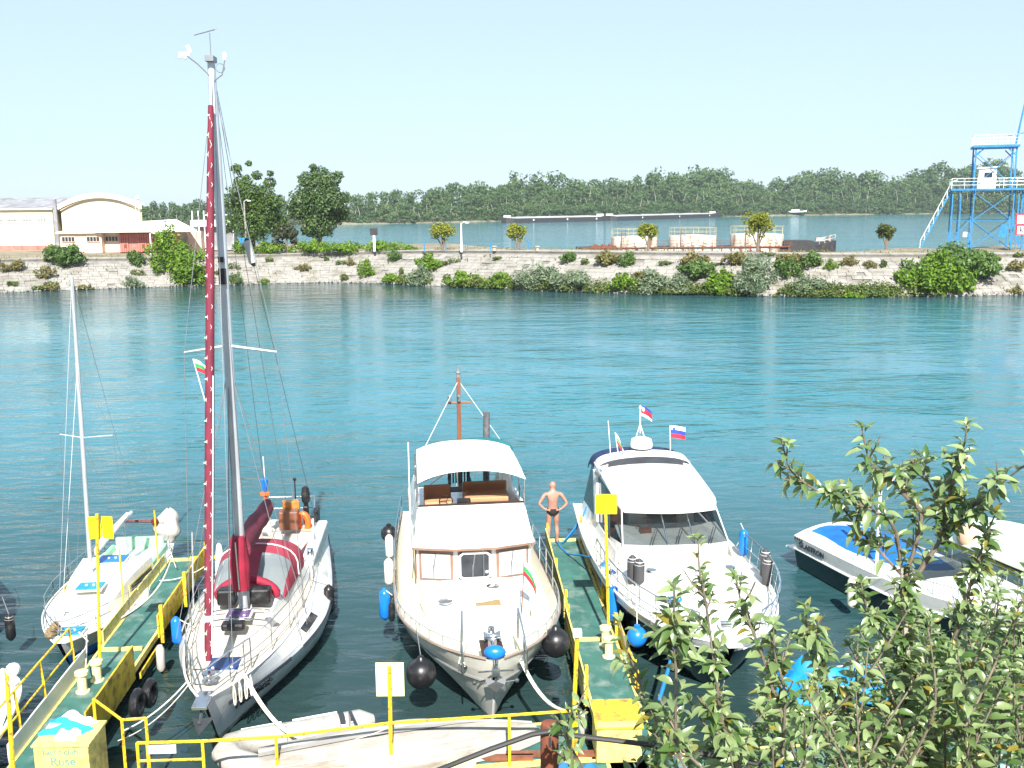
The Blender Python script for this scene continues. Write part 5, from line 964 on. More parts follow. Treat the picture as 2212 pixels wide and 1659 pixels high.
# anchor at the bow
bw = HS.top(1, 0); m = MB(); m.box((0, bw.y+.0, bw.z-.02), (.26, .6, .06)); m.build('bow_roller', chrome, SB, bevel=.01); m = MB(); m.tube([(0, bw.y-.2, bw.z+.02), (0, bw.y+.35, bw.z-.28)], .03, 6); m.add([(0, bw.y+.3, bw.z-.2), (.2, bw.y+.05, bw.z-.3), (0, bw.y+.45, bw.z-.42), (-.2, bw.y+.05, bw.z-.3), (0, bw.y+.15, bw.z-.36)], [[0, 1, 2], [0, 2, 3], [1, 4, 2], [3, 2, 4], [0, 3, 4, 1]]); m.build('anchor', mat('galvanised_grey', (.1, .11, .12)), SB)
nm = HS.side(.895, .60, -1, .02); q0, q1 = HS.side(.83, .60, -1, .03), HS.side(.965, .60, -1, .03); xv = (q1-q0).normalized() ; xv = -xv if False else xv; zv = (HS.side(.895, .75, -1)-HS.side(.895, .5, -1)); yv = (zv-xv*zv.dot(xv)).normalized(); 
xv = -xv; M4 = Matrix((( xv.x, yv.x, xv.cross(yv).x, nm.x), (xv.y, yv.y, xv.cross(yv).y, nm.y), (xv.z, yv.z, xv.cross(yv).z, nm.z), (0, 0, 0, 1)))
text('Mrs. Spirit', .27, ink, 'lettering', SB, M4, .02, .35)
put_fender('black long fender at the right side of the sailing yacht', at(711, 1295, Y=22.2), 'cyl', black, .12, sidepoint(SB, HS, .44, 1.05, -1)); put_fender('white small fender high on the right side of the sailing yacht', at(699, 1240, Y=23.6), 'cyl', offwhite, .07, sidepoint(SB, HS, .3, 1.05, -1))
put_fender('blue fender on the left side of the sailing yacht by the pier', at(381, 1362, Y=19.6), 'cyl', blue, .1, sidepoint(SB, HS, .68, 1.05, 1))
for cx, cy, lb in ((655, 1135, 'horseshoe lifebuoy, bright orange, on the stern rail of the sailing yacht'),):
    p = at(cx, cy, Y=26.3); q = MB(); q.tube([(.13*math.cos(a), .02, .16+.26*math.sin(a)) for a in [-1.1+i*(pi+2.2)/12 for i in range(13)]], .085, 8); tag(q.build('lifebuoy', orange, smooth=True, loc=p-Vector((0, 0, .1))), lb, 'lifebuoy')
q = MB(); p = at(474, 1200, Y=22.6); q.lathe([(.05, -.5), (.13, -.35), (.11, .1), (.06, .5), (.02, .55)], n=10); tag(q.build('white_bundle', flagw, smooth=True, loc=p-Vector((0, 0, .25))), 'white cloth bundle on the left rail of the sailing yacht', 'bundle')
m = MB(); a, b = loc(at(415, 1150, Y=20.6)), loc(at(418, 1330, Y=20.4)); m.tube([a, b], .018, 6); m.build('boat_hook', alu, SB)
t = thing('blue_pennant', 'blue rolled pennant with orange float on a stay behind the sailing yacht', 'pennant', at(572, 1060, Y=25)); q = MB(); q.lathe([(.03, -.05), (.08, .1), (.1, .3), (.02, .32)], n=8); q.build('cloth', blue, t); q = MB(); q.lathe([(.03, -.3), (.07, -.12), (.13, -.1), (.13, -.05), (.05, -.04)], n=10); q.build('float', orange, t, smooth=True); q = MB(); q.tube([(.05, 0, -1.2), (.02, 0, .0), (0, 0, .9)], .012, 5); q.build('staff', whitesteel, t)

# ---------------------------------------------------------------- motor yacht
MY = boat('motor_yacht', 'white motor yacht with dark hull and hardtop moored right of the middle pier', (4.12, 17.9, 0), (3.34, 28.2, 0), 'motor boat'); MY.scale = (.90, .94, .95)
HM = Hull(10.95, 3.95, [(0, .90), (.3, 1.), (.6, 1.), (.74, .94), (.86, .76), (.94, .52), (.98, .28), (1, .04)], [(0, 1.2), (.4, 1.3), (.7, 1.45), (1, 1.52)], rake=1.5, rp=1.1, wl=.95, flare=.5, vee=.10)
HM.skin((0, .2, .4, .55, .70, .87, .93, 1), [0, 0, 0, 0, 0, 1, 1]).build('hull', [blackgloss, white], MY, smooth=True)
HM.strip(.875, .02, 0, .99, .005).build('hull_strake', whitesteel, MY, smooth=True); HM.strip(1, .03, 0, .99, -.01).build('gunwale', white, MY, smooth=True)
HM.deck(.99, .03, 0, .99, .06).build('deck', offwhite, MY, smooth=True)
def md(t, u):                                             # domed foredeck up to the windscreen
    y = lerp(4.75, .9, t); q = HM.p((y+5.475)/10.95, 1, 1); hb = max(.03, (q.x-.34*min(1, t*3+.15))*.97); z = q.z+.02+.62*(t**.85)*(1-abs(u)**2.6)+.04*t; return (hb*u, y, z)
rowsM = [[md(i/16, j/14*2-1) for j in range(15)] for i in range(17)]
m = MB(); m.slab(rowsM, .05); m.build('foredeck', white, MY, smooth=True)
for sd in (1, -1): m = MB(); m.tube([Vector(md(t, sd*.36))+Vector((0, 0, .005)) for t in [.1+.07*i for i in range(12)]], [.01]+[.035]*10+[.01], 6); m.build('deck_moulding', white, MY, smooth=True)
for sd in (1, -1): m = MB(); c = md(.70, sd*.62); m.lathe([(.13, 0), (.13, .03), (.08, .045), (0, .05)], c, 14); m.build('deck_hatch', chrome, MY, smooth=True)
q = MB(); c = md(.42, 0); q.box((0, c[1], c[2]-.005), (.6, .6, .04), Matrix.Rotation(.13, 3, 'X')); q.build('foredeck_hatch', offwhite, MY, bevel=.02)
# cabin sides, windscreen, hardtop
wb = [(-1.50, -.6, 1.78), (-1.38, .55, 1.95), (-.9, 1.05, 2.08), (-.35, 1.22, 2.12), (.35, 1.22, 2.12), (.9, 1.05, 2.08), (1.38, .55, 1.95), (1.50, -.6, 1.78)]
wt = [(-1.34, -1.4, 2.58), (-1.26, -.25, 2.60), (-.84, .10, 2.62), (-.33, .22, 2.63), (.33, .22, 2.63), (.84, .10, 2.62), (1.26, -.25, 2.60), (1.34, -1.4, 2.58)]
m = MB(); m.slab([wb, [(x*1.02, y+.01, 1.3) for x, y, z in wb]], .05, (0, -.3, -.6)); m.build('cabin_front', white, MY, smooth=True)
ws = None
for i in range(7):
    m = MB(); a, b, c, d = Vector(wb[i]), Vector(wb[i+1]), Vector(wt[i+1]), Vector(wt[i]); m.quad(a, b, c, d); pn = m.build('windscreen_pane', glassdark, MY)
    if i in (0, 2, 4, 6):
        e = MB(); e.tube([b if i < 3 else a, c if i < 3 else d], .022, 6); e.build('windscreen_pillar', chrome if i in (2, 4) else white, MY)
for x in (-.75, .1, .75):
    m = MB(); p0 = Vector((x, 1.16, 2.1)); 
    for d in (0, .06): m.tube([p0+Vector((d, 0, .0)), p0+Vector((d-.2, -.3, .32))], .012, 5)
    m.build('wiper', black, MY)
m = MB(); m.slab([[(x, y-.06, z+.0) for x, y, z in wb[1:7]], [(x, -.6, 2.08) for x, y, z in wb[1:7]]], .05); m.build('dashboard', white, MY)
m = MB(); c = Vector((.7, -.05, 2.28)); m.tube([c+Vector((.17*math.cos(a), .06*math.sin(a), .15*math.sin(a))) for a in [i*pi/8 for i in range(16)]], .016, 5, closed=True); m.box((.7, .1, 2.12), (.3, .2, .16)); m.build('helm_wheel', wood, MY)
m = MB(); [m.box((x, -1.0, 2.1), (.5, .4, .7)) for x in (.7, -.6)]; m.box((0, -2.5, 1.8), (2.4, 1, .5)); m.build('interior_seats', offwhite, MY, bevel=.05)
m = MB(); m.box((0, -1.8, 1.35), (2.9, 4.4, .06)); m.build('saloon_floor', darkwood, MY)
for sd in (1, -1):
    m = MB(); m.slab([[(sd*1.52, .4, 1.72), (sd*1.55, -1.2, 1.66), (sd*1.58, -4.6, 1.55)], [(sd*1.62, .9, 1.3), (sd*1.66, -1.2, 1.28), (sd*1.7, -4.8, 1.2)]], .05, (-sd, 0, 0)); m.build('cabin_side', white, MY, smooth=True)
    m = MB(); m.slab([[(sd*1.36, -1.45, 2.66), (sd*1.4, -3.0, 2.7), (sd*1.42, -4.2, 2.74)], [(sd*1.51, -.65, 1.76), (sd*1.56, -2.6, 1.66), (sd*1.58, -4.7, 1.56)]], .02, (-sd, 0, 0)); m.build('side_curtain', pane, MY)
    m = MB(); m.slab([[(sd*1.40, -3.1, 2.72), (sd*1.42, -3.6, 2.76)], [(sd*1.56, -2.0, 1.72), (sd*1.57, -2.4, 1.7)]], .06, (sd, 0, 0)); m.build('side_pillar', white, MY)
def ht(t, u): y = lerp(.50, -3.8, t); hb = lerp(1.36, 1.42, t)*(1-.10*(1-min(1, t*5))**2); return (hb*u, y-.62*u*u*(1-t)**2, 2.66+.26*t**.8+.13*(1-abs(u)**2.2)-.06*(1-min(1, t*4))**2)
m = MB(); m.slab([[ht(i/14, j/18*2-1) for j in range(19)] for i in range(15)], .06); m.build('hardtop', white, MY, smooth=True)
for sd in (1, -1):
    m = MB(); m.slab([[Vector(ht(t, u))+Vector((0, 0, .012)) for u in [sd*(.10+.09*j) for j in range(8)]] for t in (.22, .34, .46, .58, .68)], .012); m.build('roof_panel', mat('pale_grey_roof_panel', (.66, .67, .70), .3, var=.03), MY, smooth=True)
m = MB()
for rr, z, y in ((1., .0, -3.35), ): m.slab([[(1.42*math.cos(a), y-.45*s_+.25*math.sin(a), 2.72+.55*max(0, math.sin(a))**.6+.03*s_) for a in [pi*j/20 for j in range(21)]] for s_ in (0, .5, 1.)], .06); m.build('radar_arch', white, MY, smooth=True)
m = MB(); m.slab([[(1.15*math.cos(a), -3.08, 2.98+.22*max(0, math.sin(a))**.7) for a in [.35+(pi-.7)*j/12 for j in range(13)]], [(1.2*math.cos(a), -3.1, 2.93) for a in [.35+(pi-.7)*j/12 for j in range(13)]]], .02, (0, -1, 0)); m.build('arch_window', pane, MY, smooth=True)
m = MB(); m.slab([[(1.40*math.cos(a), y, z0+.45*max(0, math.sin(a))**.6) for a in [pi*j/16 for j in range(17)]] for y, z0 in ((-3.85, 2.75), (-4.6, 2.70), (-5.1, 2.4))], .03); m.build('canopy', mat('navy_canopy', (.01, .025, .10), .7), MY, smooth=True)
m = MB(); m.lathe([(.16, 3.32), (.33, 3.36), (.34, 3.46), (.30, 3.58), (.15, 3.64), (0, 3.65)], (.02, -3.65, 0), 20); m.build('radar_dome', white, MY, smooth=True); m = MB()
for x, y in ((.22, -3.9), (-.22, -3.9), (0, -4.1)): m.tube([(x, y, 3.3), (0, -3.95, 3.95)], .016, 5)
m.tube([(0, -3.95, 3.9), (0, -3.95, 4.4)], .022, 6); m.ball((0, -3.95, 4.43), .05, 8, 5); m.build('signal_mast', whitesteel, MY); m = MB(); m.tube([(1.0, -3.3, 3.15), (1.08, -3.35, 4.2)], .014, 5); m.build('aerial', whitesteel, MY)
m = MB(); m.lathe([(.06, 0), (.12, .05), (.12, .12), (0, .13)], (1.46, -2.6, 2.9), 10, Matrix.Rotation(pi/2, 3, 'X')); m.build('searchlight', chrome, MY)
# rails
for sd in (1, -1):
    m = MB(); T_ = [.50+.055*i for i in range(9)]+[.972]; P = [HM.side(t, 1, sd, -.06) for t in T_]; hh = [.62]*9+[.6]; U = [p+Vector((sd*.06*min(1, (t-.45)*6), .1, h)) for p, t, h in zip(P, T_, hh)]; m.tube([P[0]-Vector((0, .5, -.1))]+U, .018, 6); m.tube([p.lerp(u, .5) for p, u in zip(P, U)], .011, 5)
    for p, u in zip(P, U): m.tube([p, u], .013, 5)
    m.build('bow_rail', chrome, MY)
bw = HM.top(1, 0); m = MB(); m.box((0, bw.y-.1, bw.z+.0), (.34, .55, .06)); m.build('bow_platform', offwhite, MY, bevel=.03); m = MB(); m.box((0, bw.y-.6, bw.z+.08), (.2, .3, .16)); m.lathe([(.07, -.12), (.07, .12)], (0, bw.y-.55, bw.z+.18), 12, Matrix.Rotation(pi/2, 3, 'Y')); m.build('windlass', chrome, MY, bevel=.01)
q = MB()
for i in range(5): c = W_(MY, (.75, 3.55, 1.63+.025*i)); q.tube([c+Vector(((.16-.01*i)*math.cos(a), (.14-.01*i)*math.sin(a), .01*math.sin(3*a))) for a in [j*pi/6 for j in range(12)]], .018, 5, closed=True)
tag(q.build('rope_coil', bluerope), 'coil of blue rope on the motor yacht foredeck', 'rope coil')
for x, y, lb, Y in ((1366, 1232, 'left of two dark fenders stowed on the near left rail of the motor yacht', 21.0), (1381, 1240, 'right of two dark fenders stowed on the near left rail of the motor yacht', 20.8), (1653, 1218, 'upper of two dark fenders stowed on the right rail of the motor yacht', 21.5), (1658, 1236, 'lower of two dark fenders stowed on the right rail of the motor yacht', 21.1)):
    put_fender(lb, at(x, y, Y=Y), 'cyl', mat('charcoal_fender', (.05, .05, .055), .5), .115, cap=blankwhite)
put_fender('blue fender hanging from the right rail of the motor yacht', at(1606, 1172, Y=23.2), 'cyl', blue, .11, at(1600, 1130, Y=23.2))
put_fender('blue ball fender low between the pier and the motor yacht bow', at(1376, 1375, Y=18.9), 'ball', blue, .2, at(1374, 1262, Y=19.9))
put_fender('blue fender between the middle pier and the motor yacht, nearest the bow but one', at(1326, 1305, Y=20.9), 'cyl', blue, .14, sidepoint(MY, HM, .72, 1.1, 1)); put_fender('blue fender between the middle pier and the motor yacht, half hidden by the pole', at(1306, 1243, Y=22.6), 'cyl', blue, .12, sidepoint(MY, HM, .56, 1.1, 1)); put_fender('dark blue fender farthest along the middle pier', at(1322, 1260, Y=22.0), 'cyl', navy, .11, sidepoint(MY, HM, .62, 1.1, 1))

# ---------------------------------------------------------------- small sailboat on the left
SS = boat('small_sailboat', 'small white sailboat with blue hatches beside the left pier', (-9.42, 19.75, 0), (-10.0, 26.3, 0), 'sailboat')
H2 = Hull(6.6, 2.25, [(0, .66), (.25, .9), (.5, 1.), (.7, .88), (.86, .55), (.95, .25), (1, .04)], [(0, .62), (.5, .6), (1, .72)], rake=.75, rp=1., wl=.9, flare=.5, bot=-.3, vee=.14)
H2.skin((0, .3, .5, .6, .8, 1), [1, 1, 1, 0, 0]).build('hull', [white, blue], SS, smooth=True); H2.strip(1, .02, 0, .99).build('toe_rail', offwhite, SS, smooth=True); H2.deck(.985, .02, 0, .99, .06).build('deck', white, SS, smooth=True)
def c2_(t, u): y = lerp(2.2, -.9, t); hb = lerp(.35, .82, t**.6); return (hb*u, y, .68+.42*min(1, t*1.8)**.8+.05*(1-u*u))
m = MB(); m.loft([[(-lerp(.35, .82, (i/10)**.6)*1.1, lerp(2.2, -.9, i/10), .58)]+[c2_(i/10, j/8*2-1) for j in range(9)]+[(lerp(.35, .82, (i/10)**.6)*1.1, lerp(2.2, -.9, i/10), .58)] for i in range(11)], ring_closed=False); m.slab([[(-.9, -.9, .58), (.9, -.9, .58)], [(-.82, -.92, 1.1), (.82, -.92, 1.1)]], .03, (0, -1, 0)); m.build('cabin', white, SS, smooth=True, ang=45)
for sd in (1, -1):
    m = MB(); m.slab([[(sd*(lerp(.7, .845, i/3)+.02), lerp(.75, -.7, i/3), .98) for i in range(4)], [(sd*(lerp(.72, .875, i/3)+.02), lerp(.75, -.7, i/3), .76) for i in range(4)]], .012, (sd, 0, 0)); f = m.build('cabin_window', yellowpale, SS); m = MB(); m.slab([[(sd*(lerp(.71, .845, i/3)+.04), lerp(.65, -.6, i/3), .95) for i in range(4)], [(sd*(lerp(.73, .87, i/3)+.04), lerp(.65, -.6, i/3), .79) for i in range(4)]], .006, (sd, 0, 0)); m.build('pane', pane, f)
for x, y, wx, wy, z, mt_ in ((0, 1.15, .55, .42, 1.13, hatchblue), (0, -.55, .66, .5, 1.17, blue), (-.05, 2.72, .5, .42, .73, hatchblue)):
    q = MB(); q.box((x, y, z), (wx+.06, wy+.06, .04)); f = q.build('deck_hatch', offwhite, SS); q = MB(); q.box((x, y, z+.035), (wx, wy, .03)); q.build('hatch_lid', mt_, f, bevel=.01); [MB().lathe([(.03, 0), (.03, .02), (0, .025)], (x+s*.08, y, z+.05), 8).build('vent', lampglass, f) for s in (-1, 1)]
m = MB(); m.box((0, -2.1, .55), (1.2, 2.2, .1)); m.build('cockpit', hatchblue, SS); m = MB(); m.box((0, -2.95, .78), (1.25, .12, .36)); [m.box((s*.68, -2.1, .68), (.10, 1.6, .22)) for s in (-1, 1)]; m.build('cockpit_coaming', mint, SS, bevel=.03)
t = thing('outboard_motor', 'outboard motor wrapped in a grey cloth at the stern of the small sailboat', 'outboard motor', W_(SS, (-.55, -3.45, .9))); q = MB(); rings = []
for i in range(15):
    v = i/14; rr0 = .04+.27*math.sin(pi*min(1, .08+v*.95))**.55*(1 if v > .35 else .72+.8*v*.35)
    rings.append([(rr0*(1+.16*math.sin(3*a+v*7)+.07*math.sin(7*a-v*11))*math.cos(a)*1.1+.12*v, rr0*(1+.13*math.cos(4*a+v*5))*math.sin(a)*.85, -.35+v*1.0+.05*math.sin(2*a)) for a in [2*pi*k_/18 for k_ in range(18)]])
q.loft(rings, caps=True); q.build('cover', greycloth, t, smooth=True, ang=70); q = MB(); q.beam((0, .05, -.9), (0, .05, .1), .1, .16); q.build('shaft', black, t)
inv = (Matrix.Translation(SS.location) @ Matrix.Rotation(SS.rotation_euler.z, 4, 'Z')).inverted()
f0 = loc(at(196, 1236, Y=22.75)); f0.z = 1.08; f1 = loc(at(155, 598, Y=22.75)); MM = MB().tube([f0, f0.lerp(f1, .72)], .05, 10).tube([f0.lerp(f1, .72), f1], [.042, .036], 10).build('mast', alu, SS, smooth=True)
m = MB(); q = f0.lerp(f1, .475); e0, e1 = loc(at(129, 938, Y=22.7)), loc(at(244, 940, Y=22.7)); m.tube([e0, q], .014, 5); m.tube([e1, q], .014, 5); m.build('spreader', alu, MM); m = MB()
for e in (e0, e1): m.tube([f0.lerp(f1, .72), e, (e.x*1.15, f0.y-.2, .65)], .0055, 4); m.tube([q, ((.8 if e.x > f0.x else -.8), f0.y-.5, .65)], .0045, 4)
m.tube([f1, (0, -3.25, .9)], .005, 4); m.tube([f0.lerp(f1, .72), (0, 3.2, .75)], .0045, 4); m.tube([f1, (0.05, 3.2, .8)], .004, 4); m.build('rigging', wire, MM)
m = MB(); be = loc(at(284, 1106, Y=24.7)); b0 = f0+Vector((0, -.1, .42)); m.tube([b0, be], .045, 8); bo = m.build('boom', alu, SS, smooth=True); m = MB(); m.tube([b0.lerp(be, f)+Vector((0, 0, .06)) for f in (.05, .3, .6, .9)], [.1, .09, .07, .05], 8); m.build('furled_mainsail', mat('white_sail', (.7, .7, .68), .85, var=.1, bump=.02, bscale=8), bo, smooth=True)
m = stanchions(H2, .1, .88, .45, 5, inset=.05, rails=(1., .5), r=.01); m.build('guard_rail', chrome, SS); m = MB()
for f in (1, .55): m.tube([H2.side(t, 1, 1, -.04)+Vector((0, 0, .45*f)) for t in (.82, .92, .98)]+[H2.side(t, 1, -1, -.04)+Vector((0, 0, .45*f)) for t in (.98, .92, .82)], .012, 5)
m.build('pulpit', chrome, SS); q = H2.side(.80, 1, 0); text('Pc 07', .22, ink, 'lettering', SS, Matrix.Translation((.12, 1.92, .80)) @ Matrix.Rotation(pi, 4, 'Z') @ Matrix.Rotation(.5, 4, 'X'), .004)
q = MB()
for i in range(7): q.ball((R.uniform(-.12, .12), R.uniform(-.1, .1), R.uniform(0, .2)), R.uniform(.06, .12), 8, 5)
tag(q.build('rope_heap', mat('brown_rope', (.22, .16, .09), .9, var=.4, scale=20), loc=W_(SS, (.25, 2.95, .8))), 'heap of brown rope at the bow of the small sailboat', 'rope heap')
q = MB(); q.tube([(0, 0, 0), (.9, .05, -.03)], .035, 8); q.ball((.95, 0, -.02), (.10, .08, .11)); tag(q.build('red_float', mat('dark_red_paint', (.14, .02, .015), .5), smooth=True, loc=W_(SS, (.6, -3.3, 1.3))), 'dark red oar and float lying at the stern of the small sailboat', 'float')

# ---------------------------------------------------------------- sports boat on the right
GB = boat('sports_boat', 'white and black sports boat with blue cover behind the apple tree', (11.0, 19.6, 0), (8.5, 26.2, 0), 'motor boat')
H3 = Hull(7.0, 2.45, [(0, .92), (.4, 1.), (.65, .97), (.82, .75), (.93, .45), (1, .05)], [(0, .92), (.5, .98), (1, 1.15)], rake=1.0, rp=1.1, wl=.95, flare=.4, vee=.1)
H3.skin((0, .3, .5, .62, .72, .85, 1), [0, 0, 0, 0, 1, 1]).build('hull', [blackgloss, white], GB, smooth=True); H3.strip(.72, .03, 0, .99, .01).build('rub_rail', whitesteel, GB, smooth=True); H3.deck(1., .01, .0, .99, .22).build('deck', white, GB, smooth=True)
m = MB(); m.slab([[((.95-.12*t)*u, lerp(-3.3, .9, t), 1.0+.36*(1-abs(u)**2.2)*math.sin(.35+t*2.3)+.03*math.sin(9*t+4*u)) for u in [j/8*2-1 for j in range(9)]] for t in [i/14 for i in range(15)]], .03); m.build('cockpit_cover', bluecover, GB, smooth=True)
m = MB(); m.slab([[(-.85, .8, 1.1), (0, 1.2, 1.2), (.85, .8, 1.1)], [(-.8, .4, 1.5), (0, .75, 1.6), (.8, .4, 1.5)]], .02, (0, -1, 0)); m.build('windscreen', glassdark, GB, smooth=True); m = MB(); m.box((0, -3.75, .42), (2.0, .6, .08)); m.build('swim_platform', white, GB, bevel=.03)
m = stanchions(H3, .45, .95, .3, 6, inset=.08, rails=(1.,), r=.012); m.build('bow_rail', chrome, GB); m = MB(); m.tube([(.9, -.6, 1.1), (.9, -.62, 3.1)], .04, 8); m.build('light_pole', whitesteel, GB)
for i in range(4): m = MB(); a = H3.side(.012+.014*i, .965, 1, .015); m.box(a, (.02, .045, .05)); m.build('vent', pane, GB)
a, b = H3.side(.05, .87, 1, .02), H3.side(.18, .87, 1, .02); xv = (b-a).normalized(); up = Vector((0, 0, 1)); zv = xv.cross(up); 
if zv.x < 0: xv = -xv; zv = xv.cross(up)
c = a.lerp(b, .5); up = zv.cross(xv); text('GLASTRON', .21, ink, 'lettering', GB, Matrix(((xv.x, up.x, zv.x, c.x), (xv.y, up.y, zv.y, c.y), (xv.z, up.z, zv.z, c.z), (0, 0, 0, 1))), .01)
put_fender('white fender on the near side of the sports boat behind the leaves', at(1842, 1280, Y=22.5), 'cyl', offwhite, .13, sidepoint(GB, H3, .5, 1.0, 1))
RB = boat('moored_boat', 'pale greenish covered boat with yellow sheer strip at the right edge', (14.9, 19.3, 0), (12.5, 26.4, 0), 'boat'); H4 = Hull(7.5, 2.3, [(0, .8), (.5, 1.), (.8, .7), (1, .05)], [(0, .7), (.5, .75), (1, 1.0)], rake=.6)
H4.skin((0, .3, .6, .85, 1), [0, 0, 0, 1]).build('hull', [white, yellow], RB, smooth=True); m = MB(); m.slab([[((1.05-.3*t*t)*u, lerp(-3.5, 3.2, t), .75+.85*(1-min(1, abs(u))**1.8)*(.6+.4*math.sin(t*3))) for u in [j/8*2-1 for j in range(9)]] for t in [i/10 for i in range(11)]], .03); m.build('boat_cover', mat('pale_green_cover', (.55, .66, .55), .6, var=.06), RB, smooth=True)
q = MB(); q.ball((0, 0, 0), (.3, .3, .34)); tag(q.build('buoy', mat('peach_plastic', (.7, .42, .28), .5), smooth=True, loc=at(2092, 1160, Y=25.5)), 'peach coloured round buoy seen through the apple tree', 'buoy')
# boats cut by the left edge
LB = boat('white_cruiser', 'white boat with curved gunwale cut by the left edge in front', (-9.05, 14.9, 0), (-12.6, 9.8, 0), 'boat'); H5 = Hull(6.2, 2.3, [(0, .85), (.5, 1.), (.8, .8), (.93, .5), (1, .05)], [(0, .9), (1, 1.1)], rake=.8)
LB.location = Vector((-9.62, 14.75, 0)); LB.rotation_euler.z = heading(-.04, 1)
H5.skin().build('hull', white, LB, smooth=True); H5.strip(1, .035, 0, .99).build('gunwale', white, LB, smooth=True); H5.deck(.8, .05, 0, .98, .04).build('deck', mat('pale_blue_deck', (.6, .66, .7), .5), LB, smooth=True); m = MB(); m.box((0, -.3, 1.2), (1.3, 2.4, .7)); m.build('cabin', white, LB, bevel=.15); m = MB(); m.box((0, 1.05, 1.25), (1.1, .3, .3), Matrix.Rotation(.4, 3, 'X')); m.build('windscreen', glassdark, LB)
DB = boat('dark_boat', 'dark boat with hanging fender cut by the left edge beyond the pier', (-11.7, 20.3, 0), (-15.3, 25.4, 0), 'boat'); H6 = Hull(5.8, 2.0, [(0, .8), (.5, 1.), (.8, .75), (1, .05)], [(0, .7), (1, .9)], rake=.5); H6.skin().build('hull', mat('weathered_dark_hull', (.10, .10, .10), .5, var=.3), DB, smooth=True); H6.deck(.97, .02).build('deck', greycloth, DB, smooth=True); H6.strip(1, .03).build('gunwale', alu, DB); stanchions(H6, .5, .95, .4, 4, inset=.05, r=.012).build('guard_rail', chrome, DB); put_fender('grey-black fender by the dark boat at the left edge', at(22, 1355, Y=20.6), 'cyl', black, .1, at(5, 1290, Y=20.9), cap=greycloth)
# ---------------------------------------------------------------- inflatable and upturned rowboat
p0, p1 = at(790, 1552, z=.35), at(500, 1606, z=.35); IF = thing('inflatable_dinghy', 'pale grey inflatable dinghy floating behind the walkway rail', 'dinghy', (0, 0, 0)); v = (p1-p0); L = v.length; IF.location = Vector((p0.x, p0.y, 0)); IF.rotation_euler.z = heading(v.x, v.y)
Wd = -1.0 if False else 1.05; s_ = 1                       # tubes: far one along +Y, near one offset to local +x
m = MB(); path = [(0, -.15), (0, .1), (0, 1.2), (0, L*.72), (.06, L*.88), (.25, L*1.01), (Wd*.5, L*1.06), (Wd-.25, L*1.01), (Wd-.06, L*.88), (Wd, L*.72), (Wd, 1.2), (Wd, .1), (Wd, -.15)]
z_ = lambda y: .30+.16*max(0, (y/L-.6)/.45)**2
m.tube([(-x, y, z_(y)) for x, y in path], [.10]+[.23]*11+[.10], 14); m.build('tube', greypvc, IF, smooth=True)
m = MB(); m.box((-Wd/2, L*.42, .16), (Wd-.3, L*.8, .05)); m.build('floor', mat('dinghy_floor', (.33, .32, .30), .7), IF); m = MB(); m.box((-Wd/2, .32, .42), (Wd-.36, .06, .46)); m.build('transom', pane, IF)
for y in (L*.42, ): m = MB(); m.box((-Wd/2, y, .48), (Wd-.3, .24, .03)); m.build('thwart', offwhite, IF)
for x in (0, -Wd):
    m = MB(); m.tube([(x+(.14 if x == 0 else .14), y, .50) for y in (.5, .9, 1.3)], .02, 6); m.tube([(x+.14, y, .50) for y in (1.5, 1.9, 2.2)], .02, 6); m.build('oar', whitesteel, IF)
    m = MB(); m.lathe([(.236, -.05), (.236, .05)], (x, .45, .30), 16, Matrix.Rotation(pi/2, 3, 'X')); m.build('grey_band', pane if x == 0 else wire, IF, smooth=True)
    m = MB(); m.lathe([(.234, -.012), (.234, .012)], (x, 1.45, .30), 16, Matrix.Rotation(pi/2, 3, 'X')); m.build('seam', wire, IF, smooth=True)
m = MB(); a, b = Vector((-.0, .45, .52)), Vector((-Wd*.5, .9, .2)); m.beam((-.05, .45, .50), (-.42, .40, .25), .12, .03); m.build('strap', whitesteel, IF)
a, b = at(560, 1659, z=.75), at(1185, 1580, z=.70); RW = boat('rowboat', 'upturned dirty white rowboat lying on the raft behind the rail', b, a, 'rowboat'); RW.location.z = 0; L = (b-a).length
H7 = Hull(L, 1.25, [(0, .7), (.3, .95), (.55, 1.), (.8, .7), (.93, .35), (1, .05)], [(0, .52), (.6, .5), (1, .62)], rake=.3, bot=0, wl=.72)
m = MB(); vs = (0, .15, .3, .5, .7, .85, 1); tsx = [i/24 for i in range(25)]; up_ = lambda p: Vector((p.x, p.y, .62+max(0, .54-p.z)*(1-.6*max(0, (p.y/L+.5-.45)/.55)**2)*(1-.25*max(0, .35-p.y/L-.5)/.35)))
for sd in (1, -1): m.loft([[up_(H7.p(t, v, sd)) for t in tsx] for v in vs], ring_closed=False)
m.grid([[up_(Vector((H7.p(t, .02, 1).x*u, H7.p(t, 0, 1).y, .0-.0))) for u in (-1, 0, 1)] for t in tsx]); m.loft([[up_(H7.p(0, v, -1)) for v in vs], [up_(H7.p(0, v, 1)) for v in vs]], ring_closed=False); m.build('hull', mat('dirty_white_hull', (.31, .30, .28), .6, var=.1, scale=2, dirt=((.17, .14, .10), .42, 1.8), stretch=(1, .35, 2)), RW, smooth=True)
m = MB()
for sd in (1, -1):
    for v in (.35, .62): m.tube([up_(H7.side(.03+t*.95, v, sd, .005)) for t in tsx], .016, 5)
m.tube([up_(Vector((0, H7.p(t, 0, 1).y, -.01))) for t in tsx], .02, 5); m.build('hull_strakes', mat('bare_hull_strip', (.40, .39, .375), .5), RW, smooth=True); 
for i in range(3): q = MB(); q.box((0, 0, 0), (.9+.3*i, .14, .05)); tag(q.build('plank_offcut', wood if i else palebark, loc=(-1.2+.9*i, 15.28+.1*i, .64)), ('short grey', 'brown middle', 'longest brown')[i]+' loose plank on the raft in front of the upturned rowboat', 'plank')
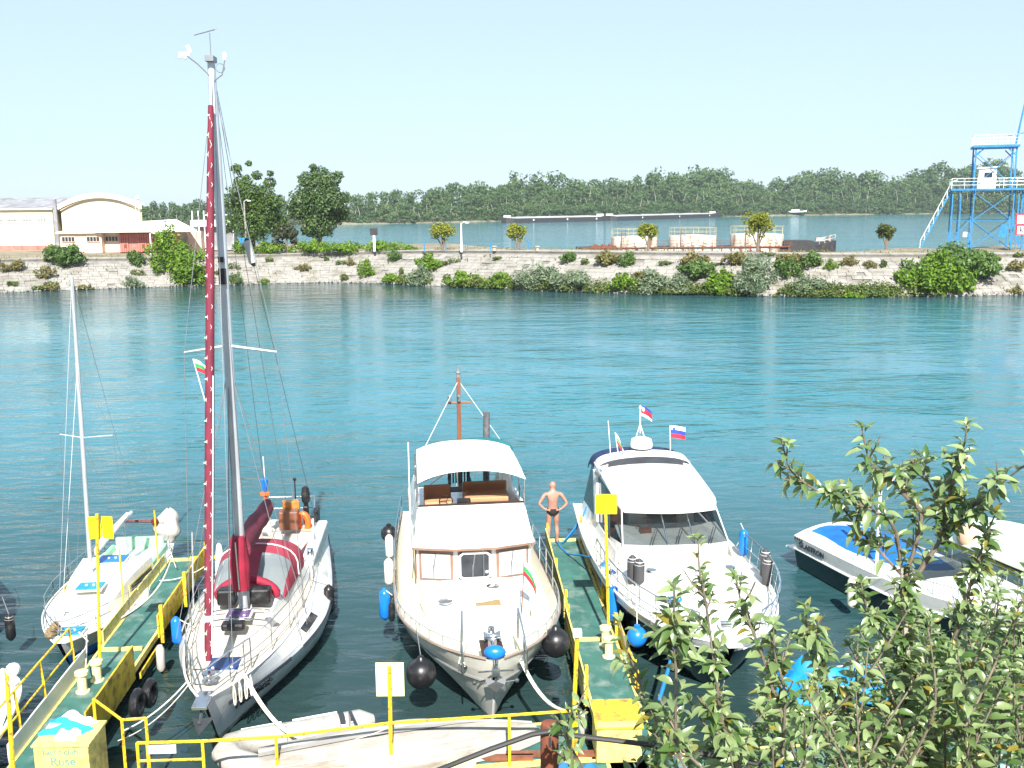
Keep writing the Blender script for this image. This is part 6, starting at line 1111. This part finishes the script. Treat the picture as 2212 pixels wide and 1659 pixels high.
for i in range(2):
    p = at(962+i*35, 1650, z=1.0); q = MB(); q.lathe([(.12, 0), (.09, .04), (.09, .3), (.13, .34), (.12, .4), (0, .42)], n=12); tag(q.build('bollard', mat('cream_bollard_paint', (.72, .66, .36), .5), smooth=True, loc=(-.95+i*.22, 14.62, ZD)), ('left', 'right')[i]+' of the paired cream bollards at the bottom edge below the rowboat', 'bollard')
# ================================================================ PERSON, FLAGS, ROPES, TARPS
def skinned(name, chains, m, parent, root=0):
    """one continuous surface grown round a jointed skeleton: chains of (x, y, z, radius), joined where points coincide"""
    vs = []; es = []; key = {}
    for ch_ in chains:
        prev = None
        for p in ch_:
            k = tuple(round(c, 4) for c in p[:3])
            if k not in key: key[k] = len(vs); vs.append(p)
            if prev is not None: es.append((prev, key[k]))
            prev = key[k]
    me = bpy.data.meshes.new('skeleton'); me.from_pydata([v[:3] for v in vs], es, []); o = bpy.data.objects.new('skeleton', me); COL.objects.link(o)
    bm = bmesh.new(); bm.from_mesh(me); L = bm.verts.layers.skin.verify(); bm.verts.ensure_lookup_table()
    for i, v in enumerate(bm.verts): v[L].radius = (vs[i][3], vs[i][4] if len(vs[i]) > 4 else vs[i][3]); v[L].use_root = (i == root)
    bm.to_mesh(me); bm.free(); o.modifiers.new('skin', 'SKIN').use_smooth_shade = True; s = o.modifiers.new('sub', 'SUBSURF'); s.levels = s.render_levels = 2
    dg = bpy.context.evaluated_depsgraph_get(); nm_ = bpy.data.meshes.new_from_object(o.evaluated_get(dg)); bpy.data.objects.remove(o); nm_.materials.clear(); nm_.materials.append(m)
    nm_.polygons.foreach_set('use_smooth', [True]*len(nm_.polygons)); return inst(name, nm_, parent)
P = at(1194, 1174, z=ZD+.005)
man = thing('person', 'bald man in black swim briefs seen from behind, hands on hips, on the pier end', 'person', P, rad(4))
ch_ = [[(0, 0, .94, .125, .115), (0, -.015, 1.06, .128, .115), (0, -.03, 1.2, .148, .12), (0, -.035, 1.34, .155, .115), (0, -.02, 1.445, .09, .08), (0, .0, 1.52, .062, .062), (0, .02, 1.58, .075, .085), (0, .025, 1.66, .088, .10), (0, .02, 1.725, .06, .07)]]
for s in (-1, 1):
    ch_.append([(0, 0, .94, .125), (s*.085, 0, .86, .098), (s*.10, .015, .68, .083), (s*.105, .02, .50, .058), (s*.115, -.015, .34, .062), (s*.118, -.01, .12, .038), (s*.12, -.02, .06, .042), (s*.15, .09, .04, .038), (s*.175, .17, .03, .03)])
    ch_.append([(0, -.035, 1.34, .155), (s*.13, -.03, 1.40, .078), (s*.215, -.025, 1.385, .066), (s*.295, -.055, 1.27, .053), (s*.375, -.085, 1.14, .043), (s*.30, -.09, 1.06, .042), (s*.215, -.105, .995, .029), (s*.185, -.125, .985, .034, .02), (s*.15, -.135, .98, .032, .018)])
    for i, (dz, l) in enumerate(((.03, .062), (.012, .072), (-.008, .068), (-.026, .055))): ch_.append([(s*.15, -.135, .98, .03), (s*(.15-l*.45), -.142, .98+dz*.8, .0095), (s*(.15-l*.85), -.14, .98+dz, .009), (s*(.15-l*1.2), -.132, .978+dz*1.1, .007)])
    ch_.append([(s*.185, -.125, .985, .034), (s*.175, -.115, 1.02, .012), (s*.16, -.112, 1.045, .0095)])
    ch_.append([(0, .025, 1.66, .09), (s*.08, .02, 1.645, .022), (s*.098, .01, 1.65, .014)])
ch_.append([(0, .025, 1.66, .09), (0, .11, 1.645, .022), (0, .135, 1.63, .014)])
skinned('body', ch_, skin, man)
q = MB(); rings = []
for rx, ry, f in ((.158, .128, 0), (.170, .138, .35), (.178, .142, .7), (.178, .145, 1.)):
    rings.append([(rx*math.cos(a), ry*math.sin(a)-.004, lerp(1.0, .955-.115*abs(math.sin(a))**.8, f)) for a in [2*pi*i/28 for i in range(28)]])
rings.append([(.09*math.cos(a), .11*math.sin(a), .835-.02*abs(math.sin(a))) for a in [2*pi*i/28 for i in range(28)]]); rings.append([(.03*math.cos(a), .08*math.sin(a), .80) for a in [2*pi*i/28 for i in range(28)]])
q.loft(rings, caps=True); q.build('swim_briefs', trunks, man, smooth=True, ang=70)
q = MB()
for s in (-1, 1): q.ball((s*.032, .112, 1.665), (.012, .008, .008), 8, 5)
q.box((0, .112, 1.595), (.05, .012, .008)); q.build('face', darkwood, man)

def flag(label, foot, top, fly, bands, wd, h, drop=.3, staff=whitesteel, crest=None):
    """staff with a hanging striped cloth; fly = horizontal direction of the cloth"""
    F, T = Vector(foot), Vector(top); t = thing('flag', label, 'flag', F, 0, 'flags on the boats'); q = MB(); q.tube([(0, 0, 0), T-F], .012, 6); q.build('staff', staff, t); d = Vector(fly).normalized(); ax = (T-F).normalized(); n = len(bands); k = n*2; sd_ = d.cross(ax)
    def pt(u, v): return (T-F)-ax*(h*(1-v))+d*wd*u*(1-.25*drop)-Vector((0, 0, drop*wd*u**1.4))+sd_*.05*math.sin(u*7+v*2)*u
    for i, m_ in enumerate(bands):
        q = MB(); q.slab([[pt(u/8, lerp(1-i/n, 1-(i+1)/n, j/2)) for u in range(9)] for j in range(3)], .004, sd_); q.build('cloth_band', m_, t, smooth=True)
    if crest: q = MB(); q.slab([[pt(u, v)+sd_*.008 for u in (.18, .26, .34)] for v in (.85, .6, .5)], .012, -sd_); q.build('crest', crest, t)
    return t
flag('small white green and red flag on the spreader line of the sailing yacht', at(447, 880, Y=19.75), at(417, 775, Y=19.75), (1, -.1, 0), (flagw, flagg, flagr), .30, .24, .45)
f0_ = W_(TR, (-.78, 3.0, 1.5)); flag('drooping white green and red flag on the foredeck staff of the trawler', f0_, f0_+Vector((.06, .1, 1.05)), (1, -.25, 0), (flagw, flagg, flagr), .36, .3, 1.1, wood)
flag('white green and red flag left of the radar dome on the motor yacht', W_(MY, (.78, -3.3, 3.25)), W_(MY, (.86, -3.4, 3.85)), (1, -.4, 0), (flagw, flagg, flagr), .36, .28, 1.3)
flag('white blue and red flag with small shield right of the radar dome', W_(MY, (-.85, -3.6, 3.25)), W_(MY, (-.85, -3.7, 3.95)), (1, 0, 0), (flagw, flagb, flagr), .42, .33, .15, crest=flagb)
flag('red flag with blue corner and white edge on the mast top of the motor yacht', W_(MY, (0, -3.9, 3.7)), W_(MY, (0, -3.97, 4.5)), (1, -.1, 0), (flagb, flagr, flagr, flagw), .36, .28, .5, crest=flagw)

def line(label, pts, m=rope, r=.014, name='mooring_rope', n=None, group='mooring lines'):
    q = MB(); q.tube(pts, r, 6); return tag(q.build(name, m, smooth=True), label, 'rope', group)
a = sidepoint(SB, HS, .93, 1.02, 1); line('white mooring rope from the left bow of the sailing yacht to the left pier', sag(a, at(268, 1578, Y=15.6), .10)); line('second thinner white rope beside it from the sailing yacht bow to the left pier', sag(a+Vector((.05, 0, -.02)), at(255, 1600, Y=15.3), .16), r=.009)
a = sidepoint(SB, HS, .915, 1.02, -1); 
for i in (0, 1): line(('left', 'right')[i]+' of the doubled white ropes from the sailing yacht over the inflatable', sag(a+Vector((.05*i, 0, 0)), at(640, 1598, Y=16.2)+Vector((.06*i, 0, .05)), .22)+sag(at(640, 1598, Y=16.2)+Vector((.06*i, 0, .05)), at(842, 1640, Y=15.4), .05)[1:], r=.017)
for i in range(4): q = MB(); c = sidepoint(SB, HS, .945-.012*i, 1., -1, .04); q.tube([c+Vector((.03*math.sin(a_)+.02*i, -.05*math.cos(a_*.5), -.20+.20*math.cos(a_))) for a_ in [j*pi/7 for j in range(14)]], .013, 5, closed=True); tag(q.build('rope_loop', rope, smooth=True), ('longest', 'second', 'third', 'aftmost')[i]+' white rope loop hanging over the bow rail of the sailing yacht', 'rope', 'rope loops at the yacht bow')
a = sidepoint(TR, HT_, .955, .86, -1)
for i in (0, 1): line(('left', 'right')[i]+' of the doubled white mooring ropes from the trawler bow to the walkway rail', sag(a+Vector((.04*i, 0, 0)), at(1232, 1538, Y=15.4)+Vector((.05*i, 0, .03)), .28), r=.017)
a = sidepoint(TR, HT_, .955, .86, 1); line('thin white rope hanging from the left bow fairlead of the trawler', [a, a+Vector((-.10, -.05, .05)), W_(TR, (.42, 4.5, 2.0))], r=.012)
s0_ = W_(MY, (1.6, -4.0, 1.45))
for i in range(3): line(('left', 'middle', 'right')[i]+' of three blue ropes from the motor yacht stern down to the pier', sag(s0_+Vector((0, 0, .05*i)), Vector((1.32+.05*i, 26.1+.12*i, ZD+.05)), .05+.05*i), bluerope, .02)
line('blue rope trailing across the middle pier deck to the motor yacht', [at(x, y, z=z) for x, y, z in ((1200, 1165, ZD+.03), (1212, 1183, ZD+.03), (1226, 1196, ZD+.04), (1243, 1199, .8), (1258, 1200, 1.0), (1275, 1204, 1.15))], bluerope, .022)
line('blue mooring rope from the motor yacht bow down toward the walkway', sag(at(1468, 1350, Y=19.2), at(1425, 1510, Y=16.2), .05), bluerope, .035)
line('white rope from the small sailboat bow to the twin bollards of the left pier', sag(W_(SS, (-.4, 2.8, .75)), Vector((-8.12, 17.95, .95)), .12)); line('looped white rope off the stem of the small sailboat', [at(x, y, Y=19.9) for x, y in ((170, 1365), (190, 1385), (182, 1405), (160, 1422))]); line('white stern rope from the small sailboat to the pier end', sag(W_(SS, (-.7, -3.0, .8)), at(380, 1225, z=.75), .04), r=.012)
line('white rope from the pier end to the sailing yacht rail', sag(at(344, 1254, z=.7), at(445, 1222, z=.95), .1), r=.012)
line('thin cord from the walkway sign to the rowboat', sag(at(842, 1570, Y=15.0), at(700, 1600, Y=15.3), .08), r=.008)

# tarps on the right-hand pontoons
p = at(1805, 1500, z=.75); q = MB(); q.slab(cloth((0, 0, 0), 1.0, .62, .62, 12, 17), .02); tc_ = tag(q.build('tarpaulin', tarp, smooth=True, loc=p+Vector((0, .2, 0))), 'big bright blue tarpaulin heaped on a float behind the apple tree', 'tarpaulin'); q = MB(); q.tube([p+Vector((-.45, -.1, .55)), p+Vector((.95, .25, .5))], .02, 6); tag(q.build('wooden_pole', palebark), 'pale stick lying across the big blue tarpaulin', 'pole')
pontoon('side_float', 'small green float carrying the blue tarpaulin behind the apple tree', (p.x, p.y+.2, 0), 0, -.95, 1.0, -.45, .5)
p = at(1640, 1600, z=.6); q = MB(); q.slab(cloth((0, 0, 0), .9, .35, .3, 15, 13), .02); tag(q.build('tarpaulin', tarp, smooth=True, loc=(p.x, 14.6, ZD)), 'blue tarpaulin under the apple leaves at the bottom of the photo', 'tarpaulin')
p = at(1240, 1655, z=.7); q = MB(); q.slab(cloth((0, 0, 0), .42, .3, .3, 17, 13), .02); tag(q.build('tarpaulin', bluecover, smooth=True, loc=(p.x, p.y-.25, ZD)), 'dark blue tarpaulin beside the rusty post at the bottom edge', 'tarpaulin')
p = at(2100, 1600, z=.6); q = MB(); q.slab(cloth((0, 0, 0), .6, .4, .35, 21, 13), .02); tag(q.build('tarpaulin', mat('pale_blue_sheet', (.25, .58, .72), .6), smooth=True, loc=(p.x, 14.4, ZD)), 'pale blue sheet glimpsed through the leaves at bottom right', 'tarpaulin')
# ================================================================ FOREGROUND: rusty post, cable, apple trees
P = at(1187, 1562, Y=4.6); q = MB(); q.lathe([(.045, -2.4), (.045, -.02), (.04, 0), (.03, .004), (0, .004)], n=16); t = thing('rusty_post', 'rusty iron post with slotted top at the bottom edge of the photo', 'post', P); q.build('post', rust, t, smooth=True); q = MB(); q.box((0, -.046, -.075), (.012, .006, .05)); q.build('slot', pane, t)
cb_ = [at(x, y, Y=Y) for x, y, Y in ((800, 1720, 4.2), (950, 1662, 4.4), (1060, 1618, 4.5), (1150, 1586, 4.54), (1187, 1580, 4.54), (1230, 1588, 4.54), (1400, 1608, 4.5), (1600, 1642, 4.4), (1800, 1690, 4.2))]
q = MB(); q.tube(cb_, .013, 8); tag(q.build('black_cable', mat('black_cable_sheath', (.03, .03, .03), .5), smooth=True), 'thick black cable slung over the rusty post', 'cable')

def applemat():
    m = bpy.data.materials.new('apple_leaf'); m.use_nodes = True; n = m.node_tree.nodes; l = m.node_tree.links; b = n['Principled BSDF']
    g = n.new('ShaderNodeNewGeometry'); oi = n.new('ShaderNodeObjectInfo'); ad = n.new('ShaderNodeMath'); ad.operation = 'ADD'; l.new(g.outputs['Random Per Island'], ad.inputs[0]); l.new(oi.outputs['Random'], ad.inputs[1]); fr = n.new('ShaderNodeMath'); fr.operation = 'FRACT'; l.new(ad.outputs[0], fr.inputs[0])
    rp = n.new('ShaderNodeValToRGB'); e = rp.color_ramp.elements; e[0].position = 0; e[0].color = (.07, .15, .03, 1); e[1].position = .93; e[1].color = (.33, .42, .19, 1); x = e.new(.97); x.color = (.26, .22, .03, 1); l.new(fr.outputs[0], rp.inputs[0])
    mx = n.new('ShaderNodeMixRGB'); l.new(g.outputs['Backfacing'], mx.inputs[0]); l.new(rp.outputs[0], mx.inputs[1]); mx.inputs[2].default_value = (.29, .35, .21, 1)
    nz = n.new('ShaderNodeTexNoise'); nz.inputs['Scale'].default_value = 25; tc = n.new('ShaderNodeTexCoord'); l.new(tc.outputs['Object'], nz.inputs[0]); m2 = n.new('ShaderNodeMixRGB'); m2.blend_type = 'OVERLAY'; m2.inputs[0].default_value = .25; l.new(mx.outputs[0], m2.inputs[1]); l.new(nz.outputs[0], m2.inputs[2])
    l.new(m2.outputs[0], b.inputs['Base Color']); b.inputs['Roughness'].default_value = .34; b.inputs['Specular IOR Level'].default_value = .8
    tr = n.new('ShaderNodeBsdfTranslucent'); l.new(m2.outputs[0], tr.inputs[0]); ms = n.new('ShaderNodeMixShader'); ms.inputs[0].default_value = .36; l.new(b.outputs[0], ms.inputs[1]); l.new(tr.outputs[0], ms.inputs[2]); l.new(ms.outputs[0], n['Material Output'].inputs[0]); return m
AM = applemat()
def leafshape(curl, fold, asp):
    v = []; st = ((0, 0), (.12, .45), (.35, .95), (.6, 1.), (.82, .62), (1, 0))
    for s, w_ in st:
        z = .10*s-curl*s*s
        if w_ == 0: v.append((s, 0, z))
        else: v += [(s, -asp*w_, z+fold*w_), (s, 0, z), (s, asp*w_, z+fold*w_)]
    f = [(0, 1, 2), (0, 2, 3)]
    for i in range(3): a = 1+3*i; f += [(a, a+3, a+4, a+1), (a+1, a+4, a+5, a+2)]
    f += [(10, 13, 11), (11, 13, 12)]; return v, f
LS = [leafshape(.45, .13, .21), leafshape(.75, .16, .22), leafshape(.25, .17, .19), leafshape(.6, .09, .24), leafshape(.95, .12, .23)]; LME = []
for v, f in LS:
    me = bpy.data.meshes.new('apple_leaf'); me.from_pydata(v, [], f); me.polygons.foreach_set('use_smooth', [True]*len(me.polygons)); me.materials.append(AM); me.update(); LME.append(me)
def smooth_path(P, k=6):
    out = []
    for i in range(len(P)-1):
        a, b, c, d = P[max(i-1, 0)], P[i], P[i+1], P[min(i+2, len(P)-1)]
        for j in range(k): u = j/k; out.append(.5*((2*b)+(c-a)*u+(2*a-5*b+4*c-d)*u*u+(3*b-a-3*c+d)*u**3))
    return out+[P[-1]]
def shoot(path, r0, r1, lv, tw, twigs, step=.027, size=.092, start=.25):
    """path root -> tip; adds leaves to lv"""
    S_ = smooth_path(path); L = [0]
    for a, b in zip(S_, S_[1:]): L.append(L[-1]+(b-a).length)
    T_ = L[-1]; s = T_*start; k = R.random()*6
    while s < T_:
        i = max(j for j in range(len(L)) if L[j] <= s); i = min(i, len(S_)-2); a, b = S_[i], S_[i+1]; p = a.lerp(b, (s-L[i])/max(1e-5, L[i+1]-L[i])); d = (b-a).normalized(); f = s/T_
        k += 2.4; x = d.orthogonal().normalized(); y = d.cross(x); ra = x*math.cos(k)+y*math.sin(k)
        dr = (ra*R.uniform(.6, 1.1)+d*R.uniform(.25, .9)+Vector((0, -.12, R.uniform(-.1, .45)))).normalized(); leaf(lv, p+ra*.012, dr, size*R.uniform(.75, 1.2)*(1 if f < .85 else .8)); s += step*R.uniform(.7, 1.3)
    for i in range(6): k += 2.4; x = d.orthogonal().normalized(); y = d.cross(x); leaf(lv, S_[-1], (d*R.uniform(.6, 1.2)+(x*math.cos(k)+y*math.sin(k))*.7).normalized(), size*R.uniform(.5, .8))
    if twigs:
        for i in range(int(T_/.075)):
            s = R.uniform(T_*start, T_*.92); j = max(q for q in range(len(L)) if L[q] <= s); j = min(j, len(S_)-2); p = S_[j]; d = (S_[j+1]-p).normalized(); x = d.orthogonal().normalized(); y = d.cross(x); a = R.random()*6.3
            v = (d*.7+(x*math.cos(a)+y*math.sin(a))*.8+Vector((0, 0, .35))).normalized(); l = R.uniform(.05, .17); tw.append([p, p+v*l*.6, p+v*l+Vector((0, 0, .02))]); k = R.random()*6
            for e in range(R.randint(4, 8)): k += 2.4; q = p+v*l*(.25+.75*e/7); xx = v.orthogonal().normalized(); yy = v.cross(xx); leaf(lv, q, ((xx*math.cos(k)+yy*math.sin(k))*.9+v*R.uniform(.2, .9)).normalized(), size*R.uniform(.6, 1.1))
    return S_, [lerp(r0, r1, i/(len(S_)-1)) for i in range(len(S_))]
def leaf(lv, p, d, sc):
    up = (Vector((0, -.25, 1))+Vector((R.uniform(-.5, .5), R.uniform(-.5, .5), 0))).normalized(); y = up.cross(d)
    if y.length < .1: y = d.orthogonal()
    y.normalize(); z = d.cross(y); M = Matrix(((d.x, y.x, z.x, p.x), (d.y, y.y, z.y, p.y), (d.z, y.z, z.z, p.z), (0, 0, 0, 1))); lv.append((M @ Matrix.Diagonal((sc, sc*R.uniform(.85, 1.2), sc, 1)), sc/max(1, p.y), R.randrange(5)))
def appletree(label, base, shoots, extra):
    t = thing('apple_tree', label, 'tree', base, 0, 'apple trees in the foreground'); B = Vector(base); lv = []; tw = []
    for pts, r0, nm, st, sz in shoots+extra:
        s_, rr = shoot([Vector(p)-B for p in pts], r0, .0035, lv, tw, (pts, r0, nm, st, sz) in shoots, size=sz, start=st); q = MB(); q.tube(s_, rr, 6); q.build(nm, bark if r0 < .02 else palebark, t, smooth=True)
    q = MB(); [q.tube(p, [.005, .004, .003], 4) for p in tw]; tag(q.build('twigs', bark, t), kind='stuff')
    Bm = Matrix.Translation(B); lv.sort(key=lambda a: -a[1]*(1.3 if (B+a[0].translation).z > 7.1 else 1))
    for M, _, k in lv[:292]: inst('leaf', LME[k], t, M)
    V = []; F = []
    for M, _, k in lv[292:]:
        o = len(V); V += [tuple(M @ Vector(c)) for c in LS[k][0]]; F += [[i+o for i in f] for f in LS[k][1]]
    me = bpy.data.meshes.new('foliage'); me.from_pydata(V, [], F); me.polygons.foreach_set('use_smooth', [True]*len(me.polygons)); me.materials.append(AM); me.update(); tag(inst('foliage', me, t), kind='stuff'); return len(lv)
def sh(Y0, Y1, pts, r=.011, st=.2, sz=.09, nm='branch'):  # photo points tip -> root
    n = len(pts); return ([at(x, y, Y=lerp(Y1, Y0, i/(n-1))) for i, (x, y) in enumerate(pts)][::-1], r, nm, st, sz)
Bb = Vector((2.35, 5.9, 4.9)); main = [(1926, 1131), (1946, 1219), (1951, 1287), (1960, 1415), (1975, 1560), (1990, 1720)]
trk = [at(x, y, Y=5.6) for x, y in main][::-1]; SH = [([Bb]+trk, .032, 'trunk', .45, .09)]
SH += [sh(5.6, 5.3, [(1701, 960), (1706, 1013), (1769, 1062), (1833, 1082), (1925, 1130), (1946, 1219)], st=.25), sh(5.6, 5.5, [(1862, 925), (1872, 974), (1882, 999), (1921, 1033), (1960, 1077), (1990, 1121), (1951, 1263)], .013), sh(5.7, 5.5, [(2088, 920), (2083, 960), (2063, 1008), (2053, 1062), (2043, 1111), (2034, 1160), (1951, 1287)], .016), sh(5.7, 5.2, [(2220, 1000), (2146, 1057), (2088, 1106), (2043, 1160)], .013, .1), sh(5.7, 5.9, [(1985, 985), (2000, 1030), (2030, 1090), (2040, 1150)], .010), sh(5.6, 5.6, [(1800, 1062), (1830, 1110), (1890, 1180), (1946, 1240)], .010), sh(5.7, 5.4, [(2150, 1110), (2130, 1160), (2100, 1250), (2060, 1380), (1975, 1560)], .014)]
SH += [sh(5.6, 5.2, [(1742, 1317), (1745, 1361), (1774, 1420), (1800, 1500), (1880, 1640)], .012), sh(5.6, 5.6, [(1860, 1260), (1880, 1330), (1930, 1400), (1960, 1440)], .010)]
def env(u): return ipl(u, [(1230, 1660), (1330, 1570), (1420, 1545), (1520, 1500), (1650, 1490), (1720, 1495), (1800, 1420), (1880, 1340), (1960, 1300), (2050, 1330), (2150, 1240), (2300, 1200)])
def extra(n, u0, u1, Ya, Yb, B):
    E = []
    for i in range(n):
        u = R.uniform(u0, u1); e = env(u)+R.random()**1.3*260; Y = R.uniform(Ya, Yb)
        tip = at(u, e, Y=Y); root = at(u+R.uniform(-190, 190)+(25 if u < 1900 else -40), e+R.uniform(260, 420), Y=Y+R.uniform(-.3, .3)); mid = tip.lerp(root, .5)+Vector((R.uniform(-.11, .11), R.uniform(-.12, .12), R.uniform(-.03, .05))); E.append(([root, mid, tip], .008, 'branch', .12, .08*R.uniform(.8, 1.2)))
    return E
n1 = appletree('large apple tree with grey branches and pale leaves filling the lower right corner', Bb, SH, extra(92, 1640, 2330, 4.9, 6.6, Bb)+extra(46, 1840, 2400, 6.4, 8.2, Bb))
B2 = Vector((1.15, 4.1, 5.7))
S2_ = [([B2, at(1600, 1690, Y=4.3), at(1560, 1560, Y=4.3), at(1545, 1450, Y=4.3)], .016, 'trunk', .5, .085)]+[sh(4.3, 4.3, [(1508, 1167), (1511, 1233), (1522, 1288), (1537, 1391), (1560, 1560)], .007, .1, .062), sh(4.3, 4.2, [(1589, 1248), (1603, 1307), (1625, 1362), (1648, 1421), (1690, 1560)], .007, .15, .07), sh(4.0, 3.8, [(1456, 1273), (1456, 1325), (1456, 1373), (1460, 1450), (1470, 1640), (1560, 1740)], .007, .3, .085), sh(4.3, 4.4, [(1338, 1343), (1353, 1398), (1375, 1450), (1420, 1560), (1560, 1700)], .007, .2, .07), sh(4.3, 4.2, [(1670, 1350), (1675, 1420), (1695, 1500), (1690, 1640)], .007, .1, .075), sh(4.2, 4.0, [(1235, 1535), (1225, 1590), (1260, 1660)], .006, .1, .06)]
n2 = appletree('smaller apple tree with upright young shoots left of the large one', B2, S2_, extra(36, 1400, 1760, 3.9, 5.2, B2))
# ================================================================ summer haze over the river
q = MB(); q.box((100, 430, 22.5), (2600, 1000, 47)); hz = tag(q.build('haze', [], None), kind='stuff')
hm = bpy.data.materials.new('summer_haze'); hm.use_nodes = True; n = hm.node_tree.nodes; n.remove(n['Principled BSDF']); pv = n.new('ShaderNodeVolumePrincipled')
pv.inputs['Color'].default_value = (.85, .92, 1, 1); pv.inputs['Density'].default_value = .0002; pv.inputs['Anisotropy'].default_value = .3; hm.node_tree.links.new(pv.outputs[0], n['Material Output'].inputs['Volume']); hz.data.materials.append(hm)
